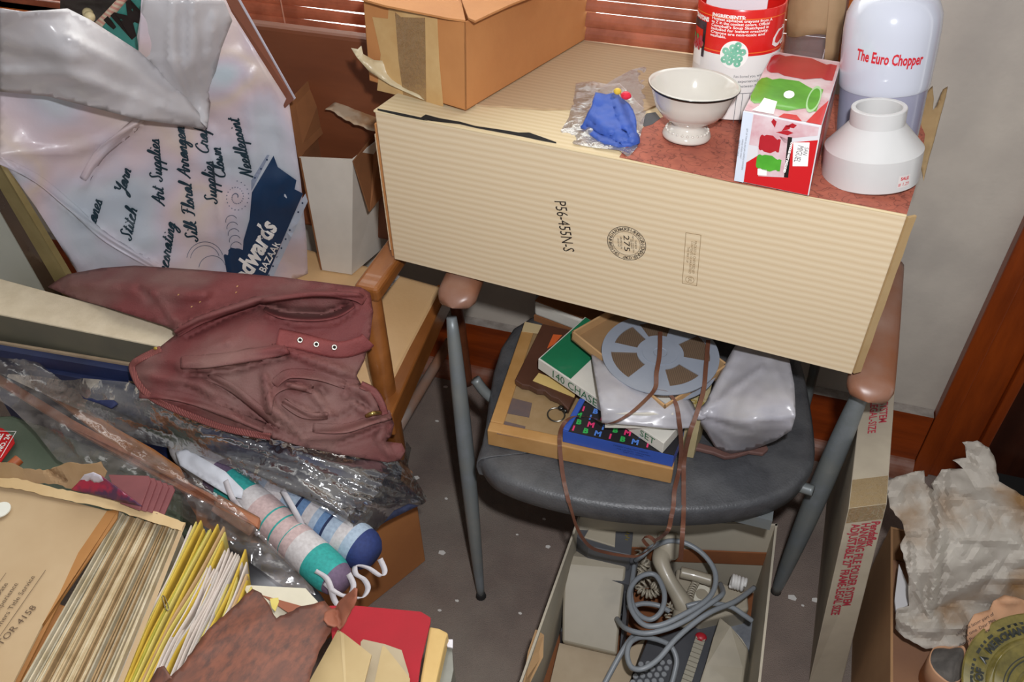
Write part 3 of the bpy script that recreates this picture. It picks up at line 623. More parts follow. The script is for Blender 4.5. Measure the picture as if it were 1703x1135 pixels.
for i in range(26):
    a = 2 * PI * i / 26; e2 = W_.cross(TOPD); b.ball(bc + W_ * .0118 + (TOPD * math.cos(a) + e2 * math.sin(a)) * .0308, .0022, .0022, .0022, 8, 5)
b.build('foot_beading', glaze, bo, smooth=True)

WK = (W_ - U * .055).normalized(); WQ = (W_ - U * .13).normalized(); W0_ = W_
# crayon tin
cr_ = .065; cc = top_c(1199, 203, cr_); can = thing('crayon_canister', 'tall red and white round crayon canister without lid behind the bowl', 'canister', cc)
chh = fit(cc - TOPD * cr_, WK, 17)
ex = U - WK * U.dot(WK); ex.normalize(); ey = WK.cross(ex)      # ey points to the back
def cyl(r, c=cc, e=.0):      # x along the wall, y up, 0 = facing the camera
    def fn(x, y):
        a = x / r; return c + ex * ((r + e) * math.sin(a)) - ey * ((r + e) * math.cos(a)) + WK * y
    return fn
redp = mat('red_print', '#d41f1a', .25, coat=.3); whp = mat('white_print', '#e4e0dc', .3, coat=.2); orp = mat('orange_line', '#e8702a', .35)
rb = fit(cc - TOPD * cr_, WK, 93)
def wallband(b, r, h0, h1, seg=64):
    vs = []; fs = []
    for k in range(seg):
        a = 2 * PI * k / seg; q = cc + ex * (r * math.sin(a)) - ey * (r * math.cos(a)); vs += [q + WK * h0, q + WK * h1]
    for k in range(seg): fs.append((2 * k, 2 * ((k + 1) % seg), 2 * ((k + 1) % seg) + 1, 2 * k + 1))
    return b.add(vs, fs)
b = MB(); b.lathe([(cr_ - .001, 0), (cr_, .001), (cr_, rb), (cr_ - .003, rb)], cc, 64, WK, True, False); b.build('white_band', whp, can, smooth=True, ang=40)
b = MB(); b.lathe([(cr_, rb), (cr_ + .0002, chh - .003), (cr_ - .0008, chh), (cr_ - .003, chh), (cr_ - .003, .006), (.001, .006)], cc, 64, WK, False, True); b.build('red_band', redp, can, smooth=True, ang=40)
F = cyl(cr_, e=.0005)
b = MB()
for y in (chh - .013, rb + .004): rect(b, -.20, y, .20, y + .0014, F, 60, 1)
b.build('orange_lines', orp, can)
inkw = mat('white_lettering', '#f0ebe6', .5); inkb = mat('black_lettering', '#1b1a1a', .6); inkg = mat('grey_lettering', '#5a5a60', .6)
yT, yB = fit(cc - TOPD * cr_, WK, 29), fit(cc - TOPD * cr_, WK, 63)
pt_ = (yT - yB) / 6
lines = ['INGREDIENTS:', 'Hottest alphabet crayons from A', 'to Z in the coolest colors. Official', "Campbell's Soup Sketchpad is", 'included for instant creativity.', 'Crayons are non-toxic and', 'washable.']
letter([(s_, pt_ * (1.3 if i == 0 else 1.12), -.0335, yT + (yB - yT) * i / 6, dict(align='LEFT', bold=.0003 if i == 0 else .00012, sx=[1.25, 1.02, .95, 1.08, 1.08, 1.12, 1.0][i] * (1 if i == 0 else .0068 / (pt_ * 1.12)))) for i, s_ in enumerate(lines)] + [('CRAYONS', .0085, -.059, chh - .020, dict(bold=.0005))], F, inkw, can)
letter([('Ca', .040, .082, chh - .045, dict(shear=.5, bold=.0006))], F, inkw, can, 'script_lettering')
b = MB(); ringp(b, .007, rb + .002, 0, .0205, cyl(cr_, e=.0008), 40); b.build('white_seal', inkw, can)
b = MB(); F2 = cyl(cr_, e=.0012)
for i in range(13):
    a = i * 2.4; rr = .0045 * math.sqrt(i); ringp(b, .007 + rr * math.cos(a), rb + .002 + rr * math.sin(a), .0012, .0052, F2, 10)
b.build('green_letter_cluster', mat('green_print', '#5fa98a', .4, '#8fc7ad', 60), can)
b = MB(); rect(b, -.086, rb - .010, -.043, chh - .024, cyl(cr_, e=.0006), 10, 1); b.build('picture_panel', mat('dark_picture_print', '#1d1a1c', .4, '#4a3f4c', 40), can)
b = MB(); F3 = cyl(cr_, e=.0010)
rect(b, -.076, chh - .064, -.049, chh - .036, F3, 6); b.build('red_label', redp, can)
b = MB(); rect(b, -.076, chh - .090, -.049, chh - .064, F3, 6); b.build('white_label', inkw, can)
b = MB()
for i in range(9): ringp(b, -.077 + .0035 * i, rb + .002 + .007 * ((i * 5) % 3), 0, .0045, cyl(cr_, e=.0014), 10)
b.build('coloured_letters', mat('mixed_colour_print', '#b23a4a', .4, '#3f8a4a', 55, det=1, lo=.45, hi=.55), can)
letter([('has bored you, with', .0062, .033, rb - .030, dict(sx=.9)), ('experienced at', .0062, .036, rb - .0375, {}), ('between My', .0062, .036, rb - .045, {})], F, inkg, can)
b = MB()
for x in (.018, .027, .038, .046): rect(b, x, rb - .105, x + .0008, rb - .056, F, 1, 1)
rect(b, .018, rb - .0565, .0465, rb - .0557, F, 4, 1); b.build('panel_lines', inkg, can)
b = MB(); shape(b, [(.058, rb - .028), (.072, rb - .012), (.085, rb - .026), (.072, rb - .046)], F); b.build('red_diamond', redp, can)
b = MB(); b.para(cc + ex * -.052 + ey * -.01 + WK * .01, ex * .09, ey * .004, WK * (chh - .005)); sk = b.build('paper_sheet', mat('white_sketch_paper', '#d8d8dc', .7), None); tag(sk, 'white sketch paper standing inside the red crayon canister', 'paper')

# kraft wrapped bottle behind the candle box
wc = top_c(1335, 150, .04); kbp = thing('wrapped_bottle', 'clear bottle half wrapped in brown kraft paper behind the candle box', 'bottle', wc)
b = MB(); b.lathe([(.043, 0), (.045, .004), (.045, .2)], wc, 40, WK); b.build('glass', film('grey_clear_glass', '#e8e8ee', .30, .25, .12, .2, 30, '#a89f9c'), kbp, smooth=True, ang=50)
hk = fit(wc - TOPD * .046, WK, 62)
def wrap(r0, h0, h1, a0, a1, n=26, tw=.0, am=.003, sd=0):
    b = MB(); vs = []; fs = []; m = 8
    for i in range(n + 1):
        a = a0 + (a1 - a0) * i / n
        for j in range(m + 1):
            h = h0 + (h1 - h0) * j / m + (am * 2 * math.sin(a * 3 + sd) if j == 0 else 0); r = r0 + am * noise.noise(V((a * 3, h * 30, sd)))
            vs.append(wc + ex * (r * math.sin(a + tw * j)) - ey * (r * math.cos(a + tw * j)) + WK * h)
    for i in range(n):
        for j in range(m): fs.append((i * (m + 1) + j, (i + 1) * (m + 1) + j, (i + 1) * (m + 1) + j + 1, i * (m + 1) + j + 1))
    return b.add(vs, fs)
kpap = mat('kraft_wrapping_paper', '#a98b68', .75, '#997a58', 9, bump=.2, bsc=40)
solid(wrap(.048, hk, .23, -2.6, .9, sd=1).build('paper_wrap', kpap, kbp, smooth=True), .0006)
solid(wrap(.0515, hk - .045, .23, .55, 1.15, tw=-.05, sd=5).build('paper_tail', kpap, kbp, smooth=True), .0006)
# candle gift box
ca_, cb_ = P(1220, 305, pl=TOP) + W_ * LIFT, P(1347, 327, pl=TOP) + W_ * LIFT
hc = fit(ca_, W_, 186); tpl = (ca_ + W_ * hc, W_)
T4 = [P(x, y, pl=tpl) for x, y in [(1236, 185), (1367, 209), (1399, 103), (1274, 88)]]
B4 = [ca_, cb_, cb_ + (T4[2] - T4[1]), ca_ + (T4[3] - T4[0])]
B4[1] = B4[0] + (T4[1] - T4[0]); B4[2] = B4[1] + (T4[2] - T4[1]); T4[3] = T4[0] + (T4[2] - T4[1]); B4[3] = B4[0] + (T4[3] - T4[0])
gb = thing('candle_gift_box', 'red and white gift box printed with red and green glass jars', 'box', ca_)
boxw = mat('glossy_white_card', '#d6d3d6', .2, coat=.3)
bevel(MB().hexa(B4 + T4).build('carton_body', boxw, gb), .001)
un = (B4[1] - B4[0]).normalized(); fnn = un.cross(W_).normalized(); fnn = fnn if fnn.dot(EYE - ca_) > 0 else -fnn
def quadfn(q, n, e):   # unit square onto a face
    q = [V(p) for p in q]
    return lambda x, y: (q[0] * (1 - x) + q[1] * x) * (1 - y) + (q[3] * (1 - x) + q[2] * x) * y + n * e
Ff = lambda e: quadfn([B4[0], B4[1], T4[1], T4[0]], fnn, e); Ft = lambda e: quadfn([T4[0], T4[1], T4[2], T4[3]], W_, e)
rn_ = (W_.cross(fnn)).normalized(); rn_ = rn_ if rn_.dot(un) > 0 else -rn_
Fr = lambda e: quadfn([B4[1], B4[2], T4[2], T4[1]], rn_, e)
redc = mat('glossy_red_card', '#c6161c', .2, coat=.3); blue_w = mat('pale_blue_card', '#cfd6e2', .25); pinkish = mat('frosted_pink_print', '#c79aa0', .25, '#d9c8ca', 22); grn = mat('green_jar_print', '#57ad33', .2, '#3f8f24', 14, coat=.3); grl = mat('pale_green_print', '#a9d49a', .25); redj = mat('red_jar_print', '#b5202c', .2, '#a51822', 14, coat=.3); blk = mat('black_print', '#17110f', .4)
b = MB(); shape(b, [(.13, .01), (.985, .01), (.985, .80), (.66, .70), (.34, .50), (.13, .30)], Ff(.0004)); b.build('red_front_print', redc, gb)
b = MB(); shape(b, [(.0, .0), (.125, 0), (.13, 1), (0, 1)], Ff(.0004)); b.build('side_tab', blue_w, gb)
b = MB(); shape(b, [(.135, .56), (.36, .56), (.66, .76), (.97, .86), (.97, .97), (.14, .985)], Ff(.0005)); b.build('pale_print', pinkish, gb)
b = MB()
for (x, y, a, l) in [(.45, .8, .2, .15), (.52, .83, .9, .11), (.43, .86, 1.8, .1), (.5, .76, -.6, .12), (.56, .9, .4, .1)]:
    shape(b, [(x, y), (x + l * math.cos(a) - .035 * math.sin(a), y + l * .8 * math.sin(a) + .035 * math.cos(a)), (x + 1.5 * l * math.cos(a), y + 1.2 * l * math.sin(a)), (x + l * math.cos(a) + .035 * math.sin(a), y + l * .8 * math.sin(a) - .035 * math.cos(a))], Ff(.0008))
b.build('leaf_print', redj, gb)
b = MB(); shape(b, [(.31, .14), (.66, .20), (.62, .77), (.23, .73)], Ff(.0008)); b.build('picture_patch', pinkish, gb)
b = MB(); shape(b, [(.645, .20), (.70, .205), (.665, .775), (.61, .77)], Ff(.0009)); b.build('black_strip', blk, gb)
b = MB(); shape(b, [(.30, .16), (.42, .175), (.41, .26), (.29, .245)], Ff(.0012)); b.build('white_patch', inkw, gb)
def jar(fn, x0, x1, y0, y1, neck):
    b = MB(); xm = x0 + (x1 - x0) * .8; pts = []
    prof_ = [(0, .25), (.03, .12), (.1, .05), (.2, .1), (.3, .02), (.6, .0), (.75, .12), (.84, .18), (.9, .12), (1, .14)]
    for t, d in prof_: pts.append((x0 + (x1 - x0) * t, y0 + (y1 - y0) * d))
    for t, d in reversed(prof_): pts.append((x0 + (x1 - x0) * t, y1 - (y1 - y0) * d))
    return shape(b, pts, fn)
jar(Ff(.0012), .26, .53, .50, .75, 0).build('red_jar_picture', redj, gb); jar(Ff(.0012), .26, .58, .24, .47, 0).build('green_jar_picture', grn, gb)
b = MB(); shape(b, [(.73, .38), (.92, .42), (.89, .75), (.69, .71)], Ff(.0009)); b.build('name_label', inkw, gb)
SZB = (B4[1] - B4[0]).length; HB = hc
def fl2(fn, x0, y0, rot):     # metric frame on the front face, turned
    c_, s_ = math.cos(rot), math.sin(rot); return lambda x, y: fn(x0 + (x * c_ - y * s_) / SZB, y0 + (x * s_ + y * c_) / HB)
letter([('SAN', .0075, -.006, .0045, dict(sx=.8)), ('MIGUEL', .011, .0, -.003, dict(sx=.62))], fl2(Ff(.0013), .81, .565, -1.65), inkg, gb)
letter([('CANDLES NOT INCLUDED', .0036, 0, 0, dict(bold=.0003))], fl2(Ff(.0014), .655, .49, -1.65), inkw, gb, 'strip_lettering')
letter([('SET OF TWO GLASS JAR CANDLE HOLDERS', .003, 0, .002), ('HAND WASH ONLY', .003, 0, -.002), ('MADE IN CHINA', .003, 0, -.006)], fl2(Ff(.0008), .065, .48, -1.56), inkg, gb, 'fine_print')
b = MB(); rect(b, .01, .01, .99, .99, Ft(.0004)); b.build('lid_print', pinkish, gb)
jar(Ft(.0008), .02, .96, .60, .97, 0).build('red_jar_lid_picture', redj, gb); jar(Ft(.0008), .0, .88, .10, .56, 0).build('green_jar_lid_picture', grn, gb)
b = MB(); ringp(b, 0, 0, .8, 1, lambda x, y: Ft(.0012)(.80 + x * .085, .33 + y * .20), 30); b.build('jar_mouth_ring', grl, gb)
b = MB(); shape(b, [(.80, .0), (.99, .0), (.99, .35), (.90, .2)], Ft(.0008)); shape(b, [(.45, 0), (.75, .0), (.66, .07), (.5, .06)], Ft(.0008)); b.build('red_ground_print', redc, gb)
b = MB(); shape(b, [(.10, .02), (.38, .02), (.36, .20), (.18, .22), (.16, .1)], Ft(.0013)); ringp(b, 0, 0, 0, 1, lambda x, y: Ft(.0012)(.47 + x * .07, .33 + y * .06), 20); b.build('lid_label', inkw, gb)
b = MB(); rect(b, .5, .80, .78, .98, Fr(.0004)); rect(b, .02, .05, .42, .97, Fr(.0004)); b.build('side_print', redc, gb)

# chopper
cc2 = top_c(1450, 262, .055); cp = thing('food_chopper', 'white food chopper with red lettering and grey clear base by the wall', 'appliance', cc2)
hs = fit(cc2 - TOPD * .061, WQ, 163); pl_w = mat('white_appliance_plastic', '#c6c9d4', .14, coat=.6)
b = MB(); b.lathe([(.057, 0), (.057, .004), (.0595, hs - .004), (.0595, hs)], cc2, 56, WQ); b.build('clear_base', mat('grey_translucent_plastic', '#9a9aac', .2, '#8d8da2', 8, coat=.3), cp, smooth=True, ang=40)
b = MB(); b.lathe([(.0610, hs), (.0620, hs + .003), (.0620, hs + .010), (.0635, hs + .05), (.0638, hs + .080), (.062, hs + .10), (.054, hs + .118), (.040, hs + .13), (.0, hs + .137)], cc2, 64, WQ, True, False); b.build('motor_housing', pl_w, cp, smooth=True, ang=60)
redt = mat('red_lettering', '#c8202e', .4)
def cyl2(x, y):
    a = x / .0642; rr = .0642; return cc2 + ex * (rr * math.sin(a)) - ey * (rr * math.cos(a)) + WQ * y
ht = fit(cc2 - TOPD * .0635, WQ, 100)
letter([('The Euro Chopper', .0205, 0.0, ht, dict(bold=.0006, sx=.58, shear=.1))], lambda x, y: cyl2(x + .004, y + .0 * x), redt, cp)

# pvc reducer
pc = top_c(1438, 329, .0635); pv = thing('pipe_reducer', 'white plastic pipe reducer fitting standing on the printed carton corner', 'pipe fitting', pc)
h1 = fit(pc - TOPD * .0635, WQ, 272); h2 = fit(pc - TOPD * .0352, WQ, 222); h3 = fit(pc - TOPD * .0352, WQ, 193)
pvc = mat('white_pvc', '#c9c8c6', .28, '#c3c2c0', 10)
b = MB(); b.lathe([(.058, 0), (.0625, 0), (.0635, .001), (.0635, h1 - .001), (.0625, h1), (.0366, h2), (.0352, h2 + .002), (.0352, h3 - .001), (.0344, h3), (.0295, h3), (.0288, h3 - .001), (.0288, h2 - .004), (.055, h1 - .005), (.058, h1 - .01)], pc, 72, WQ, False, False)
n0 = 72; b.f += [(i, (i + 1) % n0, 13 * n0 + (i + 1) % n0, 13 * n0 + i) for i in range(n0)]; b.m += [0] * n0
b.build('fitting_body', pvc, pv, smooth=True, ang=30)
def cyl3(x, y):
    a = x / .0638; return pc + ex * (.0638 * math.sin(a)) - ey * (.0638 * math.cos(a)) + WQ * y
b = MB(); rect(b, .040, .010, .059, .027, cyl3, 6, 1); st = b.build('price_sticker', mat('pale_sticker', '#d2ccc8', .5), pv)
letter([('SALE', .0062, .0498, .0225, dict(bold=.0002)), ('# 1.29', .0068, .0495, .0145, {})], lambda x, y: cyl3(x, y) + (cyl3(x, y) - pc).normalized() * .0003, redt, pv)
# torn upright flap of the long carton
drape('torn_flap', [(1522, 190), (1545, 150), (1551, 144), (1553, 165), (1551, 185), (1558, 178), (1568, 150), (1576, 145), (1573, 160), (1562, 200), (1553, 235), (1545, 262), (1536, 300), (1527, 255)],
      [(1522, 190, onp(1522, 190, .01)), (1575, 146, onp(1545, 170, .015)), (1536, 300, onp(1536, 300, -.002)), (1550, 150, onp(1540, 170, .02)), (1550, 240, onp(1540, 240, .0))], kraftw, bx, step=5, nz=((.003, .02),), th=.003)

# ------------------------------------------------------------------ things on the black seat
ZS = SZ + .0012
wood = mat('pale_box_wood', '#b58a55', .35, '#a87c46', 5, stretch=(3, 3, 3), coat=.4)
n1, n2, n3 = P(810, 716, z=ZS + .038), P(1120, 781, z=ZS + .038), P(872, 536, z=ZS + .038)
gx = thing('shrink_wrapped_box', 'flat pale wooden game box in shrink wrap, lowest on the black seat', 'game box', (n1.x + .15, n1.y + .12, ZS))
a1, a2 = n2 - n1, n3 - n1; dn = V((0, 0, -.038)); fr_ = .075
b = MB(); b.para(n1, a1, a2 * fr_, dn); b.para(n1 + a2 * (1 - fr_), a1, a2 * fr_, dn); b.para(n1 + a2 * fr_, a1 * fr_, a2 * (1 - 2 * fr_), dn); b.para(n1 + a1 * (1 - fr_) + a2 * fr_, a1 * fr_, a2 * (1 - 2 * fr_), dn)
bevel(b.build('frame', wood, gx), .002)
b = MB(); b.para(n1 + a1 * fr_ + a2 * fr_ + V((0, 0, -.003)), a1 * (1 - 2 * fr_), a2 * (1 - 2 * fr_), V((0, 0, -.02))); b.build('board', mat('tan_game_board', '#9a805e', .4, '#8e7450', 30, coat=.3), gx)
bz = (n1 + V((0, 0, -.0028)), V((0, 0, 1)))
b = MB()
for q in ([(846, 661), (885, 671), (880, 695), (838, 687)], [(835, 700), (874, 710), (868, 730), (826, 722)]): b.prism([P(x, y, pl=bz) for x, y in q], (0, 0, .0006))
b.build('dark_squares', mat('dark_square_print', '#5d5253', .4, '#6e5a52', 25, coat=.3), gx)
b = MB(); b.prism([P(x, y, z=ZS + .0385) for x, y in [(873, 536), (905, 543), (898, 556), (868, 552)]], (0, 0, .0012)); b.build('cream_corner_tape', mat('cream_tape', '#c4ae84', .5), gx)
br = mat('dark_carved_wood', '#5b3a2c', .4, '#4a2e22', 6, coat=.2)
b = MB(); sc_ = [(902, 546), (985, 565), (960, 660), (945, 690), (928, 672), (915, 667), (905, 658), (893, 657), (880, 650), (868, 648), (856, 640)]
b.prism([P(x, y, z=ZS + .0395) for x, y in sc_], (0, 0, .012)); cvd = tag(bevel(b.build('carved_plaque', br, loc=P(900, 600, z=ZS + .0395)), .002), 'dark brown carved wooden plaque with scalloped edge under the green and white box', 'plaque')
b = MB(); b.prism([P(x, y, z=ZS + .052) for x, y in [(896, 621), (960, 645), (955, 662), (886, 634)]], (0, 0, .0008)); b.build('yellow_label', mat('yellow_paper', '#c9ad6c', .6), cvd)
b = MB(); b.prism([P(x, y, z=ZS + .052) for x, y in [(920, 557), (935, 558), (922, 573), (910, 580)]], (0, 0, .0008)); b.build('orange_label', mat('orange_paper', '#d0602c', .6), cvd)
# printed ribbon box
zi0, zi1 = ZS + .0388, ZS + .068
i1, i2, i3 = P(936, 716, z=zi1), P(1121, 758, z=zi1), P(962, 668, z=zi1); ia, ib = i2 - i1, i3 - i1
ibx = thing('ribbon_box', 'black and blue box patterned with pink, green and blue letters', 'box', i1 + V((.08, .03, zi0 - zi1)))
bluec = mat('royal_blue_card', '#2f52a8', .4, '#2b4b9c', 10); blackc = mat('black_card', '#1d1c20', .5)
b = MB(); b.cur = 0; b.para(i1 + V((0, 0, zi0 - zi1)), ia, ib, V((0, 0, zi1 - zi0 - .0005))); bevel(b.build('carton_body', bluec, ibx), .0008)
b = MB(); b.para(i1 + ia * .05 + V((0, 0, -.0005)), ia * .95, ib, V((0, 0, .001))); b.build('black_top', blackc, ibx)
b = MB(); b.para(i1 + V((0, 0, -.0002)), ia * .055, ib * 1.08, V((0, 0, .0035))); bevel(b.build('end_tab', bluec, ibx), .0015)
fi = flat(i1 + V((0, 0, .0006)), ia, V((0, 0, 1)).cross(ia), V((0, 0, 1)), .0003)
cols = [('B', '#d8356c'), ('M', '#4a78c8'), ('I', '#2da24c')]
pm_ = {'#d8356c': mat('pink_print', '#d8356c', .5), '#4a78c8': mat('blue_print', '#4a78c8', .5), '#2da24c': mat('bright_green_print', '#2da24c', .5)}
groups = {k: [] for k in pm_}; wl_, dl_ = ia.length, ib.length; kk = list(pm_)
for r in range(4):
    for c in range(9):
        ch_ = 'IBM'[(c + r) % 3]; col_ = kk[(c * 2 + r * 2 + (c + r) // 3) % 3] if False else kk[(c + r * 2) % 3 if r % 2 else (c * 2 + r) % 3]
        x = .016 + wl_ * .112 * c + (.005 if r % 2 else 0); y = .0085 + r * .0158
        if x < wl_ - .004 and y < dl_ - .003: groups[col_].append((ch_, .0150, x, y, dict(bold=.0007)))
for k, its in groups.items():
    if its: letter(its, fi, pm_[k], ibx)
ff_ = flat(i1, ia, V((0, 0, 1)), ia.cross(V((0, 0, 1))), .0006)
letter([('CORRECTABLE FILM RIBBON', .0045, .115, -.008), ('FOR USE WITH TYPEWRITERS', .0042, .12, -.014), ('PART NO 1299845', .0042, .12, -.019)], ff_, mat('navy_print', '#1c2a5c', .6), ibx)
# 140 set box
z0_, z1_ = ZS + .0695, ZS + .094
s1, s2, s3 = P(895, 597, z=z1_), P(1104, 738, z=z1_), P(973, 527, z=z1_); sa, sb = s2 - s1, s3 - s1
sx_ = thing('set_box', 'white box with a green top corner and green serif lettering', 'box', s1 + V((.1, .05, z0_ - z1_)))
whc = mat('white_card', '#cfccc2', .5, '#c6c2b8', 12)
b = MB(); b.para(s1 + V((0, 0, z0_ - z1_)), sa, sb, V((0, 0, z1_ - z0_))); bevel(b.build('carton_body', whc, sx_), .001)
grc = mat('green_card', '#1c6a45', .45, '#1f7550', 12, dust='#5c7a66', dsc=14, dlo=.55, dhi=.8)
b = MB(); b.para(s1 + V((0, 0, .0002)) + sa * .01 + sb * .02, sa * .26, sb * .97, V((0, 0, .0006))); b.build('green_panel', grc, sx_)
fs2 = flat(s1 + V((0, 0, z0_ - z1_)), sa, V((0, 0, 1)), sa.cross(V((0, 0, 1))), .0006); hz_ = z1_ - z0_
grt = mat('green_lettering', '#25643f', .6)
letter([('140 CHASE', .024, .085, hz_ * .48, dict(sx=.92)), ('SET', .020, sa.length * .885, hz_ * .55, {})], fs2, grt, sx_)
# cream box behind
q1, q2 = P(888, 502, z=ZS + .05), P(990, 540, z=ZS + .05); qa = q2 - q1; qb = V((0, 0, 1)).cross(qa).normalized() * .12
cb0 = thing('white_sided_box', 'white sided box with brown top at the back of the seat', 'box', q1 + V((.06, .05, -.05)))
b = MB(); b.para(q1 + V((0, 0, -.035)), qa, qb, V((0, 0, .033))); bevel(b.build('side_walls', whc, cb0), .006, 3)
b = MB(); b.para(q1 + V((0, 0, -.0015)) + qb * .03, qa, qb * .97, V((0, 0, .002))); b.build('top_board', kraftin, cb0)
b = MB(); b.para(q1 + V((0, 0, -.0495)), qa * .8, qb, V((0, 0, .014))); tag(b.build('plain_block', kraftin, loc=q1 + V((0, 0, -.0495))), 'brown board under the white sided box on the seat', 'board')
# white carrier bag with two boxes
wpl = mat('white_plastic_film', '#b4b2b5', .3, '#a8a6ad', 14, trans=.15, coat=.2)
zb = z1_ + .001
wb = thing('white_carrier_bag', 'white plastic carrier bag knotted between two white boxes on the seat', 'bag', P(1165, 685, z=ZS))
L_ = lambda x, y, z: (x, y, dict(z=z))
drape('left_end', [(983, 588), (1000, 600), (1020, 610), (1060, 640), (1108, 672), (1135, 652), (1152, 670), (1160, 690), (1148, 712), (1120, 714), (1060, 708), (1001, 704), (999, 680), (992, 640)],
      [L_(985, 590, zb + .03), L_(1000, 604, zb + .042), L_(1002, 683, zb + .040), L_(1002, 703, zb + .018), L_(1125, 712, zb + .016), L_(1130, 680, zb + .036), L_(1155, 690, zb + .012), L_(1060, 660, zb + .043), L_(1138, 655, zb + .03)], wpl, wb, step=6,
      folds=[([(1005, 684), (1060, 682), (1130, 679)], 5, .003), ([(1020, 640), (1060, 665)], 6, .002), ([(1130, 660), (1150, 700)], 5, .005), ([(1100, 690), (1150, 700)], 4, .004)], nz=((.003, .02),), th=.001)
drape('right_end', [(1213, 592), (1232, 560), (1270, 575), (1312, 595), (1321, 640), (1323, 692), (1316, 716), (1290, 733), (1255, 747), (1215, 755), (1190, 745), (1175, 720), (1162, 702), (1160, 684), (1175, 668), (1192, 630)],
      [L_(1232, 562, zb + .06), L_(1312, 597, zb + .065), L_(1213, 595, zb + .05), L_(1300, 690, zb + .058), L_(1318, 715, zb + .03), L_(1260, 745, ZS + .02), L_(1215, 754, ZS + .012), L_(1185, 740, ZS + .02), L_(1165, 690, zb + .012), L_(1240, 690, zb + .055), L_(1250, 718, zb + .025), L_(1190, 640, zb + .035)], wpl, wb, step=6,
      folds=[([(1168, 690), (1230, 700), (1322, 692)], 6, .008), ([(1168, 690), (1210, 655), (1270, 610)], 7, .006), ([(1168, 688), (1200, 630), (1225, 590)], 6, .006), ([(1168, 695), (1230, 716), (1310, 722)], 4, -.006), ([(1275, 580), (1300, 640), (1322, 688)], 6, .004), ([(1170, 700), (1200, 730), (1220, 750)], 5, .005)], nz=((.003, .02),), th=.001)
b = MB(); kp = P(1163, 690, z=zb + .014); b.ball(kp, .012, .010, .009, 12, 8)
for v in b.v: v += V((1, 1, 1)) * .002 * noise.noise(v * 120)
b.build('knot', wpl, wb, smooth=True)
w1 = [P(x, y, z=zb + .036) for x, y in [(1008, 612), (1008, 688), (1120, 690), (1120, 640)]]
b = MB(); b.prism(w1, (0, 0, -.034)); tag(b.build('small_white_box', whc, loc=w1[0] + V((0, 0, -.034))), 'white box wrapped in the left end of the carrier bag', 'box')
w2_ = [P(x, y, z=zb + .048) for x, y in [(1240, 600), (1218, 660), (1305, 670), (1310, 615)]]
b = MB(); b.prism(w2_, (0, 0, -.03)); tag(b.build('large_white_box', whc, loc=(w2_[0].x, w2_[0].y, zb + .018)), 'white box inside the right bulge of the carrier bag', 'box')
gold = mat('gold_print', '#b09a4e', .35, metal=.3)
g1 = [P(x, y, z=zb + .008) for x, y in [(1148, 600), (1146, 655), (1142, 690), (1166, 694), (1180, 660), (1190, 605)]]
b = MB(); b.prism(g1, (0, 0, -(zb + .008 - ZS))); gbx = tag(b.build('cream_box', mat('cream_card', '#b3a580', .5, '#a99a72', 20), loc=(g1[0].x, g1[0].y, ZS)), 'cream box with gold lettering between the two ends of the white bag', 'box')
letter([('CHINA', .012, 0, 0, dict(bold=.0006)), ('PORCELAIN', .006, 0, .012, {})], flat(P(1166, 672, z=zb + .0085), V((1, 0, 0)), V((0, 1, 0)), V((0, 0, 1))), gold, gbx)
# film reel in its tray
zt = zb + .047
t1, t2, t3 = P(951, 551, z=zt), P(1106, 676, z=zt), P(1212, 606, z=zt); ta, tb = t1 - t2, t3 - t2
tr = thing('reel_box', 'open shallow tan cardboard reel box lying on the white boxes', 'box', t2 + V((0, .1, -.02)))
tan_ = mat('tan_board', '#b99468', .75, '#ae885c', 10); tand = mat('tan_board_inside', '#94744f', .8, '#8a6a46', 10)
b = MB(); q = t2 + V((0, 0, -.02)); b.para(q, ta, tb, V((0, 0, .003))); b.build('tray_base', tand, tr)
b = MB(); bw_ = .0035
for o_, a_, c_ in ((q, ta, tb), (q, tb, ta), (q + tb, ta, -tb), (q + ta, tb, -ta)): b.para(o_, a_, c_.normalized() * bw_, V((0, 0, .02)))
bevel(b.build('tray_walls', tan_, tr), .0008)
RZ = zt + .004; RC = P(1098, 587, z=RZ); RR = .098
re = thing('tape_reel', 'grey plastic reel of brown tape spilling loose strands over the seat', 'reel', RC + V((0, 0, -.02)))
ggrey = mat('grey_reel_plastic', '#8f96a2', .28, '#878e9a', 12, coat=.3)
wins = []
for x, y, rr, aw in [(1031, 553, .30, .34), (1053, 600, .36, .42), (1124, 617, .27, .36), (1166, 580, .36, .42)]:
    p = P(x, y, z=RZ) - RC; wins.append((math.atan2(p.y, p.x), .40, .84 if rr > .3 else .80, aw))
p = P(1110, 545, z=RZ) - RC; wins.append((math.atan2(p.y, p.x) + .3, .42, .8, .36))
def flange(b, z, holes=True):
    NT, NR = 180, 24; idx = {}; 
    def vid(i, j):
        i %= NT
        if (i, j) not in idx:
            r = RR * (.04 + .96 * j / NR); a = 2 * PI * i / NT; idx[(i, j)] = len(b.v); b.v.append(RC + V((r * math.cos(a), r * math.sin(a), z)))
        return idx[(i, j)]
    for i in range(NT):
        for j in range(NR):
            a = 2 * PI * (i + .5) / NT; r = .04 + .96 * (j + .5) / NR; skip = False
            if holes:
                for (wa, r0, r1, aw) in wins:
                    da = (a - wa + PI) % (2 * PI) - PI
                    if r0 < r < r1 and abs(da) < aw: skip = True
            if not skip: b.f.append((vid(i, j), vid(i + 1, j), vid(i + 1, j + 1), vid(i, j + 1))); b.m.append(0)
    return b
solid(flange(MB(), 0).build('flange', ggrey, re), .0018); solid(flange(MB(), -.016, False).build('flange', ggrey, re), .0018)
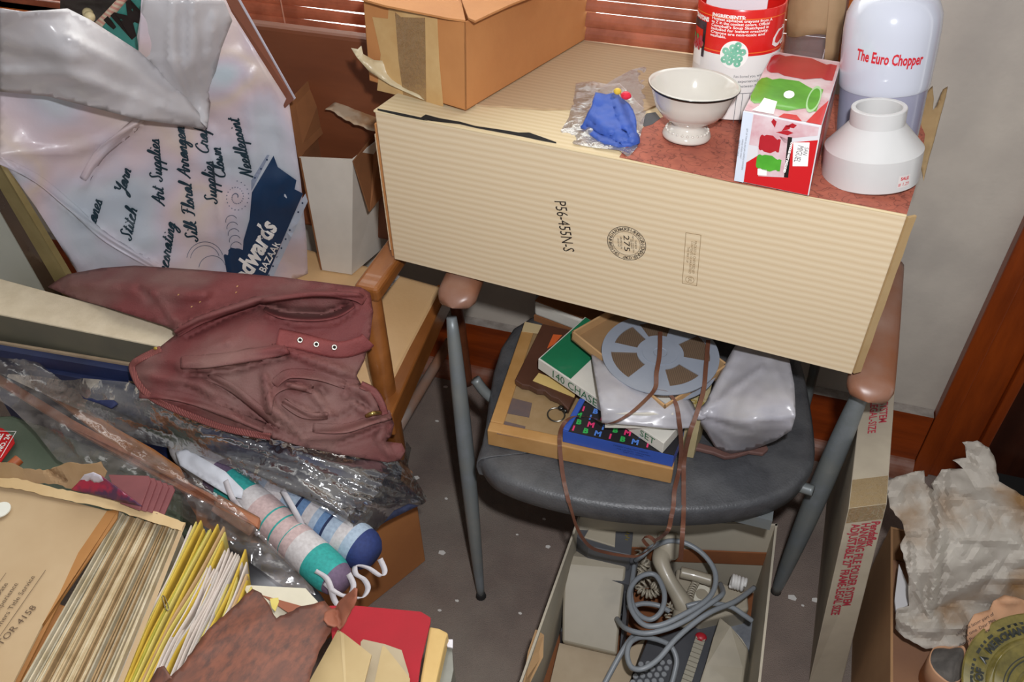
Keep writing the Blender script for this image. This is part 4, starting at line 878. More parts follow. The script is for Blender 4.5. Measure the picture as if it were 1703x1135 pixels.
b = MB(); b.lathe([(.93 * RR, -.0145), (.93 * RR, -.002)], RC, 64); b.build('tape_pack', stripes('brown_tape_pack', '#5a4a3c', '#6a5848', (1, .4, 0), 300, .5, .35), re, smooth=True, ang=40)
b = MB(); b.lathe([(.030, -.0018), (.030, .0012), (.012, .0012), (.0105, .0002)], RC, 32); b.build('hub', ggrey, re, smooth=True, ang=30)
tpm = mat('brown_magnetic_tape', '#6d4636', .22, '#5f3c2e', 20, spec=.7)
def strand(pts, wv=(.006, 0, .001)): MB().ribbon(pts, wv, .00025, 7).build('tape_strand', tpm, re, smooth=True, ang=50)
zh = RZ + .006
ef = lambda x, z=.43: P(x, 862, z=z)
strand([P(1098, 552, z=zh), P(1097, 590, z=zh + .004), P(1092, 620, z=zh + .003), P(1090, 645, z=zh - .004), P(1075, 664, z=zb + .055), P(1045, 690, z=zb + .052), P(1012, 705, z=zb + .03), P(985, 695, z=zi1 + .006), P(955, 693, z=zi1 + .004), P(938, 705, z=zi1 + .004), P(931, 726, z=ZS + .046), P(931, 744, z=ZS + .043), P(933, 766, z=ZS + .030), P(937, 796, z=SZ + .012), P(944, 828, z=SZ + .006), P(950, 848, z=SZ - .006),
        P(958, 874, Y=.845), P(970, 897, Y=.85), P(985, 912, Y=.86), P(1010, 920, Y=.87), P(1040, 925, Y=.87), P(1062, 925, Y=.87), P(1083, 912, Y=.865), P(1089, 902, Y=.86), P(1079, 893, Y=.86), P(1069, 897, Y=.865), P(1078, 909, Y=.87)], lambda t: (.0072, .0005, .001) if t < .55 else (.003, .002, .006))
strand([P(1092, 648, z=zh - .006), P(1110, 653, z=zb + .05), P(1124, 672, z=zb + .045), P(1130, 705, z=zb + .03), P(1133, 745, z=ZS + .06), P(1130, 780, z=ZS + .014), P(1122, 815, z=SZ + .012), P(1120, 842, z=SZ + .006), P(1116, 862, z=SZ - .006), P(1112, 880, Y=.845), P(1102, 892, Y=.855), P(1088, 900, Y=.86)], lambda t: (.0072, 0, .001))
strand([P(1178, 566, z=zh), P(1174, 610, z=zh), P(1170, 650, z=zb + .05), P(1158, 690, z=zb + .04), P(1147, 722, z=zb + .02), P(1138, 765, z=ZS + .03), P(1137, 810, z=SZ + .012), P(1137, 850, z=SZ - .002), P(1135, 890, Y=.845), P(1132, 932, Y=.845)], lambda t: (.0072, 0, .001))
b = MB(); b.tube([P(925, 690, z=ZS + .041) + V((.015 * math.cos(a), .012 * math.sin(a), .004 * math.sin(a))) for a in [k * PI / 5 for k in range(10)]], .0013, 8, 4, closed=True)
b2 = MB(); kr_ = b.build('key_ring', mat('dark_steel', '#4c4a45', .3, metal=.9), loc=P(925, 690, z=ZS + .0385)); tag(kr_, 'dark metal ring with swivel on the wooden game box', 'ring')
b2.ball(P(933, 679, z=ZS + .045), .006, .005, .004, 10, 6); b2.ball(P(940, 684, z=ZS + .044), .005, .004, .004, 10, 6); b2.build('swivel', mat('dark_steel_swivel', '#45433f', .3, metal=.9), kr_, smooth=True)
b = MB(); b.prism([P(x, y, z=ZS + .002) for x, y in [(1110, 742), (1150, 738), (1185, 748), (1215, 752), (1240, 745), (1272, 742), (1277, 752), (1268, 760), (1245, 757), (1222, 764), (1205, 766), (1185, 758), (1160, 752), (1140, 750)]], (0, 0, .008))
tag(bevel(b.build('leather_strap', mat('brown_leather', '#6a4d46', .5, '#5a3f3a', 15), loc=P(1200, 752, z=ZS)), .002), 'brown scalloped leather strap sticking out under the white bag', 'strap')

# ------------------------------------------------------------------ open carton on the floor with the telephone things
def R4(x, y): return (860 + x * .28185, 820 + y * .28185)
ZR = .24
c_bl, c_br, c_rn, c_ln = P(962, 858, z=ZR), P(1293, 872, z=ZR), P(1262, 1165, z=ZR), P(862, 1140, z=ZR)
def dropz(p, z, sh=V((0, 0, 0))): return V((p.x, p.y, z)) + sh
oc = thing('open_carton', 'open cream carton on the floor under the black seat holding telephone parts', 'carton', (-.03, .85, 0))
crw = mat('cream_carton_board', '#b0a795', .8, '#a69d8c', 8, dust='#a59f90', dsc=7); crk = mat('brown_carton_board', '#86512d', .85, '#774626', 8)
b = MB()
def wall2(p, q, mt, z0=.006, z1=None, t=.004, name='wall'):
    n = (q - p).cross(V((0, 0, 1))).normalized() * t
    return MB().hexa([dropz(p, z0), dropz(q, z0), dropz(q, z0) + n, dropz(p, z0) + n, p, q, q + n, p + n]).build(name, mt, oc)
wall2(c_bl, c_br, crw, name='back_panel'); wall2(c_br, c_rn, crw, name='side_panel'); wall2(c_ln, c_bl, crw, name='side_panel'); wall2(c_rn, c_ln, crw, z1=.1, name='front_panel')
MB().hexa([dropz(p, .001) for p in (c_bl, c_br, c_rn, c_ln)] + [dropz(p, .007) for p in (c_bl, c_br, c_rn, c_ln)]).build('bottom', crk, oc)
ci = sum((c_bl, c_br, c_rn, c_ln), V()) / 4
def inn(p, t=.006): return p + (ci - p).normalized() * t
b = MB(); n = V((0, 1, 0)) * -.004
b.prism([inn(c_bl) + V((0, -.002, -.085)), inn(c_br) + V((0, -.002, -.085)), inn(c_br) + V((0, -.002, -.125)), inn(c_bl) + V((0, -.002, -.125))], (0, -.003, 0)); b.build('inner_flap', crk, oc)
b = MB(); b.prism([P(*R4(x, y), z=zz) + V((.010, 0, 0)) for x, y, zz in [(85, 800, .235), (125, 830, .225), (120, 960, .215), (40, 1118, .21), (10, 1118, .232), (40, 930, .235)]], (-.003, 0, -.001)); b.build('torn_patch', mat('torn_kraft', '#a5835c', .9), oc)
beige = mat('beige_plastic', '#a89f8d', .35, '#a09785', 8, coat=.15, dust='#8a8476', dsc=12, dlo=.55, dhi=.85); dgrey = mat('dark_grey_plastic', '#55565a', .4, '#4a4b4f', 10); gcab = mat('grey_cable', '#868b90', .4, '#7e8388', 15)
# console slab
def slab(pl, pr, th):     # profile along the left edge and along the right edge
    b = MB(); n = len(pl); dn = V((0, .35, -1)).normalized() * th; vs = pl + pr + [p + dn for p in pl] + [p + dn for p in pr]; fs = []
    for i in range(n - 1):
        fs += [(i, i + 1, n + i + 1, n + i), (2 * n + i, 3 * n + i, 3 * n + i + 1, 2 * n + i + 1), (i, 2 * n + i, 2 * n + i + 1, i + 1), (n + i, n + i + 1, 3 * n + i + 1, 3 * n + i)]
    fs += [(0, n, 3 * n, 2 * n), (n - 1, 3 * n - 1, 4 * n - 1, 2 * n - 1)]
    return b.add(vs, fs)
con = thing('console', 'beige sloped plastic machine housing along the left wall of the open carton', 'machine', (-.17, .8, .007))
pl_ = [P(*R4(x, y), z=z) for x, y, z in [(350, 335, .150), (318, 372, .162), (290, 420, .160), (276, 470, .150), (268, 700, .105), (266, 880, .07)]]
pr_ = [P(*R4(x, y), z=z) for x, y, z in [(650, 372, .150), (642, 410, .162), (640, 450, .160), (636, 495, .150), (608, 740, .105), (588, 955, .07)]]
bevel(slab(pl_, pr_, .022).build('housing', beige, con, smooth=True, ang=25), .004)
b = MB(); b.aabb(*(lambda p, q: (min(p.x, q.x), max(p.x, q.x), min(p.y, q.y) + .0, max(p.y, q.y), .0085, .06))(pl_[3] + V((.015, 0, 0)), pr_[5] + V((-.01, .02, 0)))); b.build('chassis', dgrey, con)
b = MB(); q = [P(*R4(x, y), z=z) for x, y, z in [(642, 470, .140), (668, 440, .140), (642, 780, .085), (606, 935, .064)]]; b.prism(q, (.004, .01, -.03)); b.build('side_strip', dgrey, con)
# lower board
b = MB(); b.prism([P(*R4(x, y), z=.045) for x, y in [(250, 885), (590, 962), (760, 855), (640, 1180), (180, 1180)]], (0, 0, -.035))
tag(bevel(b.build('card_flap', mat('pinkish_cream_card', '#b8a68c', .8, '#ad9a80', 10), loc=(-.2, .6, .008)), .001), 'pale board lying flat below the beige machine in the open carton', 'board')
# cradle
cr2 = thing('cradle', 'grey plastic cradle holding a beige slab at the back of the open carton', 'cradle', (-.14, .93, .007))
b = MB(); q = [P(*R4(x, y), z=.20) for x, y in [(395, 170), (690, 180), (672, 372), (420, 318), (345, 250)]]; b.prism(q, (0, 0, -.05)); crf = bevel(b.build('frame', dgrey, cr2), .002)
b = MB(); q = [P(*R4(x, y), z=.203) for x, y in [(455, 158), (585, 170), (578, 318), (395, 262)]]; b.prism(q, (0, 0, -.02)); bevel(b.build('slab', beige, cr2), .0015)
b = MB(); q = [P(*R4(x, y), z=.212) for x, y in [(455, 100), (470, 120), (585, 160), (455, 160), (440, 130)]]; b.prism(q, (0, 0, -.01)); b.build('back_plate', beige, cr2)
b = MB()
for i in range(7):
    p = P(*R4(636 + (i % 2) * 8, 205 + i * 12), z=.2005); b.para(p, (.006, 0, 0), (0, .0015, 0), (0, 0, .001))
b.build('gold_contacts', mat('gold_contacts', '#a39248', .3, metal=.6), crf)
b = MB(); b.aabb(-.2, -.08, .92, .985, .008, .145); b.build('support', dgrey, cr2)
# telephone
ph = thing('telephone', 'beige desk telephone with its handset lifted off, in the open carton', 'telephone', (0, .9, .008))
q = [P(*R4(x, y), z=.10) for x, y in [(940, 440), (1160, 505), (1360, 590), (1370, 690), (1080, 760), (960, 650), (930, 540)]]
phb = bevel(MB().prism(q, (0, 0, -.085)).build('base', beige, ph), .006, 3)
b = MB(); b.tube([P(*R4(x, y), z=.128) for x, y in [(965, 470), (1050, 490), (1150, 520)]], .011, 12); b.build('cradle_rest', beige, ph, smooth=True)
b = MB(); ringp(b, 0, 0, .012, .021, flat(P(*R4(1090, 600), z=.1005), (1, 0, 0), (0, 1, 0), (0, 0, 1))); b.build('dial_ring', mat('pale_plastic', '#d8d3c2', .3), phb)
hs_ = thing('telephone_handset', 'beige telephone handset lying across the telephone in the open carton', 'handset', P(*R4(900, 450), z=.15))
hp = [P(*R4(x, y), z=z) for x, y, z in [(872, 350, .178), (850, 400, .182), (890, 500, .172), (960, 620, .15), (1000, 690, .135)]]
MB().tube(hp, lambda t: .0165 + .003 * math.cos(2 * PI * t), 14, 8).build('grip', beige, hs_, smooth=True)
ca0 = P(*R4(890, 300), z=.19); dirc = (P(*R4(880, 380), z=.165) - P(*R4(900, 230), z=.20)).normalized()
MB().lathe([(.013, -.022), (.020, -.018), (.0235, .0), (.0225, .022), (.019, .027), (.012, .028)], ca0, 28, dirc).build('earpiece', beige, hs_, smooth=True)
MB().lathe([(.013, -.02), (.022, -.012), (.0235, .004), (.019, .012)], hp[-1] + V((0, -.012, -.012)), 28, dirc).build('mouthpiece', beige, hs_, smooth=True)
def coil(name, label, pts, r, wr, turns, m, cat='cord', grp=None):
    base = spline([V(p) for p in pts], 24); n = len(base); out = []
    for k in range(turns * 9):
        t = k / (turns * 9 - 1) * (n - 1); i = min(int(t), n - 2); p = base[i].lerp(base[i + 1], t - i); tg = (base[i + 1] - base[i]).normalized()
        e1 = tg.cross(V((0, 0, 1))); e1 = e1.normalized() if e1.length > .01 else V((1, 0, 0)); e2 = tg.cross(e1); a = 2 * PI * k / 9
        out.append(p + (e1 * math.cos(a) + e2 * math.sin(a)) * r)
    b = MB(); b.tube(out, wr, 6, 1); return tag(b.build(name, m, loc=pts[0], smooth=True), label, cat, grp)
coil('coiled_cord', 'beige coiled handset cord bunched behind the grey cable loop', [P(*R4(x, y), z=z) for x, y, z in [(700, 250, .17), (760, 220, .175), (800, 240, .17), (740, 300, .15), (710, 350, .14), (760, 420, .12), (720, 470, .11), (790, 500, .10), (720, 560, .095), (780, 600, .09), (840, 570, .10), (800, 540, .11)]], .0075, .0024, 40, beige)
coil('coiled_cord', 'short beige coiled cord end beside the fallen handset', [P(*R4(x, y), z=z) for x, y, z in [(1055, 530, .115), (1030, 580, .12), (1010, 640, .125), (960, 690, .12), (905, 660, .11), (890, 740, .10)]], .006, .002, 22, beige)
coil('coiled_cord', 'small white coil of cord by the right wall of the open carton', [P(*R4(x, y), z=.13) for x, y in [(1265, 520), (1300, 530), (1345, 545)]], .012, .0034, 5, mat('white_cord', '#d8d6d2', .4))
gc = thing('grey_cable', 'thick grey cable looped loosely over the telephone in the open carton', 'cable', (0, .82, .1))
def cab(pts, r=.0048): MB().tube([P(*R4(x, y), z=z) for x, y, z in pts], r, 10, 8).build('cable_loop', gcab, gc, smooth=True)
cab([(590, 745, .12), (640, 800, .17), (750, 830, .185), (880, 805, .19), (1000, 750, .19), (1100, 680, .19), (1180, 625, .19), (1215, 590, .18), (1200, 540, .15)])
cab([(700, 400, .16), (740, 370, .19), (800, 320, .21), (900, 285, .212), (1000, 300, .21), (1100, 365, .205), (1165, 460, .20), (1165, 560, .20), (1110, 640, .20), (980, 720, .20), (850, 780, .195), (750, 780, .19), (680, 700, .185), (662, 600, .18), (690, 530, .18), (750, 485, .18), (820, 490, .18), (868, 590, .18), (855, 690, .18), (800, 745, .175), (740, 735, .17), (690, 680, .165), (670, 600, .165), (680, 520, .16), (690, 430, .15)])
cab([(1400, 560, .15), (1290, 640, .17), (1150, 700, .185), (1050, 765, .185), (930, 870, .18), (830, 985, .17), (740, 1040, .165), (675, 1030, .16), (650, 960, .16), (665, 890, .16), (720, 855, .155), (800, 860, .15), (900, 900, .14), (940, 980, .13), (930, 1060, .12), (905, 1150, .11)])
cab([(700, 830, .14), (650, 890, .15), (590, 990, .14), (510, 1140, .12)]); cab([(1000, 670, .17), (1100, 650, .175), (1250, 670, .165), (1335, 720, .155), (1385, 755, .145)]); cab([(650, 680, .13), (740, 655, .14), (830, 665, .145), (900, 700, .14)])
# keypad phone and strip, curved handset at the right
kp_ = thing('keypad_unit', 'dark grey keypad unit with round keys at the front of the open carton', 'keypad', (-.02, .68, .008))
b = MB(); b.prism([P(*R4(x, y), z=.07) for x, y in [(770, 865), (1190, 740), (1080, 1190), (660, 1190), (700, 1040)]], (0, 0, -.06)); kcase = bevel(b.build('case', dgrey, kp_), .003)
keym = mat('grey_keys', '#8d9094', .4)
for i in range(5):
    for j in range(4):
        x, y = R4(730 + i * 42 - j * 16, 1015 + j * 36 - i * 3); p = P(x, y, z=.0705); o = MB().lathe([(.005, 0), (.005, .003), (.004, .004)], p, 12).build('key', keym, kcase, smooth=True, ang=40)
stp = thing('label_strip', 'ribbed pale strip with a red tip beside the keypad unit', 'strip', P(*R4(1010, 980), z=.073))
b = MB(); p0, p1 = P(*R4(960, 1140), z=.076), P(*R4(1055, 850), z=.076); u = p1 - p0; v_ = V((0, 0, 1)).cross(u).normalized() * -.018; b.para(p0, u, v_, V((0, 0, .006)))
for i in range(11): b.para(p0 + u * (i / 11 + .02) + V((0, 0, .006)), u * .065, v_, V((0, 0, .003)))
b.build('strip_body', mat('grey_beige_plastic', '#a09a8a', .5), stp)
b = MB(); b.ball(p1 + v_ * .5 + V((0, 0, .006)), .011, .009, .006); b.build('red_tip', mat('red_rubber', '#b0202c', .4), stp, smooth=True)
bl2 = [P(*R4(x, y), z=z) for x, y, z in [(1195, 728, .135), (1260, 790, .138), (1330, 860, .13), (1365, 920, .12), (1345, 1040, .11), (1325, 1180, .10), (1055, 1180, .10), (1110, 1010, .115), (1160, 850, .13)]]
tag(bevel(MB().prism(bl2, (.01, 0, -.045)).build('machine_cover', beige, loc=(.1, .75, .05)), .004), 'beige curved machine cover leaning on the right wall of the open carton', 'cover')
tag(MB().prism([P(*R4(x, y), z=.05) for x, y in [(1230, 760), (1390, 740), (1400, 1000), (1380, 1150), (1340, 1150), (1370, 930)]], (0, 0, -.042)).build('cable_bundle', mat('smoky_grey_plastic', '#6d7076', .25, '#8f949a', 18), loc=(.14, .8, .008)), 'smoky grey plastic part squeezed along the right wall of the open carton', 'plastic part')

# ------------------------------------------------------------------ hanging file box standing at the right
pz = .5
TLp, TRp = P(1411, 846, z=pz), P(1475, 838, z=pz); BLp, BRp = P(1345, 1137, z=0), P(1400, 1137, z=0); bk = V((.028, .50, -.02))
pd = thing('file_frame_box', 'tall narrow cream carton with red lettering standing right of the armchair', 'carton', (BLp + BRp) / 2)
pcm = mat('grey_cream_carton', '#b3a894', .7, '#a89d89', 9, dust='#94897a', dsc=6)
BLp.z = BRp.z = 0
b = MB(); bkb = V((.01, .46, 0)); b.hexa([BLp, BRp, BRp + bkb, BLp + bkb, TLp, TRp, TRp + bk, TLp + bk]); bevel(b.build('carton_body', pcm, pd), .0015)
nn = (BRp - BLp).cross(TLp - BLp).normalized(); nn = nn if nn.dot(EYE - BLp) > 0 else -nn
Np = quadfn([BLp, BRp, TRp, TLp], nn, .0006); wN, hN = (BRp - BLp).length * .5 + (TRp - TLp).length * .5, (TLp - BLp).length
NF = lambda x, y: Np(.5 + y / wN, 1 - x / hN)     # x runs down the face, y to the right
redb = mat('carton_red_ink', '#a62a3c', .7)
letter([('Pendaflex', .0205, .068, .0195, dict(bold=.0006, sx=.76, shear=.15)), ('HANGING FILE FOLDER SYSTEM', .0205, .040, .0035, dict(align='LEFT', sx=.74, bold=.0005)), ('ADJUSTABLE 27" FRAME-LEGAL SIZE', .0205, .040, -.0130, dict(align='LEFT', sx=.74, bold=.0005))], NF, redb, pd)
tn = (TRp - TLp).cross(bk).normalized(); tn = tn if tn.z > 0 else -tn
Tq = quadfn([TLp, TRp, TRp + bk, TLp + bk], tn, .0006)
letter([('SYSTEM', .020, -.215, .012, dict(sx=.8, bold=.0003)), ('LEGAL-SIZE', .020, -.205, -.006, dict(sx=.8, bold=.0003))], lambda x, y: Tq(.5 + y / wN, -x / bk.length), redb, pd)
b = MB(); rect(b, .02, .0, .98, .12, Tq); rect(b, .02, .93, .98, 1, Np); b.build('tape', film('shiny_tape', '#efe2c8', .25, .4, .08, .8, 120, '#c4b08c'), pd)
# ------------------------------------------------------------------ carton with stained paper and glass at the right
kraftd = mat('dull_kraft_board', '#94704c', .8, '#876443', 6)
rc = thing('brown_carton', 'brown open carton on the floor at the right holding stained paper and glass', 'carton', (.56, .8, 0))
cbk = mat('brown_carton_inside', '#8f684c', .85, '#85604a', 8)
zc = .27; x0c = P(1481, 1040, z=zc).x; x1c, y0c, y1c = .80, .50, 1.10
b = MB(); b.aabb(x0c, x1c, y0c, y1c, .001, .006); b.aabb(x0c, x0c + .004, y0c, y1c, .006, zc); b.aabb(x1c - .004, x1c, y0c, y1c, .006, zc); b.aabb(x0c + .004, x1c - .004, y1c - .004, y1c, .006, zc); b.aabb(x0c + .004, x1c - .004, y0c, y0c + .004, .006, zc); b.build('body', kraftd, rc)
b = MB(); b.aabb(x0c + .006, x1c - .006, y0c + .006, y1c - .006, .18, .184); b.build('inner_flap', cbk, rc)
spw = mat('stained_white_paper', '#bdb6ab', .85, '#aea69b', 14, dust='#8f6d45', dsc=8, dlo=.50, dhi=.70, trans=.08)
wpo = [(1474, 799), (1500, 791), (1516, 786), (1537, 783), (1538, 803), (1553, 816), (1548, 806), (1566, 781), (1602, 780), (1584, 766), (1607, 762), (1605, 742), (1600, 736), (1625, 733), (1645, 745), (1655, 766), (1661, 801), (1703, 826), (1760, 850), (1760, 1000), (1660, 1010), (1610, 1040), (1605, 1072), (1580, 1079), (1540, 1080), (1505, 1062), (1489, 1046), (1491, 1014), (1512, 1008), (1511, 960), (1497, 906), (1506, 890), (1500, 868), (1480, 845)]
sp1 = drape('crumpled_paper', wpo, [L_(1480, 800, .40), L_(1535, 790, .42), L_(1560, 800, .42), L_(1630, 740, .44), L_(1660, 800, .42), L_(1760, 850, .41), L_(1500, 870, .40), L_(1530, 900, .40), L_(1600, 860, .42), L_(1640, 920, .38), L_(1760, 980, .34), L_(1510, 960, .36), L_(1560, 1000, .30), L_(1640, 1000, .28), L_(1495, 1040, .27), L_(1540, 1078, .25), L_(1605, 1070, .25), L_(1590, 950, .36)], spw, None, step=6, jag=1.2,
   folds=[([(1553, 816), (1568, 880), (1555, 960), (1545, 1020)], 11, .026), ([(1580, 820), (1640, 835), (1760, 870)], 12, .018), ([(1560, 830), (1575, 900), (1560, 1000)], 9, -.012), ([(1510, 890), (1540, 885), (1560, 895)], 5, -.008), ([(1515, 905), (1520, 970), (1540, 1020)], 7, .012), ([(1540, 1020), (1600, 1000), (1660, 1010)], 10, -.016), ([(1495, 1035), (1540, 1050), (1600, 1045)], 12, .016), ([(1600, 900), (1680, 900), (1760, 930)], 8, .010), ([(1570, 990), (1640, 960), (1700, 965)], 9, .009), ([(1605, 745), (1640, 780), (1655, 800)], 9, .010)],
   nz=((.008, .05), (.004, .018)), crumple=.026, cs=44, ang=14, th=.0006, loc=(.55, .9, .25))
tag(sp1, 'crumpled torn white paper with brown stains in the right hand carton', 'paper')
b = MB(); b.prism([P(x, y, z=.262) for x, y in [(1494, 942), (1512, 985), (1510, 1010), (1489, 1020), (1487, 1000)]], (0, .002, .004)); tag(b.build('white_liner', mat('white_liner_paper', '#d0cfd0', .7), loc=(.4, .9, .26)), 'white paper strip against the left wall of the right hand carton', 'paper')
# peach newsprint and glass
npm = mat('peach_newsprint', '#c79a78', .85, '#bd8f6c', 12); npi = mat('newsprint_ink', '#4a3d38', .8)
n1_ = drape('newsprint_sheet', [(1608, 1062), (1610, 1040), (1620, 1022), (1645, 1015), (1652, 1000), (1670, 990), (1690, 994), (1720, 1005), (1720, 1060), (1650, 1090), (1612, 1080)], [L_(1610, 1060, .29), L_(1650, 1010, .31), L_(1690, 995, .32), L_(1700, 1050, .27), L_(1630, 1080, .27), L_(1640, 1045, .31)], npm, None, step=6, folds=[([(1650, 1015), (1640, 1060)], 8, .010), ([(1665, 1000), (1690, 1000)], 8, .012)], nz=((.004, .02),), th=.0006)
tag(n1_, 'peach newspaper wrapped behind the amber glass dish', 'newspaper')
letter([('and the latter part of', 8, 0, 12, {}), ('his time. Dear Mrs', 8, 2, 2, {}), ('from Paris - New York', 8, -2, -8, {})], on(n1_, 1628, 1048, 28, .003), npi, n1_)
b = MB(); gcn = P(1566, 1108, z=.225); vs = []; fs = []
ringpts = [(1553, 1078), (1580, 1077), (1602, 1076), (1605, 1095), (1600, 1130), (1580, 1138), (1556, 1122), (1545, 1100)]
top_ = spline([P(x, y, z=.25) for x, y in ringpts], 5, True); n = len(top_); cmid = sum(top_, V()) / n
for s, dz in ((1, 0), (.96, .004), (.93, -.002), (.86, -.05)):
    for p in top_: vs.append(cmid + (p - cmid) * s + V((0, 0, dz + .004 * noise.noise(p * 60))))
outer = [cmid + (p - cmid) * .97 + V((0, 0, -.06)) for p in top_]; vs += outer
for i in range(3):
    for k in range(n): fs.append((i * n + k, i * n + (k + 1) % n, (i + 1) * n + (k + 1) % n, (i + 1) * n + k))
for k in range(n): fs.append((k, (k + 1) % n, 4 * n + (k + 1) % n, 4 * n + k))
fs += [tuple(range(3 * n, 4 * n)), tuple(range(4 * n, 5 * n))]
tag(mesh('newsprint_twist', vs, fs, [npm, mat('shaded_newsprint_inside', '#77716a', .9, '#5f5a55', 40)], mi=[1 if 2 * n <= i < 3 * n or i == 4 * n else 0 for i in range(len(fs))], smooth=True, loc=cmid + V((0, 0, -.06))), 'curled ring of peach newspaper in the right hand carton, left of the glass', 'newspaper')  # inner faces darker grey: shade inside the ring put into the colour
gd = P(1752, 1160, z=.30); gl = thing('glass_dish', 'amber glass dish with dark lettering around its rim in the right hand carton', 'dish', gd + V((0, 0, -.05)))
amber = mat('amber_glass', '#9a8c4a', .06, '#6f6636', 26, coat=1.0, trans=.25); axg = (EYE - gd).normalized().lerp(V((0, 0, 1)), .6).normalized()
b = MB(); b.lathe([(.06, -.03), (.100, -.012), (.124, .004), (.1265, .008), (.124, .010), (.110, .004), (.092, -.002), (.088, .002), (.083, .003), (.078, -.003), (.05, -.012), (.046, -.004), (.042, -.012), (.0, -.014)], gd, 96, axg, True, False); b.build('dish_body', amber, gl, smooth=True, ang=40)
e1 = (V((1, 0, 0)) - axg * axg.x).normalized(); e2 = axg.cross(e1)
fg = lambda x, y: gd + e1 * x + e2 * y + axg * (.0058 if math.hypot(x, y) > .1 else .004)
glk = mat('black_glass_lettering', '#23251d', .4)
arc_text('MAKE MORE NORTH LIFE CHANT', .0185, .1165, 4.2, 1.9, fg, glk, gl, bold=.0012); arc_text('THE WORTH OF A MERCHANT', .0150, .1005, 4.1, 1.9, fg, glk, gl, bold=.001)
b = MB()
for r in (.0655, .060): ringp(b, 0, 0, r, r + .002, lambda x, y: gd + e1 * x + e2 * y - axg * .0065, 40, 2, 4.2)
b.build('inner_rings', glk, gl)
# scraps on the floor
scm = mat('white_scraps', '#d6d2cc', .8)
rnd = random.Random(11)
for x, y, s in [(741, 644, 5), (794, 638, 4), (727, 701, 4), (905, 864, 4), (911, 910, 6), (860, 890, 3), (735, 920, 8), (742, 830, 4), (1318, 995, 9), (1356, 999, 8), (1335, 1008, 3), (865, 1021, 4), (760, 1000, 4), (731, 1016, 4), (692, 795, 7), (848, 512, 0)]:
    if s == 0: continue
    p = P(x, y, z=.001); r = .72 * s * p.__sub__(EYE).length / FPX; b = MB()
    pts = [p + V((r * (1 + .3 * rnd.random()) * math.cos(a + rnd.random() * .4), r * .8 * math.sin(a + rnd.random() * .4), 0)) for a in [k * 2 * PI / 5 for k in range(5)]]
    b.prism(pts, (0, 0, .0012)); tag(b.build('paper_scrap', scm, loc=p), 'tiny white scrap of paper lying on the grey floor', 'scrap', 'white scraps on the floor')

# ------------------------------------------------------------------ wooden armchair
wch = thing('wooden_armchair', 'brown wooden armchair with beige seat pad, buried under clothes left of the cartons', 'chair', (-.85, 1.2, 0))
cw = mat('chair_wood', '#9c602f', .32, '#854f24', 4, stretch=(5, 2, 5), coat=.25)
cwb = mat('chair_back_wood', '#7a452a', .45, '#6e3d25', 4, stretch=(1, 1, 5))
bev = mat('beige_vinyl', '#e2ba88', .5, '#d8ae7b', 6, bump=.1, bsc=120)
q = [P(642, 655, z=.43), P(735, 478, z=.43)]
b = MB(); b.hexa([V((-1.07, 1.0, .36)), V((-.60, 1.0, .36)), V((-.60, 1.39, .36)), V((-1.07, 1.39, .36)), V((-1.07, 1.0, .43)), q[0], q[1], V((-1.07, 1.39, .43))]); bevel(b.build('seat_pad', bev, wch), .012, 3)
rA, rB = P(652, 690, z=.425), P(748, 475, z=.425); rd = (rB - rA); rs = V((rd.y, -rd.x, 0)).normalized() * .028
rA2, rB2 = rA - rs, rB - rs
b = MB(); b.hexa([rA2 + V((0, 0, -.06)), rA + V((0, 0, -.06)), rB + V((0, 0, -.06)), rB2 + V((0, 0, -.06)), rA2, rA, rB, rB2]); bevel(b.build('seat_rail', cw, wch), .004)
b = MB(); b.aabb(-1.07, -.60, 1.0, 1.03, .345, .405); bevel(b.build('seat_rail', cw, wch), .004)
fl0 = P(638, 640, z=.44)
b = MB(); b.tube([V((fl0.x - .03, fl0.y + .06, .015)), V((fl0.x - .012, fl0.y + .03, .2)), fl0, P(612, 475, z=.63)], lambda t: .017 + .007 * t - .012 * max(0, t - .72), 16, 8); b.build('leg', cw, wch, smooth=True)
a0, a1 = P(613, 468, z=.648), P(668, 392, z=.648)
ad = (a1 - a0).normalized(); an = V((ad.y, -ad.x, 0)); aw = .024
b = MB(); b.para(a0 - an * aw - ad * .016 + V((0, 0, -.035)), an * aw * 2, ad * .34, V((0, 0, .033))); bevel(b.build('arm', cw, wch), .009, 3)
rl0, rl1 = P(777, 637, z=.002), V((-.60, 1.40, .62))
b = MB(); b.tube([rl0, rl0.lerp(V((-.615, 1.42, .40)), .5), V((-.615, 1.42, .40)), rl1], .015, 10, 5); b.build('leg', cwb, wch, smooth=True)
b = MB(); b.tube([V((-1.08, 1.44, .002)), V((-1.07, 1.40, .62))], .016, 10, 3); b.build('leg', cwb, wch)
b = MB(); b.tube([V((-1.07, 1.02, .002)), V((-1.07, 1.02, .42))], .018, 10, 3); b.build('leg', cw, wch)
b = MB(); b.tube([P(748, 568, z=.19), P(662, 712, z=.19)], .012, 12, 4); b.build('stretcher', mat('dusty_rail_wood', '#9a6a4e', .6, '#8b8078', 9), wch, smooth=True)
b = MB(); b.aabb(-1.09, -.60, 1.40, 1.43, .47, .93); bevel(b.build('backrest', cwb, wch), .008)
b = MB(); b.prism([P(x, y, z=.4312) for x, y in [(620, 470), (658, 456), (665, 460), (628, 502), (608, 505), (600, 480)]], (0, 0, .0004)); 
lab = tag(b.build('seat_label', mat('white_printed_label', '#cfcdca', .6), loc=P(630, 480, z=.431)), 'white printed label sheet on the beige chair seat beside the arm post', 'label')
lf = flat(P(636, 484, z=.4318), P(660, 458, z=.43) - P(628, 500, z=.43), V((0, 0, 1)).cross(P(660, 458, z=.43) - P(628, 500, z=.43)), V((0, 0, 1)))
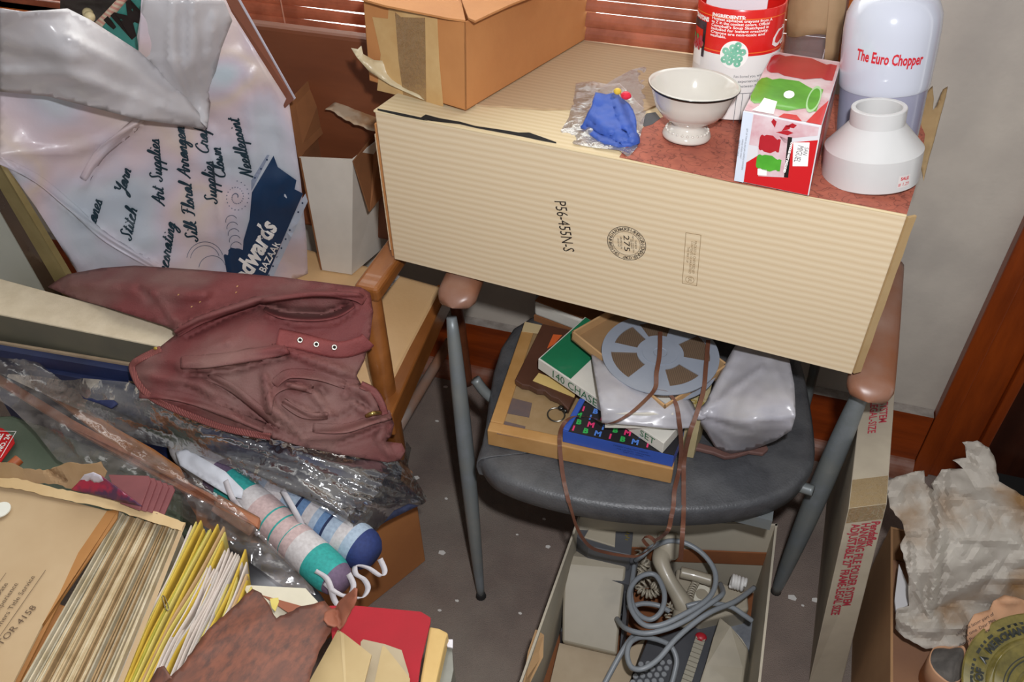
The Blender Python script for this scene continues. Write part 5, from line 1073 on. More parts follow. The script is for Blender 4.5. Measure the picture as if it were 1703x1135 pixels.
letter([('DO NOT REMOVE THIS LABEL', .008, 0, .010, {}), ('ALL NEW MATERIAL', .008, 0, 0, {}), ('CONSISTING OF FOAM', .008, 0, -.010, {})], lf, inkg, lab)
# half white open carton on the chair seat
wq = [P(533, 449, z=.433), P(585, 457, z=.433)]; wx_ = (wq[1] - wq[0])
hW = fit(wq[0], V((0, 0, 1)), 262)
wd = V((-.012, .155, 0)); Z1 = V((0, 0, 1))
tlw, trw = P(497, 262, Y=wq[0].y + .0), P(587, 266, Y=wq[1].y + .0)
wcx = thing('white_open_box', 'white outside brown inside open cardboard box standing on the chair seat', 'box', (wq[0] + wq[1]) / 2)
whb = mat('off_white_board', '#d9d1c5', .75, '#cec6ba', 8)
b = MB(); b.hexa([wq[0], wq[1], wq[1] + V((0, .004, 0)), wq[0] + V((0, .004, 0)), tlw, trw, trw + V((0, .004, 0)), tlw + V((0, .004, 0))]); b.build('front_panel', whb, wcx)
brq, trq = wq[1] + V((.035, .15, 0)), trw + V((.03, .15, .0))
b = MB(); b.hexa([wq[1], brq, brq + V((-.004, 0, 0)), wq[1] + V((-.004, .001, 0)), trw, trq, trq + V((-.004, 0, 0)), trw + V((-.004, .001, 0))]); b.build('side_panel', whb, wcx)
blq, tlq = wq[0] + V((-.02, .15, 0)), tlw + V((-.02, .15, 0))
b = MB(); b.hexa([wq[0], blq, blq + V((.004, 0, 0)), wq[0] + V((.004, 0, 0)), tlw, tlq, tlq + V((.004, 0, 0)), tlw + V((.004, 0, 0))]); b.build('side_panel', kraftin, wcx)
b = MB(); b.hexa([blq, brq, brq + V((0, -.004, 0)), blq + V((0, -.004, 0)), tlq, trq, trq + V((0, -.004, 0)), tlq + V((0, -.004, 0))]); b.build('back_panel', kraftin, wcx)
def card_px(name, pts, m, par, t=.003, nrm=None):   # a stiff flap through pixel points at given depth Y
    p3 = [P(x, y, Y=Y) for x, y, Y in pts]; n = (p3[1] - p3[0]).cross(p3[2] - p3[0]).normalized()
    return MB().prism(p3, n * t).build(name, m, par)
Yf = wq[0].y
card_px('side_flap', [(497, 262, Yf), (480, 170, Yf + .03), (530, 116, Yf + .13), (548, 128, Yf + .15), (560, 200, Yf + .15)], kraftin, wcx)
card_px('front_flap', [(586, 268, Yf - .004), (613, 352, Yf - .002), (640, 318, Yf + .06), (636, 210, Yf + .12), (622, 222, Yf + .10)], kraftin, wcx)
drape('torn_flap', [(541, 182), (562, 168), (575, 163), (620, 180), (636, 185), (637, 222), (610, 215), (575, 200), (556, 186)], [(541, 182, dict(Y=Yf + .06)), (575, 163, dict(Y=Yf + .12)), (637, 222, dict(Y=Yf + .05)), (630, 185, dict(Y=Yf + .12))], mat('peeled_white_board', '#b9a68d', .8, '#a07a55', 9, lo=.5, hi=.6), wcx, step=6, jag=1.5, th=.002, nz=((.004, .02),))

# ------------------------------------------------------------------ big plastic shopping bag on the chair
def cl(*a): return [(x, y, d) for x, y, d in a]
bagc = cl((470, 458, dict(z=.45)), (500, 330, dict(z=.66)), (430, 95, dict(z=.95)), (372, 0, dict(z=1.04)), (300, 300, dict(z=.72)), (130, 450, dict(z=.57)), (300, 465, dict(z=.52)), (60, 330, dict(z=.74)), (0, 150, dict(z=.93)), (0, 260, dict(z=.84)), (200, 200, dict(z=.86)), (350, 210, dict(z=.82)), (240, 80, dict(z=1.0)), (100, 0, dict(z=1.1)))
def pmat(name, cols, base, sc):
    m = mat(name, base, .36, coat=.12); n = m.node_tree.nodes; l = m.node_tree.links; t = n.new('ShaderNodeTexCoord'); no = n.new('ShaderNodeTexNoise'); no.inputs['Scale'].default_value = sc; no.inputs['Detail'].default_value = 1.5
    l.new(t.outputs['Object'], no.inputs[0]); r = n.new('ShaderNodeValToRGB'); r.color_ramp.elements[0].position = .3; r.color_ramp.elements[1].position = .72; r.color_ramp.elements[0].color = srgb(cols[0]); r.color_ramp.elements[1].color = srgb(cols[-1])
    for i, c in enumerate(cols[1:-1]): e = r.color_ramp.elements.new(.3 + .42 * (i + 1) / (len(cols) - 1)); e.color = srgb(c)
    l.new(no.outputs[0], r.inputs[0]); l.new(r.outputs[0], n['Principled BSDF'].inputs['Base Color'])
    no2 = n.new('ShaderNodeTexNoise'); no2.inputs['Scale'].default_value = 40; no2.inputs['Detail'].default_value = 3; bu = n.new('ShaderNodeBump'); bu.inputs['Strength'].default_value = .25; bu.inputs['Distance'].default_value = .004; l.new(t.outputs['Object'], no2.inputs[0]); l.new(no2.outputs[0], bu.inputs['Height']); l.new(bu.outputs[0], n['Principled BSDF'].inputs['Normal'])
    return m
bagm = pmat('thin_white_bag_over_colours', ['#b4bcc6', '#bbbfc7', '#c3bdc8', '#cdbbc0', '#cfbdb4', '#c6bbc5', '#b4c0c8'], '#bbb7bf', 5.5)
sb = thing('shopping_bag', 'large white plastic shopping bag with dark script lettering, stuffed, on the wooden armchair', 'bag', P(300, 465, z=.45))
bag = drape('bag_body', [(0, 262), (0, 140), (100, 120), (230, 90), (235, 0), (376, 0), (385, 20), (432, 95), (481, 172), (500, 300), (510, 400), (512, 455), (460, 480), (300, 500), (135, 490), (128, 452), (60, 345)], bagc, bagm, sb, step=9,
   folds=[([(350, 215), (365, 330), (385, 470)], 7, .010), ([(372, 215), (382, 330)], 5, -.007), ([(415, 120), (425, 300), (450, 420)], 12, .008), ([(445, 140), (470, 330)], 7, -.006), ([(0, 255), (120, 250), (170, 235), (235, 200)], 10, .012), ([(235, 200), (200, 225), (150, 280), (135, 310)], 7, .014), ([(0, 262), (90, 330), (180, 395), (270, 450)], 4, .010), ([(20, 300), (80, 380), (140, 450)], 6, .008), ([(470, 300), (490, 420)], 6, .007)], nz=((.014, .10), (.004, .03)), th=.001)
flm = mat('white_bag_film', '#cfccce', .25, '#c0bdc0', 5, coat=.35, trans=.1, bump=.25, bsc=30)
drape('folded_front', [(0, 152), (0, 14), (40, 20), (112, 14), (150, 33), (232, 86), (290, 140), (346, 206), (341, 216), (308, 209), (232, 199), (160, 180), (80, 160)], cl(*[(x, y, d) for x, y, d in [(0, 152, dict(z=.96)), (0, 14, dict(z=1.13)), (112, 14, dict(z=1.10)), (232, 86, dict(z=1.0)), (344, 210, dict(z=.835)), (232, 199, dict(z=.90)), (120, 100, dict(z=1.04)), (80, 160, dict(z=.95))]]), flm, sb, step=8,
   folds=[([(0, 118), (110, 124), (220, 156), (335, 203)], 10, .010), ([(40, 20), (110, 18)], 6, .01), ([(110, 60), (230, 120), (340, 205)], 9, .009), ([(0, 85), (140, 110), (260, 170)], 14, -.008)], nz=((.010, .06), (.003, .02)), th=.0012)
drape('folded_side', [(238, 0), (372, 0), (386, 34), (368, 80), (352, 145), (350, 170), (345, 214), (312, 180), (232, 90), (228, 60)], cl((238, 0, dict(z=1.08)), (372, 0, dict(z=1.06)), (386, 34, dict(z=1.02)), (350, 170, dict(z=.87)), (345, 213, dict(z=.84)), (232, 90, dict(z=.985)), (300, 100, dict(z=.98))), flm, sb, step=8,
   folds=[([(285, 0), (285, 100), (330, 205)], 8, .012), ([(320, 0), (322, 100), (340, 205)], 9, .010), ([(355, 20), (345, 120), (345, 200)], 7, .010), ([(305, 10), (305, 110)], 6, -.008), ([(240, 100), (300, 100)], 5, .006)], nz=((.006, .04),), th=.0012)
navy = mat('navy_bag_print', '#1c3350', .35, '#203a5a', 10)
O = lambda cx, cy, ang, e=.003: on(bag, cx, cy, ang, e)
b = MB()
def poly_on(b, pts, e, step=10):
    # dense polygon following the bag
    bm_ = []
    x0, x1 = min(p[0] for p in pts), max(p[0] for p in pts); y0, y1 = min(p[1] for p in pts), max(p[1] for p in pts)
    bd = []
    for i in range(len(pts)):
        a, c = pts[i], pts[(i + 1) % len(pts)]; k = max(1, int(math.hypot(c[0] - a[0], c[1] - a[1]) / step))
        for t in range(k): bd.append((a[0] + (c[0] - a[0]) * t / k, a[1] + (c[1] - a[1]) * t / k))
    n = len(bd); q = list(bd); y = y0
    while y < y1:
        x = x0
        while x < x1:
            if inside(x, y, pts) and min((x - u[0]) ** 2 + (y - u[1]) ** 2 for u in bd) > (step * .5) ** 2: q.append((x, y))
            x += step
        y += step
    r = delaunay_2d_cdt([V(u) for u in q], [(i, (i + 1) % n) for i in range(n)], [], 1, .01); hf = DR[bag]
    return b.add([P(u.x, u.y, d=hf(u.x, u.y) - e) for u in r[0]], [tuple(f) for f in r[2]])
poly_on(b, [(419, 320), (455, 259), (462, 278), (493, 300), (490, 315), (504, 322), (470, 400), (440, 470), (400, 475), (405, 400), (415, 365)], .0055); poly_on(b, [(372, 425), (384, 412), (405, 416), (406, 470), (380, 470)], .0055)
b.build('navy_block', navy, sb, smooth=True)
b = MB()
poly_on(b, [(418, 318), (446, 262), (448, 258), (444, 258), (418, 300)], .0035, 6); b.build('navy_edge', mat('grey_blue_print', '#8790a4', .4), sb)
ribm = mat('pale_blue_ribbon_print', '#b4bccb', .3)
b = MB(); poly_on(b, [(500, 335), (508, 322), (512, 335), (450, 470), (438, 475)], .0035, 8); b.build('pale_band', ribm, sb)
b = MB()
for i in range(9): x, y = 503 - i * 7, 338 + i * 15; ringp(b, 0, 0, 0, 1.6, O(x, y, 0, .0042), 8)
for i in range(3): ringp(b, 0, 0, 0, 1.6, O(444 - i * 10, 266 + i * 15, 0, .0042), 8)
b.build('dots', navy, sb)
def lip_on(o, par, center, hw, name, m, lip, e=.001, th=.0012):
    h_ = DR[o]; c = [(p.x, p.y) for p in spline([(x, y, 0) for x, y in center], 6)]; vs = []; fs = []; K = 6
    for i, (x, y) in enumerate(c):
        a, d = c[max(i - 1, 0)], c[min(i + 1, len(c) - 1)]; tx, ty = d[0] - a[0], d[1] - a[1]; l = math.hypot(tx, ty) or 1; nx, ny = -ty / l, tx / l
        for k in range(K + 1):
            s = -1 + 2 * k / K; u, v = x + nx * hw * s, y + ny * hw * s; vs.append(P(u, v, d=h_(u, v) - e - lip * ((s + 1) / 2) ** 1.5 * math.sin(PI * i / (len(c) - 1)) ** .5))
    for i in range(len(c) - 1):
        for k in range(K): fs.append((i * (K + 1) + k, i * (K + 1) + k + 1, (i + 1) * (K + 1) + k + 1, (i + 1) * (K + 1) + k))
    q_ = mesh(name, vs, fs, m, par, smooth=True); solid(q_, th, 0); return q_
for cen_, hw_, lp in [([(-10, 262), (60, 296), (120, 345), (180, 398), (275, 452)], 7, .012), ([(236, 198), (205, 224), (165, 258), (140, 300)], 9, .009)]:
    lip_on(bag, sb, cen_, hw_, 'bag_fold', bagm, lp)
scr = mat('dark_teal_lettering', '#16303c', .5)
for s, cx, cy, an in [('anes', 160, 352, 74), ('Yarn', 208, 303, 76), ('Stitch', 218, 375, 79), ('Art Supplies', 264, 288, 95), ('Decorating', 279, 420, 81), ('Silk Floral Arrangem', 313, 308, 97), ('Supplies', 353, 305, 96), ('Craft', 340, 232, 95), ('Clown', 366, 272, 100), ('Needlepoint', 404, 247, 104)]:
    script(MB(), s, 10.2, O(cx, cy, an, .005), wd=.29).build('script_lettering', scr, sb)
letter([('edwards', 44, 0, 0, dict(bold=1.6, sx=.72, shear=.2)), ], O(424, 420, 62, .0075), inkw, sb, 'bold_lettering')
letter([('BAZAAR', 17, 0, 0, dict(sx=.85, bold=.3))], O(449, 428, 62, .0075), inkw, sb, 'small_lettering')
b = MB(); f_ = O(393, 328, 0, .004)
for k in range(90):
    a = k * .16; r0 = 3 + k * .27
    if k % 2 == 0: ringp(b, r0 * math.cos(a) * .85, r0 * math.sin(a), 0, 1.0, f_, 6)
for i in range(6):
    x, y = -8 + i * 2, -40 - i * 11; ringp(b, x, y, 9, 10, f_, 16, .5, 3.4)
for x, y, r in [(-52, -105, 30), (-52, -105, 24), (-40, -120, 22)]: ringp(b, x, y, r, r + .9, f_, 26, .3, 3.0)
b.build('scroll_print', mat('thin_blue_print', '#5c6478', .5), sb)
# things behind the bag
b = MB(); tq = cl()
teal = drape('teal_sign', [(168, 48), (215, -10), (240, -10), (245, 100), (215, 85)], cl((168, 48, dict(z=1.0)), (215, -10, dict(z=1.06)), (245, 0, dict(z=1.04)), (240, 100, dict(z=.93))), mat('teal_card', '#3e8a80', .4, '#377f76', 12), None, step=9, nz=(), th=.002, loc=P(210, 40, z=1.0))
tag(teal, 'teal card with dark letters behind the folded white bag top', 'card')
letter([("'M", 72, 0, 0, dict(bold=2.5, sx=.85))], on(teal, 215, 38, 42, .004), blk, teal)
pnk = drape('pink_edging', [(155, 40), (195, 0), (205, -12), (220, -12), (170, 50)], cl((155, 40, dict(z=1.005)), (205, -12, dict(z=1.065)), (170, 50, dict(z=.995)), (220, -12, dict(z=1.06))), stripes('pink_and_cream_edging', '#c98f80', '#cdbfa6', (1, 0, 1), 90, .5, .7), None, step=8, nz=(), th=.003, loc=P(180, 20, z=1.0)); tag(pnk, 'pink and cream striped edging beside the teal card', 'trim')
dkf = drape('beaded_film', [(100, -10), (205, -10), (170, 45), (130, 40), (100, 20)], cl((100, 0, dict(z=1.05)), (205, 0, dict(z=1.04)), (165, 45, dict(z=.98)), (120, 30, dict(z=1.0))), mat('dark_grey_film', '#6b6763', .3, '#3e3836', 16), None, step=8, nz=((.006, .03),), th=.001, loc=P(150, 10, z=1.0)); tag(dkf, 'dark grey crumpled film behind the top of the white bag', 'film')
for i, (x, y, r) in enumerate([(130, 6, .010), (146, 22, .009), (149, 28, .009), (138, 2, .007)]):
    b = MB(); b.ball(P(x, y, d=dist(x, y, z=1.02) - .01), r); tag(b.build('bead', mat('cream_bead', '#c9b98f', .4), loc=P(x, y, d=dist(x, y, z=1.02) - .01), smooth=True), 'cream coloured bead on the dark film behind the white bag', 'bead', 'cream beads on the dark film')
# slim frame standing on the chair behind the bag
fq = [(372, -10), (385, -10), (400, 30), (482, 172), (492, 205), (480, 200)]
b = MB(); p = [P(x, y, Y=Y) for x, y, Y in [(368, -10, 1.35), (390, -10, 1.35), (489, 165, 1.25), (474, 180, 1.25)]]; b.prism(p, (-.03, .02, 0)); fb = tag(b.build('leaning_frame', mat('reddish_brown_wood', '#84503c', .4, '#774634', 6), loc=P(480, 172, Y=1.25)), 'slim brown frame with white edge leaning between white bag and chair back', 'frame')
b = MB(); p = [P(x, y, Y=Y) for x, y, Y in [(390, -10, 1.352), (395, -10, 1.352), (492, 163, 1.252), (488, 167, 1.252)]]; b.prism(p, (-.02, .02, 0)); b.build('white_edge', mat('white_frame_edge', '#c5c2cc', .5), fb)
# gilt frame at far left
gp = [P(0, 255, Y=1.06), P(132, 480, Y=.98), P(100, 490, Y=.97), P(0, 330, Y=1.04)]
gfr = thing('gilt_frame', 'picture frame with gold and dark brown edge left of the white bag', 'picture frame', V((-1.25, 1.0, .45)))
def strip(pts, Y0, Y1, m, name, off):
    n = len(pts); p = [P(x, y, Y=Y0 + (Y1 - Y0) * (y - 200) / 300) for x, y in pts]; nn = (p[1] - p[0]).cross(p[2] - p[0]).normalized(); nn = nn if nn.dot(EYE - p[0]) > 0 else -nn
    return MB().prism(p, nn * off).build(name, m, gfr)
strip([(-40, 195), (5, 262), (140, 490), (115, 490), (0, 293), (-40, 225)], 1.04, .96, mat('worn_gold', '#8e7f55', .35, '#7c6d45', 12, metal=.3), 'gold_edge', .012)
strip([(-40, 225), (0, 293), (115, 490), (85, 490), (0, 340), (-40, 270)], 1.04, .96, mat('dark_brown_frame', '#3a271c', .25, '#4a3524', 10, coat=.3), 'dark_edge', .006)
strip([(-40, 270), (0, 340), (85, 490), (-40, 500)], 1.045, .965, mat('pale_grey_mount', '#b3b3a8', .5, '#a5a79c', 3), 'mount', -.004)

# ------------------------------------------------------------------ burgundy jacket
den = mat('burgundy_cloth', '#763a39', .75, '#683132', 7, bump=.3, bsc=350, dust='#8b6a63', dsc=7, dlo=.40, dhi=.72)
jk = thing('burgundy_jacket', 'dusty burgundy cloth jacket thrown over the canvas and chair arm', 'jacket', P(450, 600, z=.45))
jc = [L_(90, 470, .595), L_(200, 452, .63), L_(300, 450, .65), L_(450, 462, .66), L_(605, 480, .665), L_(620, 520, .64), L_(615, 600, .575), L_(640, 650, .53), L_(655, 700, .49), L_(672, 760, .43), L_(640, 768, .43), L_(560, 735, .485), L_(450, 725, .51), L_(330, 695, .535), L_(240, 645, .572), L_(220, 605, .585), L_(300, 560, .628), L_(270, 580, .61), L_(400, 600, .615), L_(500, 600, .60), L_(190, 510, .625), L_(540, 680, .53)]
jpoly = [(80, 478), (110, 458), (170, 447), (225, 443), (330, 450), (470, 462), (540, 471), (600, 479), (615, 488), (620, 520), (615, 560), (605, 600), (592, 625), (600, 640), (625, 655), (632, 685), (650, 692), (655, 705), (650, 725), (640, 735), (668, 738), (674, 750), (666, 765), (645, 769), (605, 762), (560, 755), (500, 742), (450, 728), (380, 715), (320, 694), (262, 668), (235, 645), (218, 612), (222, 600), (262, 582), (300, 552), (272, 541), (190, 515), (120, 495)]
jb = drape('jacket_body', jpoly, jc, den, jk, step=6.5, edge=.010,
   folds=[([(290, 552), (330, 530), (420, 500), (520, 488), (600, 490)], 7, 0.0341), ([(310, 562), (380, 525), (430, 508)], 6, -0.0217), ([(430, 505), (480, 520), (540, 522), (575, 508)], 9, -0.0465), ([(440, 525), (500, 540), (560, 535), (595, 510)], 6, 0.0186),
          ([(300, 610), (400, 590), (470, 580)], 12, 0.0186), ([(305, 618), (380, 606), (470, 592)], 5, 0.0155), ([(315, 626), (390, 615), (480, 592)], 6, -0.0279), ([(225, 600), (300, 600), (380, 570)], 12, 0.0124), ([(240, 625), (330, 640), (400, 700)], 9, 0.0155), ([(330, 620), (380, 650), (460, 715)], 7, -0.0217), ([(260, 660), (350, 680), (480, 735)], 6, 0.0124), ([(300, 640), (420, 690), (500, 735)], 7, -0.0124),
          ([(475, 585), (560, 615), (590, 625)], 7, 0.0217), ([(440, 625), (450, 680), (500, 720)], 8, 0.0248), ([(480, 640), (520, 650), (545, 690)], 7, 0.0217), ([(470, 665), (520, 690), (560, 690)], 6, 0.0186), ([(505, 652), (530, 645), (545, 655)], 5, -0.0217), ([(455, 700), (500, 715), (495, 725)], 5, -0.0155), ([(540, 700), (575, 690), (590, 680)], 5, -0.0155), ([(500, 730), (570, 722), (650, 695)], 8, 0.0217), ([(640, 700), (630, 730), (650, 760)], 6, 0.0248), ([(560, 740), (610, 720), (640, 705)], 8, -0.0186), ([(570, 655), (600, 680), (620, 690)], 5, 0.0186), ([(570, 640), (605, 650), (625, 680)], 5, 0.0186), ([(580, 662), (600, 668), (610, 675)], 6, -0.0248),
          ([(120, 470), (260, 480), (340, 490)], 22, 0.0310), ([(255, 490), (275, 520), (300, 540)], 9, 0.0155), ([(320, 505), (400, 480), (520, 470)], 4, -0.0062), ([(230, 480), (260, 500), (280, 535)], 7, -0.0155)],
   nz=((.010, .07), (.0045, .03), (.0012, .012)), th=.003)
stp2 = den
b = MB(); hfj = DR[jb]
def Jp(x, y, e=.004): return P(x, y, d=hfj(x, y) - e)
def jstrip(center, hw, e, name, m=den, th=.0015, lip=0.0):
    c = [(p.x, p.y) for p in spline([(x, y, 0) for x, y in center], 6)]; vs = []; fs = []; K = 6
    for i, (x, y) in enumerate(c):
        a, d = c[max(i - 1, 0)], c[min(i + 1, len(c) - 1)]; tx, ty = d[0] - a[0], d[1] - a[1]; l = math.hypot(tx, ty) or 1; nx, ny = -ty / l, tx / l
        for k in range(K + 1):
            s = -1 + 2 * k / K; vs.append(Jp(x + nx * hw * s, y + ny * hw * s, e * (1 - .5 * s ** 4) + lip * ((s + 1) / 2) ** 1.5 * math.sin(PI * min(1, max(0, i / (len(c) - 1)))) ** .5))
    for i in range(len(c) - 1):
        for k in range(K): fs.append((i * (K + 1) + k, i * (K + 1) + k + 1, (i + 1) * (K + 1) + k + 1, (i + 1) * (K + 1) + k))
    o = mesh(name, vs, fs, m, jk, smooth=True); solid(o, th, 0); return o
den2 = mat('burgundy_cloth_red', '#8a4442', .75, '#6b2f30', 7, bump=.3, bsc=350, dust='#8f625c', dsc=7, dlo=.5, dhi=.8)
jst = jstrip([(462, 560), (500, 568), (560, 582), (600, 574), (612, 565)], 14, .006, 'strap', den2)
for x, y in [(499, 566), (526, 573), (556, 578)]:
    b = MB(); c_ = Jp(x, y, .010); nrm = (EYE - c_).normalized(); b.lathe([(.0022, .0), (.0048, .0004), (.005, .0012), (.0036, .002), (.0022, .0006)], c_, 18, nrm, False, False); b.build('eyelet', mat('silver_eyelet', '#b9b4a8', .3, metal=.8), jst, smooth=True)
    b = MB(); b.lathe([(.0024, .0002), (.0024, .0005)], c_, 12, nrm); b.build('eyelet_hole', M['black'], jst)
jstrip([(268, 581), (240, 594), (222, 606), (222, 620), (235, 645), (262, 667), (320, 693), (380, 714), (450, 727)], 5, .005, 'ribbed_hem', stripes('ribbed_hem_cloth', '#6b3434', '#94564f', (1, .3, .5), 330, .45, .8), .003)
jstrip([(600, 640), (622, 652), (634, 672), (640, 690)], 6, .008, 'belt_loop', den2)
b = MB(); b.tube([Jp(610, 692, .008), Jp(620, 688, .012), Jp(632, 687, .010)], .004, 10, 4); b.build('brass_button', mat('brass', '#b09a5c', .25, metal=.9), jk, smooth=True)
b = MB(); b.ball(Jp(259, 580, .006), .004, .003, .003); b.build('zip_end', mat('yellow_brass', '#bfa24a', .3, metal=.6), jk)
b = MB()
for x, y in [(331, 504), (317, 512), (393, 478), (391, 488), (295, 492)]: shape(b, [(0, 0), (2.5, .5), (4, 2), (1.5, 2.5)], on(jb, x, y, 10, .004))
b.build('crumbs', mat('straw_crumbs', '#c59a62', .8), jk)

for cen_, hw_, lp in [([(292, 556), (330, 534), (390, 512), (440, 497), (520, 487), (585, 492), (606, 502)], 7, .022), ([(440, 512), (470, 524), (520, 528), (560, 522), (588, 505)], 6, .016), ([(300, 603), (350, 600), (420, 590), (480, 578)], 11, .016), ([(232, 655), (300, 660), (370, 684), (440, 712)], 8, .010), ([(455, 640), (480, 622), (530, 625), (575, 640)], 8, .014), ([(445, 690), (452, 655), (480, 640), (520, 648)], 7, .012), ([(470, 668), (505, 690), (545, 692)], 6, .012), ([(520, 712), (575, 712), (620, 698), (650, 690)], 8, .014), ([(345, 625), (385, 645), (430, 680), (465, 712)], 7, .012)]:
    jstrip(cen_, hw_, .001, 'cloth_fold', den, .002, lp)
# canvas, folders
cvs = mat('raw_canvas', '#dccdb2', .85, '#d0c0a4', 30, bump=.15, bsc=500)
t4 = [P(-40, 452, z=.60), P(302, 545, z=.60), P(275, 578, z=.60), P(-40, 515, z=.60)]
cn = thing('stretched_canvas', 'stretched picture canvas standing on edge with cream top edge, left of the jacket', 'canvas', (t4[3] + t4[2]) / 2 + V((0, 0, -.3)))
b = MB(); b.cur = 0; dn = V((0, .0, -.29)); b.add(t4 + [p + dn for p in t4], [(0, 1, 2, 3), (4, 7, 6, 5), (0, 4, 5, 1), (1, 5, 6, 2), (2, 6, 7, 3), (3, 7, 4, 0)]); o = b.build('frame', cvs, cn); bevel(o, .003)
b = MB(); u = (t4[2] - t4[3]); nf_ = V((u.y, -u.x, 0)).normalized(); b.add([t4[3] + nf_ * .001 + V((0, 0, -.002)), t4[2] + nf_ * .001 + V((0, 0, -.002)), t4[2] + nf_ * .001 + dn, t4[3] + nf_ * .001 + dn], [(0, 1, 2, 3)]); b.build('picture_face', mat('olive_grey_canvas', '#6f6a58', .5, '#5c5b50', 4), cn)
fcr = mat('folder_cream', '#b39c80', .7, '#a28c72', 20); fbl = mat('navy_folder', '#27325a', .5, '#1e2748', 12)
for i, (ya, yb, lab) in enumerate([(566, 600, 'navy blue ring folder with cream edge, against the canvas'), (586, 628, 'navy blue ring folder with cream edge, nearer of the two beside the canvas')]):
    f = thing('ring_folder', lab, 'folder', P(100, (ya + yb) / 2, z=.3)); zt2 = .545 - .03 * i
    e = [P(-30, ya - 4, z=zt2), P(235, yb + 6, z=zt2)]; fw = V((e[1].y - e[0].y, -(e[1].x - e[0].x), 0)).normalized()
    MB().hexa([e[0] + V((0, 0, -.22)), e[1] + V((0, 0, -.22)), e[1] + fw * .005 + V((0, 0, -.22)), e[0] + fw * .005 + V((0, 0, -.22)), e[0], e[1], e[1] + fw * .005, e[0] + fw * .005]).build('cover', fcr, f)
    MB().hexa([e[0] + fw * .006 + V((0, 0, -.22)), e[1] + fw * .006 + V((0, 0, -.22)), e[1] + fw * .017 + V((0, 0, -.22)), e[0] + fw * .017 + V((0, 0, -.22)), e[0] + fw * .006 + V((0, 0, -.004)), e[1] + fw * .006 + V((0, 0, -.004)), e[1] + fw * .017 + V((0, 0, -.006)), e[0] + fw * .017 + V((0, 0, -.006))]).build('contents', fbl, f)
# carton carrying the pile
A_ = V((-.52, .94, 0)); e1_ = V((-.46, -.88, 0)); e2_ = V((-.88, .46, 0)); hb = .30
lc = thing('kraft_carton', 'brown kraft carton on the floor under the plastic wrapped clothes', 'carton', A_ + e1_ * .2 + e2_ * .25)
bevel(MB().para(A_ + V((0, 0, .001)), e1_ * .40, e2_ * .52, V((0, 0, hb))).build('body', mat('brown_carton_kraft', '#b07440', .8, '#a4693a', 6, bump=.08, bsc=200), lc), .003)

# navy garment in a clear garment bag
nv = mat('navy_corduroy', '#3a4260', .8, '#2a304a', 8, bump=.3, bsc=200, dust='#6c6a68', dsc=6, dlo=.5, dhi=.8)
gz = [L_(0, 645, .455), L_(90, 645, .47), L_(230, 655, .505), L_(330, 700, .50), L_(450, 735, .46), L_(560, 755, .43), L_(655, 765, .39), L_(708, 838, .30), L_(640, 880, .32), L_(600, 900, .36), L_(470, 815, .43), L_(380, 770, .44), L_(290, 735, .44), L_(140, 665, .48), L_(500, 780, .45), L_(40, 665, .45), L_(600, 820, .41)]
gpoly = [(-10, 632), (90, 634), (220, 640), (262, 665), (330, 695), (450, 725), (560, 752), (640, 765), (668, 778), (665, 800), (690, 820), (702, 838), (640, 868), (615, 885), (600, 880), (560, 850), (470, 810), (385, 765), (320, 735), (240, 700), (180, 680), (100, 660), (-10, 640)]
ng = drape('navy_clothes', gpoly, gz, nv, None, step=8, folds=[([(250, 680), (400, 745), (600, 800)], 14, .012), ([(430, 740), (560, 780), (690, 820)], 14, .016), ([(400, 780), (520, 830), (610, 880)], 12, .014), ([(300, 720), (470, 790), (620, 850)], 7, -.010), ([(60, 640), (180, 660)], 12, .010)], nz=((.012, .06), (.004, .02)), th=.004, loc=P(400, 740, z=.40)); tag(ng, 'dark navy folded clothes inside the clear garment bag', 'clothes')
tg = drape('blue_fabric', [(130, 650), (160, 655), (185, 662), (196, 672), (185, 680), (165, 672), (140, 664)], [L_(130, 650, .497), L_(196, 672, .502), L_(160, 655, .50), L_(165, 675, .497)], mat('bright_navy_cloth', '#262f58', .7), None, step=6, th=.004, loc=P(160, 662, z=.45)); tag(tg, 'small blue cloth tab under the clear plastic left of the jacket', 'cloth')
gfm = film('garment_film', '#e2e3e8', .15, .6, .16, .7, 30, '#b9b5ae', highlight_streak=(.45, 7, 42))
gb2 = thing('garment_bag', 'clear plastic garment bag over dark navy clothes below the jacket hem', 'garment bag', P(450, 770, z=.44))
gpo2 = [(0, 622), (100, 626), (215, 636), (240, 650), (320, 693), (450, 727), (560, 753), (650, 768), (672, 765), (676, 735), (684, 745), (678, 775), (690, 795), (712, 832), (700, 842), (680, 838), (655, 850), (630, 878), (622, 890), (590, 880), (500, 825), (430, 808), (380, 775), (300, 750), (230, 735), (150, 690), (60, 650)]
drape('film', gpo2, [(x, y, dict(d=dist(x, y, **d) - .022)) for x, y, d in gz] + [L_(680, 740, .36), L_(712, 832, .315)], gfm, gb2, step=6, folds=[([(250, 672), (360, 706), (480, 756)], 4, 0.0060), ([(300, 690), (410, 728), (530, 778)], 4, 0.0080), ([(330, 715), (440, 747), (560, 797)], 4, 0.0070), ([(400, 735), (510, 771), (630, 821)], 4, 0.0090), ([(420, 760), (530, 800), (650, 850)], 4, 0.0080), ([(470, 745), (580, 783), (700, 833)], 4, 0.0080), ([(380, 770), (490, 812), (610, 862)], 4, 0.0070), ([(60, 650), (170, 678), (290, 728)], 4, 0.0050)] + [([(300, 690), (420, 740), (520, 790)], 6, .008), ([(380, 760), (480, 790), (580, 860)], 5, .012), ([(330, 720), (460, 740), (520, 780), (600, 840)], 4, .010), ([(440, 735), (560, 770), (690, 800)], 5, .010), ([(560, 820), (640, 840), (700, 835)], 6, .010)], nz=((.010, .07), (.002, .015)), crumple=.0025, cs=50, th=0)
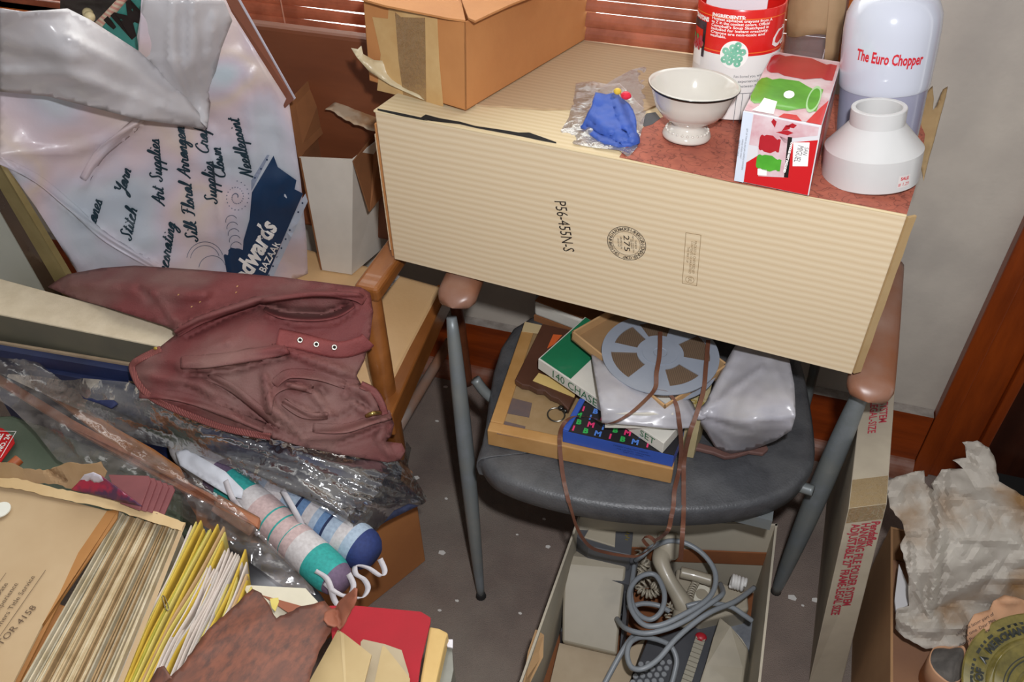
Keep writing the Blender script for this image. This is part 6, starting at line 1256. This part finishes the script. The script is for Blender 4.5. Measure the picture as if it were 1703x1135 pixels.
# striped rolls
def roll(name, label, pts, r, m, parts):
    t = thing(name, label, 'cushion roll', V(pts[-1]) + V((0, 0, -r)))
    MB().tube(pts, lambda q: r * (1 - .45 * max(0, (q - .86) / .14) ** 2 - .25 * max(0, (.08 - q) / .08)), 28, 10).build('roll_body', m, t, smooth=True); return t
def bands(name, seq, o, d, L):
    m = mat(name, seq[0][1], .75); n = m.node_tree.nodes; l = m.node_tree.links; t = n.new('ShaderNodeTexCoord'); sub = n.new('ShaderNodeVectorMath'); sub.operation = 'SUBTRACT'; sub.inputs[1].default_value = o
    dt = n.new('ShaderNodeVectorMath'); dt.operation = 'DOT_PRODUCT'; dt.inputs[1].default_value = d / L; l.new(t.outputs['Object'], sub.inputs[0]); l.new(sub.outputs[0], dt.inputs[0])
    r = n.new('ShaderNodeValToRGB'); r.color_ramp.interpolation = 'CONSTANT'
    for i, (p, c) in enumerate(seq):
        e = r.color_ramp.elements[0] if i == 0 else (r.color_ramp.elements[1] if i == 1 else r.color_ramp.elements.new(p)); e.position = p; e.color = srgb(c)
    l.new(dt.outputs['Value'], r.inputs[0])
    no = n.new('ShaderNodeTexNoise'); no.inputs['Scale'].default_value = 180; l.new(t.outputs['Object'], no.inputs[0]); mx = n.new('ShaderNodeMixRGB'); mx.blend_type = 'OVERLAY'; mx.inputs[0].default_value = .35; l.new(r.outputs[0], mx.inputs[1]); l.new(no.outputs[0], mx.inputs[2]); l.new(mx.outputs[0], n['Principled BSDF'].inputs['Base Color']); return m
TQ, WH, PK, PU = '#2f9c96', '#c9c4c4', '#c2aaa8', '#6c5a72'
ra, rb2 = P(300, 735, z=.405), P(572, 975, z=.375)
def rollmat(name, seq, a, c, r): return bands(name, seq, V(a) - (V(c) + V((0, 0, -r))), (V(c) - V(a)).normalized(), (V(c) - V(a)).length)
seq1 = [(0, WH), (.26, PU), (.33, TQ), (.45, WH), (.52, PK), (.605, TQ), (.612, PK), (.66, TQ), (.667, PK), (.715, TQ), (.722, PK), (.76, WH), (.84, TQ), (.95, PU)]
r1 = roll('striped_roll', 'white and pink striped canvas roll with turquoise ends and white straps', [ra, ra.lerp(rb2, .5) + V((0, 0, .006)), rb2], .033, rollmat('turquoise_striped_canvas', seq1, ra, rb2, .033), None)
rc_, rd_ = P(405, 768, z=.395), P(622, 928, z=.355)
NB, MBl, LB = '#28376c', '#6485ad', '#a3b4c6'
seq2 = [(0, NB), (.20, LB), (.27, WH), (.40, LB), (.50, '#1f2c50'), (.515, MBl), (.56, WH), (.62, LB), (.66, MBl), (.70, '#1f2c50'), (.715, LB), (.78, WH), (.84, LB), (.90, NB)]
r2 = roll('striped_roll', 'blue and white striped canvas roll with navy ends and white straps', [rc_, rc_.lerp(rd_, .5) + V((0, 0, .006)), rd_], .037, rollmat('blue_striped_canvas', seq2, rc_, rd_, .037), None)
stw = mat('white_cotton_strap', '#cdc9cc', .8, '#bfbbc0', 40)
def strap(t, pts, w=.009, wv=None): MB().ribbon(pts, wv or (.008, .004, .003), .0008, 8).build('strap', stw, t, smooth=True)
hf = .04
strap(r1, [P(375, 800, z=.452), P(386, 828, z=.445), P(398, 845, z=.425), P(430, 890, z=.40)]); strap(r1, [P(525, 950, z=.415), P(545, 965, z=.41), P(557, 1000, z=.39), P(575, 1020, z=.40)])
strap(r1, [P(540, 970, z=.40), P(558, 985, z=.40), P(578, 992, z=.40), P(588, 975, z=.40), P(580, 955, z=.40)])
strap(r2, [P(470, 815, z=.44), P(490, 850, z=.435), P(505, 880, z=.40), P(512, 905, z=.37)]); strap(r2, [P(632, 930, z=.37), P(640, 950, z=.36), P(633, 958, z=.36), P(612, 945, z=.365), P(592, 942, z=.37), P(592, 955, z=.37), P(606, 965, z=.37), P(612, 980, z=.37), P(600, 995, z=.37), P(570, 990, z=.37)])
b = MB(); p_ = drape('white_fabric', [(292, 752), (312, 748), (375, 785), (405, 815), (402, 830), (380, 825), (340, 800), (300, 775)], [L_(292, 752, .448), L_(312, 748, .45), L_(405, 820, .44), L_(340, 800, .446), L_(350, 780, .455)], mat('white_folded_fabric', '#cfd2da', .7), r1, step=6, folds=[([(320, 765), (350, 790)], 5, .006), ([(345, 775), (375, 805)], 5, .006)], nz=((.004, .02),), th=.002)

# wooden sticks in clear plastic
stkw = mat('pinkish_stick_wood', '#a8694a', .45, '#9a5f3c', 6, stretch=(1, 1, 1)); stkw2 = mat('orange_stick_wood', '#a4683a', .45, '#96602f', 6)
def bar(name, label, ptsL, ptsR, th, m):
    n = len(ptsL); b = MB(); b.prism(ptsL + ptsR[::-1], (0, .002, -th)); return tag(bevel(b.build(name, m, loc=sum(ptsL, V()) / n + V((0, 0, -th))), .003), label, 'stick')
zs = .49
bar('wooden_ruler', 'long pinkish wooden stick in clear plastic, nearer the folders and papers', [P(x, y, z=z) for x, y, z in [(-30, 622, .475), (120, 715, .475), (300, 815, .475), (428, 878, .46)]], [P(x, y, z=z) for x, y, z in [(-30, 604, .475), (120, 697, .475), (300, 795, .475), (432, 862, .46)]], .012, stkw)
b = MB(); b.hexa([P(352, 862, z=.41), P(415, 905, z=.40), P(432, 868, z=.40), P(365, 826, z=.41), P(350, 850, z=.468), P(415, 893, z=.458), P(434, 862, z=.458), P(362, 822, z=.468)]); tag(bevel(b.build('wood_block', mat('brown_wood_block', '#80563c', .5, '#74503a', 6), loc=P(390, 870, z=.40)), .003), 'brown wooden block end in the clear plastic beside the turquoise roll', 'wood block')
bar('wooden_paddle', 'orange brown wooden paddle with rounded end inside the clear plastic', [P(x, y, z=.475) for x, y in [(10, 610), (100, 672), (180, 735), (240, 772), (285, 796), (298, 798)]], [P(x, y, z=.475) for x, y in [(15, 600), (110, 658), (190, 710), (255, 746), (298, 776), (304, 788)]], .014, stkw2)
bf = film('stick_bag_film', '#ece8e8', .13, .6, .15, .7, 30, '#c2b9b6', highlight_streak=(.65, 8, 40))
sbg = thing('stick_bag', 'clear crumpled plastic bag around two long wooden sticks', 'bag', P(200, 740, z=.47))
drape('film', [(-10, 575), (60, 600), (105, 635), (150, 682), (230, 735), (330, 800), (400, 850), (450, 905), (520, 978), (525, 990), (470, 975), (400, 925), (330, 880), (290, 850), (200, 830), (150, 795), (95, 765), (60, 720), (20, 680), (-10, 660)],
   [L_(-10, 580, .525), L_(105, 635, .52), L_(230, 735, .51), L_(400, 850, .49), L_(520, 980, .43), L_(470, 970, .43), L_(330, 880, .47), L_(200, 830, .48), L_(95, 765, .47), L_(60, 720, .485), L_(-10, 660, .50), L_(120, 690, .53), L_(250, 780, .515)], bf, sbg, step=7,
   folds=[([(0, 575), (105, 635), (160, 690), (300, 780), (440, 900)], 4, .010), ([(60, 690), (110, 720), (160, 790)], 6, .012), ([(85, 715), (100, 700), (110, 735)], 5, .012), ([(0, 600), (130, 700), (420, 870)], 7, .006), ([(150, 760), (220, 790)], 5, .008)], nz=((.010, .05), (.004, .015)), crumple=.008, cs=40, th=0)
gsb = drape('black_sheet', [(330, 870), (380, 900), (440, 905), (530, 985), (560, 1030), (500, 1050), (400, 1020), (330, 960), (300, 900)], [L_(330, 870, .42), L_(440, 905, .42), L_(530, 985, .36), L_(500, 1040, .36), L_(330, 960, .40), L_(400, 1000, .38)], mat('black_plastic_sheet', '#26262a', .35, '#38383c', 9), None, step=10, nz=((.01, .05),), th=.002, loc=P(420, 960, z=.34)); tag(gsb, 'black plastic sheet showing between the papers and the wooden sticks', 'plastic sheet')
# green board, tag, stick stub
q = [P(x, y, z=z) for x, y, z in [(-30, 690, .425), (20, 688, .425), (90, 712, .42), (200, 760, .41), (300, 810, .40), (300, 870, .40), (-30, 860, .41)]]
tag(bevel(MB().prism(q, (0, .01, -.10)).build('green_cushion', mat('grey_green_vinyl', '#54614f', .6, '#5f6a58', 8, bump=.15, bsc=150), loc=P(120, 770, z=.31)), .012, 3), 'grey green vinyl cushion under the sticks at the left edge', 'cushion')
q = [P(x, y, z=.4275) for x, y in [(-30, 705), (5, 714), (22, 727), (25, 738), (-2, 775), (-30, 790)]]
rt = tag(MB().prism(q, (0, 0, .0015)).build('red_tag', redc, loc=q[0]), 'red card tag with white border on the green cushion', 'tag')
ftg = flat(P(0, 740, z=.4295), P(20, 735, z=.43) - P(-2, 772, z=.43), V((0, 0, 1)).cross(P(20, 735, z=.43) - P(-2, 772, z=.43)), V((0, 0, 1)))
letter([('SALE', .018, .006, .010, dict(bold=.0006)), ('NO. 24', .013, .004, -.006, dict(bold=.0004))], ftg, inkw, rt)
b = MB(); w3 = .028
for a in ((-.03, -.016, .032, -.0145), (.0305, -.016, .032, .02)): rect(b, *a, ftg)
b.build('white_border', inkw, rt)
b = MB(); b.tube([P(-10, 800, z=.45), P(32, 764, z=.455)], .009, 14, 3); tag(b.build('wooden_dowel', mat('orange_dowel', '#a4562c', .5), loc=P(10, 780, z=.44), smooth=True, ang=40), 'short orange wooden dowel stub beside the red tag', 'dowel')

# ------------------------------------------------------------------ file box and papers in the foreground
ZF = .555
fbx = thing('file_carton', 'torn brown carton packed with old files in the foreground', 'carton', (-.65, .33, 0))
b = MB(); b.aabb(-1.05, -.245, .10, .505, .001, .30); bevel(b.build('body', kraft, fbx), .003)
drape('torn_rim', [(-5, 768), (25, 772), (38, 780), (80, 782), (110, 770), (150, 772), (168, 768), (178, 785), (170, 800), (145, 812), (125, 815), (90, 805), (40, 805), (-5, 800)], [L_(0, 770, .575), L_(80, 782, .575), L_(150, 770, .59), L_(175, 785, .575), L_(125, 815, .555), L_(0, 800, .56)], mat('weathered_kraft', '#a08260', .8, '#94764f', 9), fbx, step=6, jag=1.5, folds=[([(80, 782), (110, 800)], 6, -.012)], nz=((.002, .02),), th=.003, smooth=False)
manil = mat('aged_manila', '#b39a78', .7, '#a98e6b', 5, dust='#9e825c', dsc=4, dlo=.5, dhi=.85); manil2 = mat('brown_manila_edge', '#a4723c', .7, '#96642f', 8)
mf = thing('manila_file', 'thick old manila file with handwritten cover and yellowed page edges', 'file', P(150, 960, z=.30))
# cover sheet (sloping), hinge strip, back cover
cvp = [P(-60, 806, z=ZF), P(20, 810, z=ZF), P(178, 850, z=ZF), P(130, 920, z=ZF), P(100, 985, z=ZF), P(70, 1040, z=ZF), P(10, 1160, z=ZF), P(-60, 1160, z=ZF)]
cov = MB().prism(cvp, (0, 0, -.003)).build('front_cover', manil, mf)
MB().prism([P(178, 850, z=ZF), P(197, 848, z=ZF - .001), P(195, 862, z=ZF - .004), P(100, 1000, z=ZF - .010), P(20, 1160, z=ZF - .012), P(-10, 1160, z=ZF), P(70, 1040, z=ZF), P(100, 985, z=ZF), P(130, 920, z=ZF)], (0, 0, -.003)).build('cover_fold', manil2, mf)
pgm = stripes('stacked_page_edges', '#c2ae8c', '#a48a66', (1, .13, 0), 330, .5, .85, nz=2.5, soft=.7)
bt = [(198, 852), (300, 880), (186, 1160), (22, 1160)]
rnd = random.Random(5)
Lp = [P(x, y, z=ZF - .014) for x, y in bt]
NS = 46
for k in range(NS):
    t0, t1 = k / NS, (k + .82) / NS
    h = .004 * math.sin(k * .9) + rnd.uniform(-.004, .003); dl = rnd.uniform(0, .006); c = rnd.random()
    A0, A1 = Lp[0].lerp(Lp[1], t0), Lp[0].lerp(Lp[1], t1); B0, B1 = Lp[3].lerp(Lp[2], t0), Lp[3].lerp(Lp[2], t1)
    A0 = A0.lerp(B0, dl); A1 = A1.lerp(B1, dl); hz = V((0, 0, h)); dnv = V((0, 0, -.22))
    sag = V((rnd.uniform(-.0012, .0012), 0, 0))
    if k == 0: pm3 = [mat('page_cream', '#c0ad8c', .85, '#a8926e', 30, stretch=(1, 1, 1)), mat('page_tan', '#a88c66', .85, '#8e7450', 30), mat('page_pale', '#c9bca2', .85, '#b3a27f', 30), mat('page_grey', '#aca38f', .85, '#95896f', 30)]
    M0, M1 = A0.lerp(B0, .5) + sag, A1.lerp(B1, .5) + sag
    b = MB()
    b.add([A0 + hz, A1 + hz, M0 + hz, M1 + hz, B0 + hz, B1 + hz, A0 + dnv, A1 + dnv, M0 + dnv, M1 + dnv, B0 + dnv, B1 + dnv], [(0, 1, 3, 2), (2, 3, 5, 4), (6, 8, 9, 7), (8, 10, 11, 9), (0, 6, 7, 1), (4, 5, 11, 10), (0, 2, 8, 6), (2, 4, 10, 8), (1, 7, 9, 3), (3, 9, 11, 5)])
    b.build('page_section', pm3[int(c * 4) % 4], mf)
MB().hexa([P(*q, z=.33) for q in [(301, 878), (309, 872), (200, 1160), (188, 1160)]] + [P(*q, z=ZF) for q in [(300, 876), (309, 872), (196, 1160), (186, 1160)]]).build('back_cover', manil, mf)
drape('torn_back_flap', [(-20, 795), (30, 796), (90, 812), (140, 822), (200, 830), (240, 845), (309, 870), (302, 884), (250, 868), (196, 850), (100, 830), (20, 812), (-20, 808)], [L_(0, 795, ZF + .012), L_(309, 870, ZF + .004), L_(200, 830, ZF + .01), L_(100, 835, ZF + .004), L_(250, 868, ZF + .001)], mat('torn_manila', '#c0a071', .75, '#ccb084', 10), mf, step=6, jag=1.2, nz=((.0008, .02),), th=.0012, smooth=False)
cpl = (P(90, 950, z=ZF + .0005), V((0, 0, 1)))
hand = mat('faded_pencil_ink', '#5a4634', .8)
fc = frame((40, 1075), (120, 940), cpl, .0012); scl = P(40, 1075, z=ZF).__sub__(EYE).length / FPX
letter([('VICTOR 4158', .0135, -.003, .001, dict(sx=1.05))], frame((22, 1050), (45, 1025), cpl, .0012), hand, mf, 'handwriting')
letter([('owners Title Service', .0105, -.006, -.004, dict(sx=1.0)), ('of Experience', .0105, -.006, .012, dict(sx=1.0)), ('ates to Date', .0105, -.006, .026, dict(sx=1.0))], frame((24, 998), (52, 958), cpl, .0012), hand, mf, 'handwriting')
b = MB(); f_ = frame((24, 1005), (52, 965), cpl, .0012); rect(b, -.09, -.0115, .055, -.0107, f_); rect(b, -.09, .040, .04, .0408, f_); b.build('ruled_lines', hand, mf)
b = MB(); ringp(b, 0, 0, 0, .014, frame((2, 850), (6, 820), (cpl[0] + V((0, 0, .003)), cpl[1]), .001), 24); o = b.build('white_disc', mat('white_plastic_disc', '#d6d6cc', .3), loc=P(0, 850, z=ZF + .0035)); solid(o, .002, 1); tag(o, 'white plastic disc on the manila file at the left edge', 'disc')
# crumpled packet and burgundy folders behind
pk = drape('red_packet', [(118, 815), (135, 798), (150, 787), (165, 790), (180, 800), (210, 822), (237, 843), (200, 835), (160, 825)], [L_(118, 815, .575), L_(150, 787, .60), L_(237, 843, .575), L_(160, 825, .57), L_(185, 815, .585)], mat('red_purple_packet', '#a01f38', .3, '#4a2440', 14, lo=.45, hi=.55, coat=.4), None, step=5, nz=((.004, .015),), th=.0015, loc=P(180, 815, z=.56)); tag(pk, 'crumpled red and purple packet stuck behind the manila file', 'packet')
b = MB(); p_ = drape('white_crumple', [(132, 800), (140, 790), (155, 786), (168, 792), (172, 800), (160, 805), (150, 798), (140, 806)], [L_(140, 795, .595), L_(168, 795, .60), L_(150, 788, .606)], mat('white_torn_edge', '#c8c2cc', .5), pk, step=4, crumple=.004, cs=7, th=.001)
burg = mat('burgundy_card', '#7a4244', .6, '#6f3a3d', 10)
for i in range(5):
    x0 = 180 + i * 10; z_ = .57 - .003 * i
    q = [P(x, y, z=z_) for x, y in [(x0, 790 + i * 2), (x0 + 66, 792 + i * 4), (x0 + 70, 800 + i * 4), (x0 + 52, 850 + i * 2), (x0 + 20, 838 + i * 2)]]
    tag(bevel(MB().prism(q, (0, .002, -.0022)).build('burgundy_folder', burg, loc=q[0]), .0006), 'burgundy card folder in the fanned stack behind the manila file', 'folder', 'fanned burgundy folders')
# loose papers on edge
pcols = {k: mat(k, a, .75, c, 14, dust=d, dsc=12, dlo=.55, dhi=.8) for k, a, c, d in [('yellow_paper', '#c4a63c', '#b5952e', '#d0bc70'), ('pale_yellow_paper', '#c9b968', '#bfae55', '#d6c98c'), ('white_paper', '#cbbfb6', '#beb2a8', '#d6cdc6'), ('greenish_paper', '#a8a03e', '#98902f', '#b8b060'), ('tan_paper', '#b3936a', '#a6865c', '#c2a67e'), ('grey_white_paper', '#b9b0a8', '#ada49c', '#c9c0b8')]}
specs = []  # top end px, bottom px, kind, lift
seqk = ['white', 'pale_yellow', 'yellow', 'yellow', 'greenish', 'pale_yellow', 'yellow', 'tan', 'pale_yellow', 'yellow', 'white', 'white', 'white', 'grey_white', 'yellow', 'white', 'white', 'white', 'white', 'grey_white', 'pale_yellow', 'grey_white', 'white', 'yellow', 'white', 'pale_yellow', 'tan', 'yellow', 'pale_yellow']
tops = [(318, 874), (326, 868), (334, 866), (339, 880), (347, 882), (350, 880), (362, 872), (372, 876), (374, 885), (370, 900), (345, 944), (350, 941), (356, 946), (362, 950), (352, 962), (374, 915), (380, 912), (386, 918), (392, 920), (396, 922), (390, 940), (398, 925), (402, 935), (408, 914), (410, 935), (394, 960), (410, 955), (412, 955), (418, 976)]
NT = len(tops)
labs = {'white': 'white', 'pale_yellow': 'pale yellow', 'yellow': 'deep yellow', 'greenish': 'greenish yellow', 'tan': 'tan', 'grey_white': 'greyish white'}
for i, ((tx, ty), k) in enumerate(zip(tops, seqk)):
    t = i / (NT - 1)
    bx0 = 186 + t * 150 + rnd.uniform(-3, 3); by0 = 1160
    zt_ = .548 + rnd.uniform(-.004, .004) - .03 * max(0, t - .5)
    path = [(tx, ty), (tx + (bx0 - tx) * .3 + rnd.uniform(-4, 4), ty + (by0 - ty) * .3), (tx + (bx0 - tx) * .62 + rnd.uniform(-3, 3) - 4, ty + (by0 - ty) * .62), (bx0, by0)]
    sp3 = spline([P(x, y, z=zt_) for x, y in path], 6); n = len(sp3); vs = []; fs = []
    lean = V((-.028 + .01 * rnd.random(), .0, -.15))
    for j, p in enumerate(sp3): vs += [p, p + lean * .06 + V((.0006, 0, 0)), p + lean]
    for j in range(n - 1): fs += [(3 * j, 3 * j + 1, 3 * j + 4, 3 * j + 3), (3 * j + 1, 3 * j + 2, 3 * j + 5, 3 * j + 4)]
    o = mesh('loose_paper', vs, fs, pcols[k + '_paper'], loc=sp3[n // 2] + lean, smooth=True); solid(o, .0022 if k in ('yellow', 'tan') else .0016, 0)
    tag(o, labs[k] + ' loose paper on edge in the bundle between manila file and marbled folder', 'paper', labs[k] + ' loose papers on edge')
b = MB(); b.tube([P(x, y, z=.556) for x, y in [(276, 1010), (271, 1000), (270, 992), (274, 994), (281, 1012), (278, 1016), (274, 1010), (272, 1000)]], .0007, 6, 4); tag(b.build('paper_clip', mat('dull_steel_wire', '#8a7f66', .3, metal=.9), loc=P(275, 1003, z=.555)), 'small wire paper clip on the yellow papers', 'paper clip')
q = [P(x, y, z=.50) for x, y in [(293, 930), (215, 1090), (180, 1160), (260, 1160), (310, 960)]]
tag(MB().prism(q, (0, 0, -.003)).build('olive_folder', mat('olive_green_card', '#8a8440', .7, '#9a7a4a', 5), loc=q[0]), 'olive green and tan folder beside the manila back cover', 'folder')
# marbled folder
mar = mat('marbled_brown_board', '#774634', .55, '#4c312a', 70, det=12, lo=.40, hi=.66, stretch=(1.6, .7, 1), dust='#54342b', dsc=16, dlo=.48, dhi=.72)
mrp = [(300, 1112), (345, 1050), (420, 981), (435, 988), (460, 1030), (500, 1010), (540, 1001), (553, 1015), (556, 1040), (530, 1085), (505, 1160), (250, 1160)]
mrf = thing('marbled_folder', 'torn marbled reddish brown board folder across the foreground papers', 'folder', P(430, 1090, z=.55))
drape('board', mrp, [L_(300, 1112, .585), L_(420, 981, .555), L_(500, 1010, .56), L_(553, 1020, .555), L_(505, 1160, .59), L_(250, 1160, .60), L_(430, 1080, .585)], mar, mrf, step=8, jag=1.0, folds=[([(330, 1090), (450, 1020)], 20, .004)], nz=((.002, .04),), th=.0025)
drape('torn_corner', [(558, 1012), (565, 1000), (590, 978), (594, 980), (592, 1000), (588, 1010), (575, 1035), (565, 1048), (560, 1042), (556, 1044), (545, 1040), (538, 1032), (540, 1020)], [L_(558, 1012, .575), L_(592, 980, .615), L_(588, 1010, .60), L_(565, 1048, .58), L_(538, 1032, .585), L_(560, 1025, .578)], mat('torn_brown_board', '#98583e', .7, '#7c4a38', 12), mrf, step=5, jag=1.2, folds=[([(560, 1014), (566, 1046)], 5, -.012)], nz=((.003, .012),), th=.002)
drape('small_flap', [(236, 1160), (262, 1112), (273, 1108), (290, 1135), (300, 1160)], [L_(236, 1160, .585), L_(270, 1108, .59), L_(300, 1160, .59)], mar, mrf, step=8, th=.002)
b = MB(); b.prism([P(x, y, z=.552) for x, y in [(449, 997), (463, 995), (464, 1002), (458, 1018), (452, 1012)]], (0, 0, .001)); tag(b.build('yellow_scrap', pcols['pale_yellow_paper'], loc=P(455, 1005, z=.552)), 'torn yellow scrap in the split of the marbled folder', 'scrap')
q = [P(x, y, z=.525) for x, y in [(405, 976), (415, 974), (508, 979), (530, 1003), (520, 1040), (440, 1050)]]
tag(MB().prism(q, (0, 0, -.004)).build('white_card', mat('cream_white_card', '#c9c2ae', .7, '#bdb6a2', 10), loc=q[0]), 'cream white card lying behind the marbled folder', 'card')
q = [P(x, y, z=.535) for x, y in [(435, 990), (500, 1008), (518, 1015), (480, 1020), (455, 1003)]]
tag(MB().prism(q, (0, 0, -.002)).build('brown_card_strip', mat('reddish_brown_strip', '#8a5038', .7), loc=q[0]), 'reddish brown card strip on the cream white card', 'card')
# envelopes, red folder, cream book
def plate(name, label, cat, pts, z, t, m, bv=0):
    q = [P(x, y, z=z) for x, y in pts]; o = MB().prism(q, (0, 0, -t)).build(name, m, loc=q[0]); 
    if bv: bevel(o, bv)
    return tag(o, label, cat)
env = mat('tan_envelope', '#b09a70', .7, '#a68f64', 8); env2 = mat('grey_tan_envelope', '#a3947a', .7, '#998a70', 10)
e_a = plate('tan_envelope', 'tan envelope with pointed flap beside the marbled folder', 'envelope', [(562, 1048), (572, 1054), (598, 1074), (618, 1090), (600, 1160), (500, 1160)], .552, .003, env)
fe = frame((570, 1120), (600, 1125), (P(570, 1120, z=.5525), V((0, 0, 1)), ), .0004); b = MB()
b.prism([P(x, y, z=.5523) for x, y in [(566, 1052), (572, 1056), (577, 1160), (574, 1160)]], (0, 0, .0004)); b.build('flap_seam', mat('envelope_seam', '#b39d73', .6), e_a)
e_b = plate('grey_envelope', 'greyish tan envelope lying on the red folder', 'envelope', [(600, 1068), (604, 1064), (640, 1072), (668, 1082), (680, 1122), (682, 1160), (596, 1160)], .538, .003, env2)
b = MB(); b.prism([P(x, y, z=.5384) for x, y in [(618, 1160), (636, 1076), (640, 1076), (672, 1116), (682, 1130), (680, 1160)]], (0, 0, .0012)); b.build('flap', env, e_b)
rf = plate('red_folder', 'bright red card folder at the right end of the foreground files', 'folder', [(548, 1008), (592, 1008), (700, 1018), (716, 1028), (716, 1034), (700, 1100), (692, 1160), (560, 1160)], .522, .004, mat('bright_red_card', '#9c0f20', .8, '#94101e', 12, bump=.1, bsc=300))
cbk2 = thing('cream_book', 'cream covered book standing on edge right of the red folder', 'book', P(720, 1100, z=.30))
q = [P(x, y, z=.515) for x, y in [(714, 1042), (730, 1045), (746, 1053), (742, 1062), (720, 1160), (694, 1160)]]
bevel(MB().prism(q, (0, 0, -.215)).build('cover', mat('cream_book_cloth', '#c2a368', .65, '#b8985c', 14), cbk2), .003)
q = [P(x, y, z=.49) for x, y in [(742, 1075), (752, 1080), (754, 1115), (745, 1160), (720, 1160)]]
tag(MB().prism(q, (0, 0, -.19)).build('grey_album', mat('grey_plastic_sleeve', '#7c7c72', .3, '#6a6a62', 12, coat=.3), loc=q[0] + V((0, 0, -.19))), 'grey plastic covered album at the right end of the files', 'album')
q = [P(x, y, z=.497) for x, y in [(742, 1064), (753, 1064), (753, 1078), (744, 1076)]]
tag(MB().prism(q, (0, 0, -.003)).build('white_tab', mat('white_tab_card', '#cfcdd4', .6), loc=q[0]), 'small white card tab beside the cream book', 'tab')
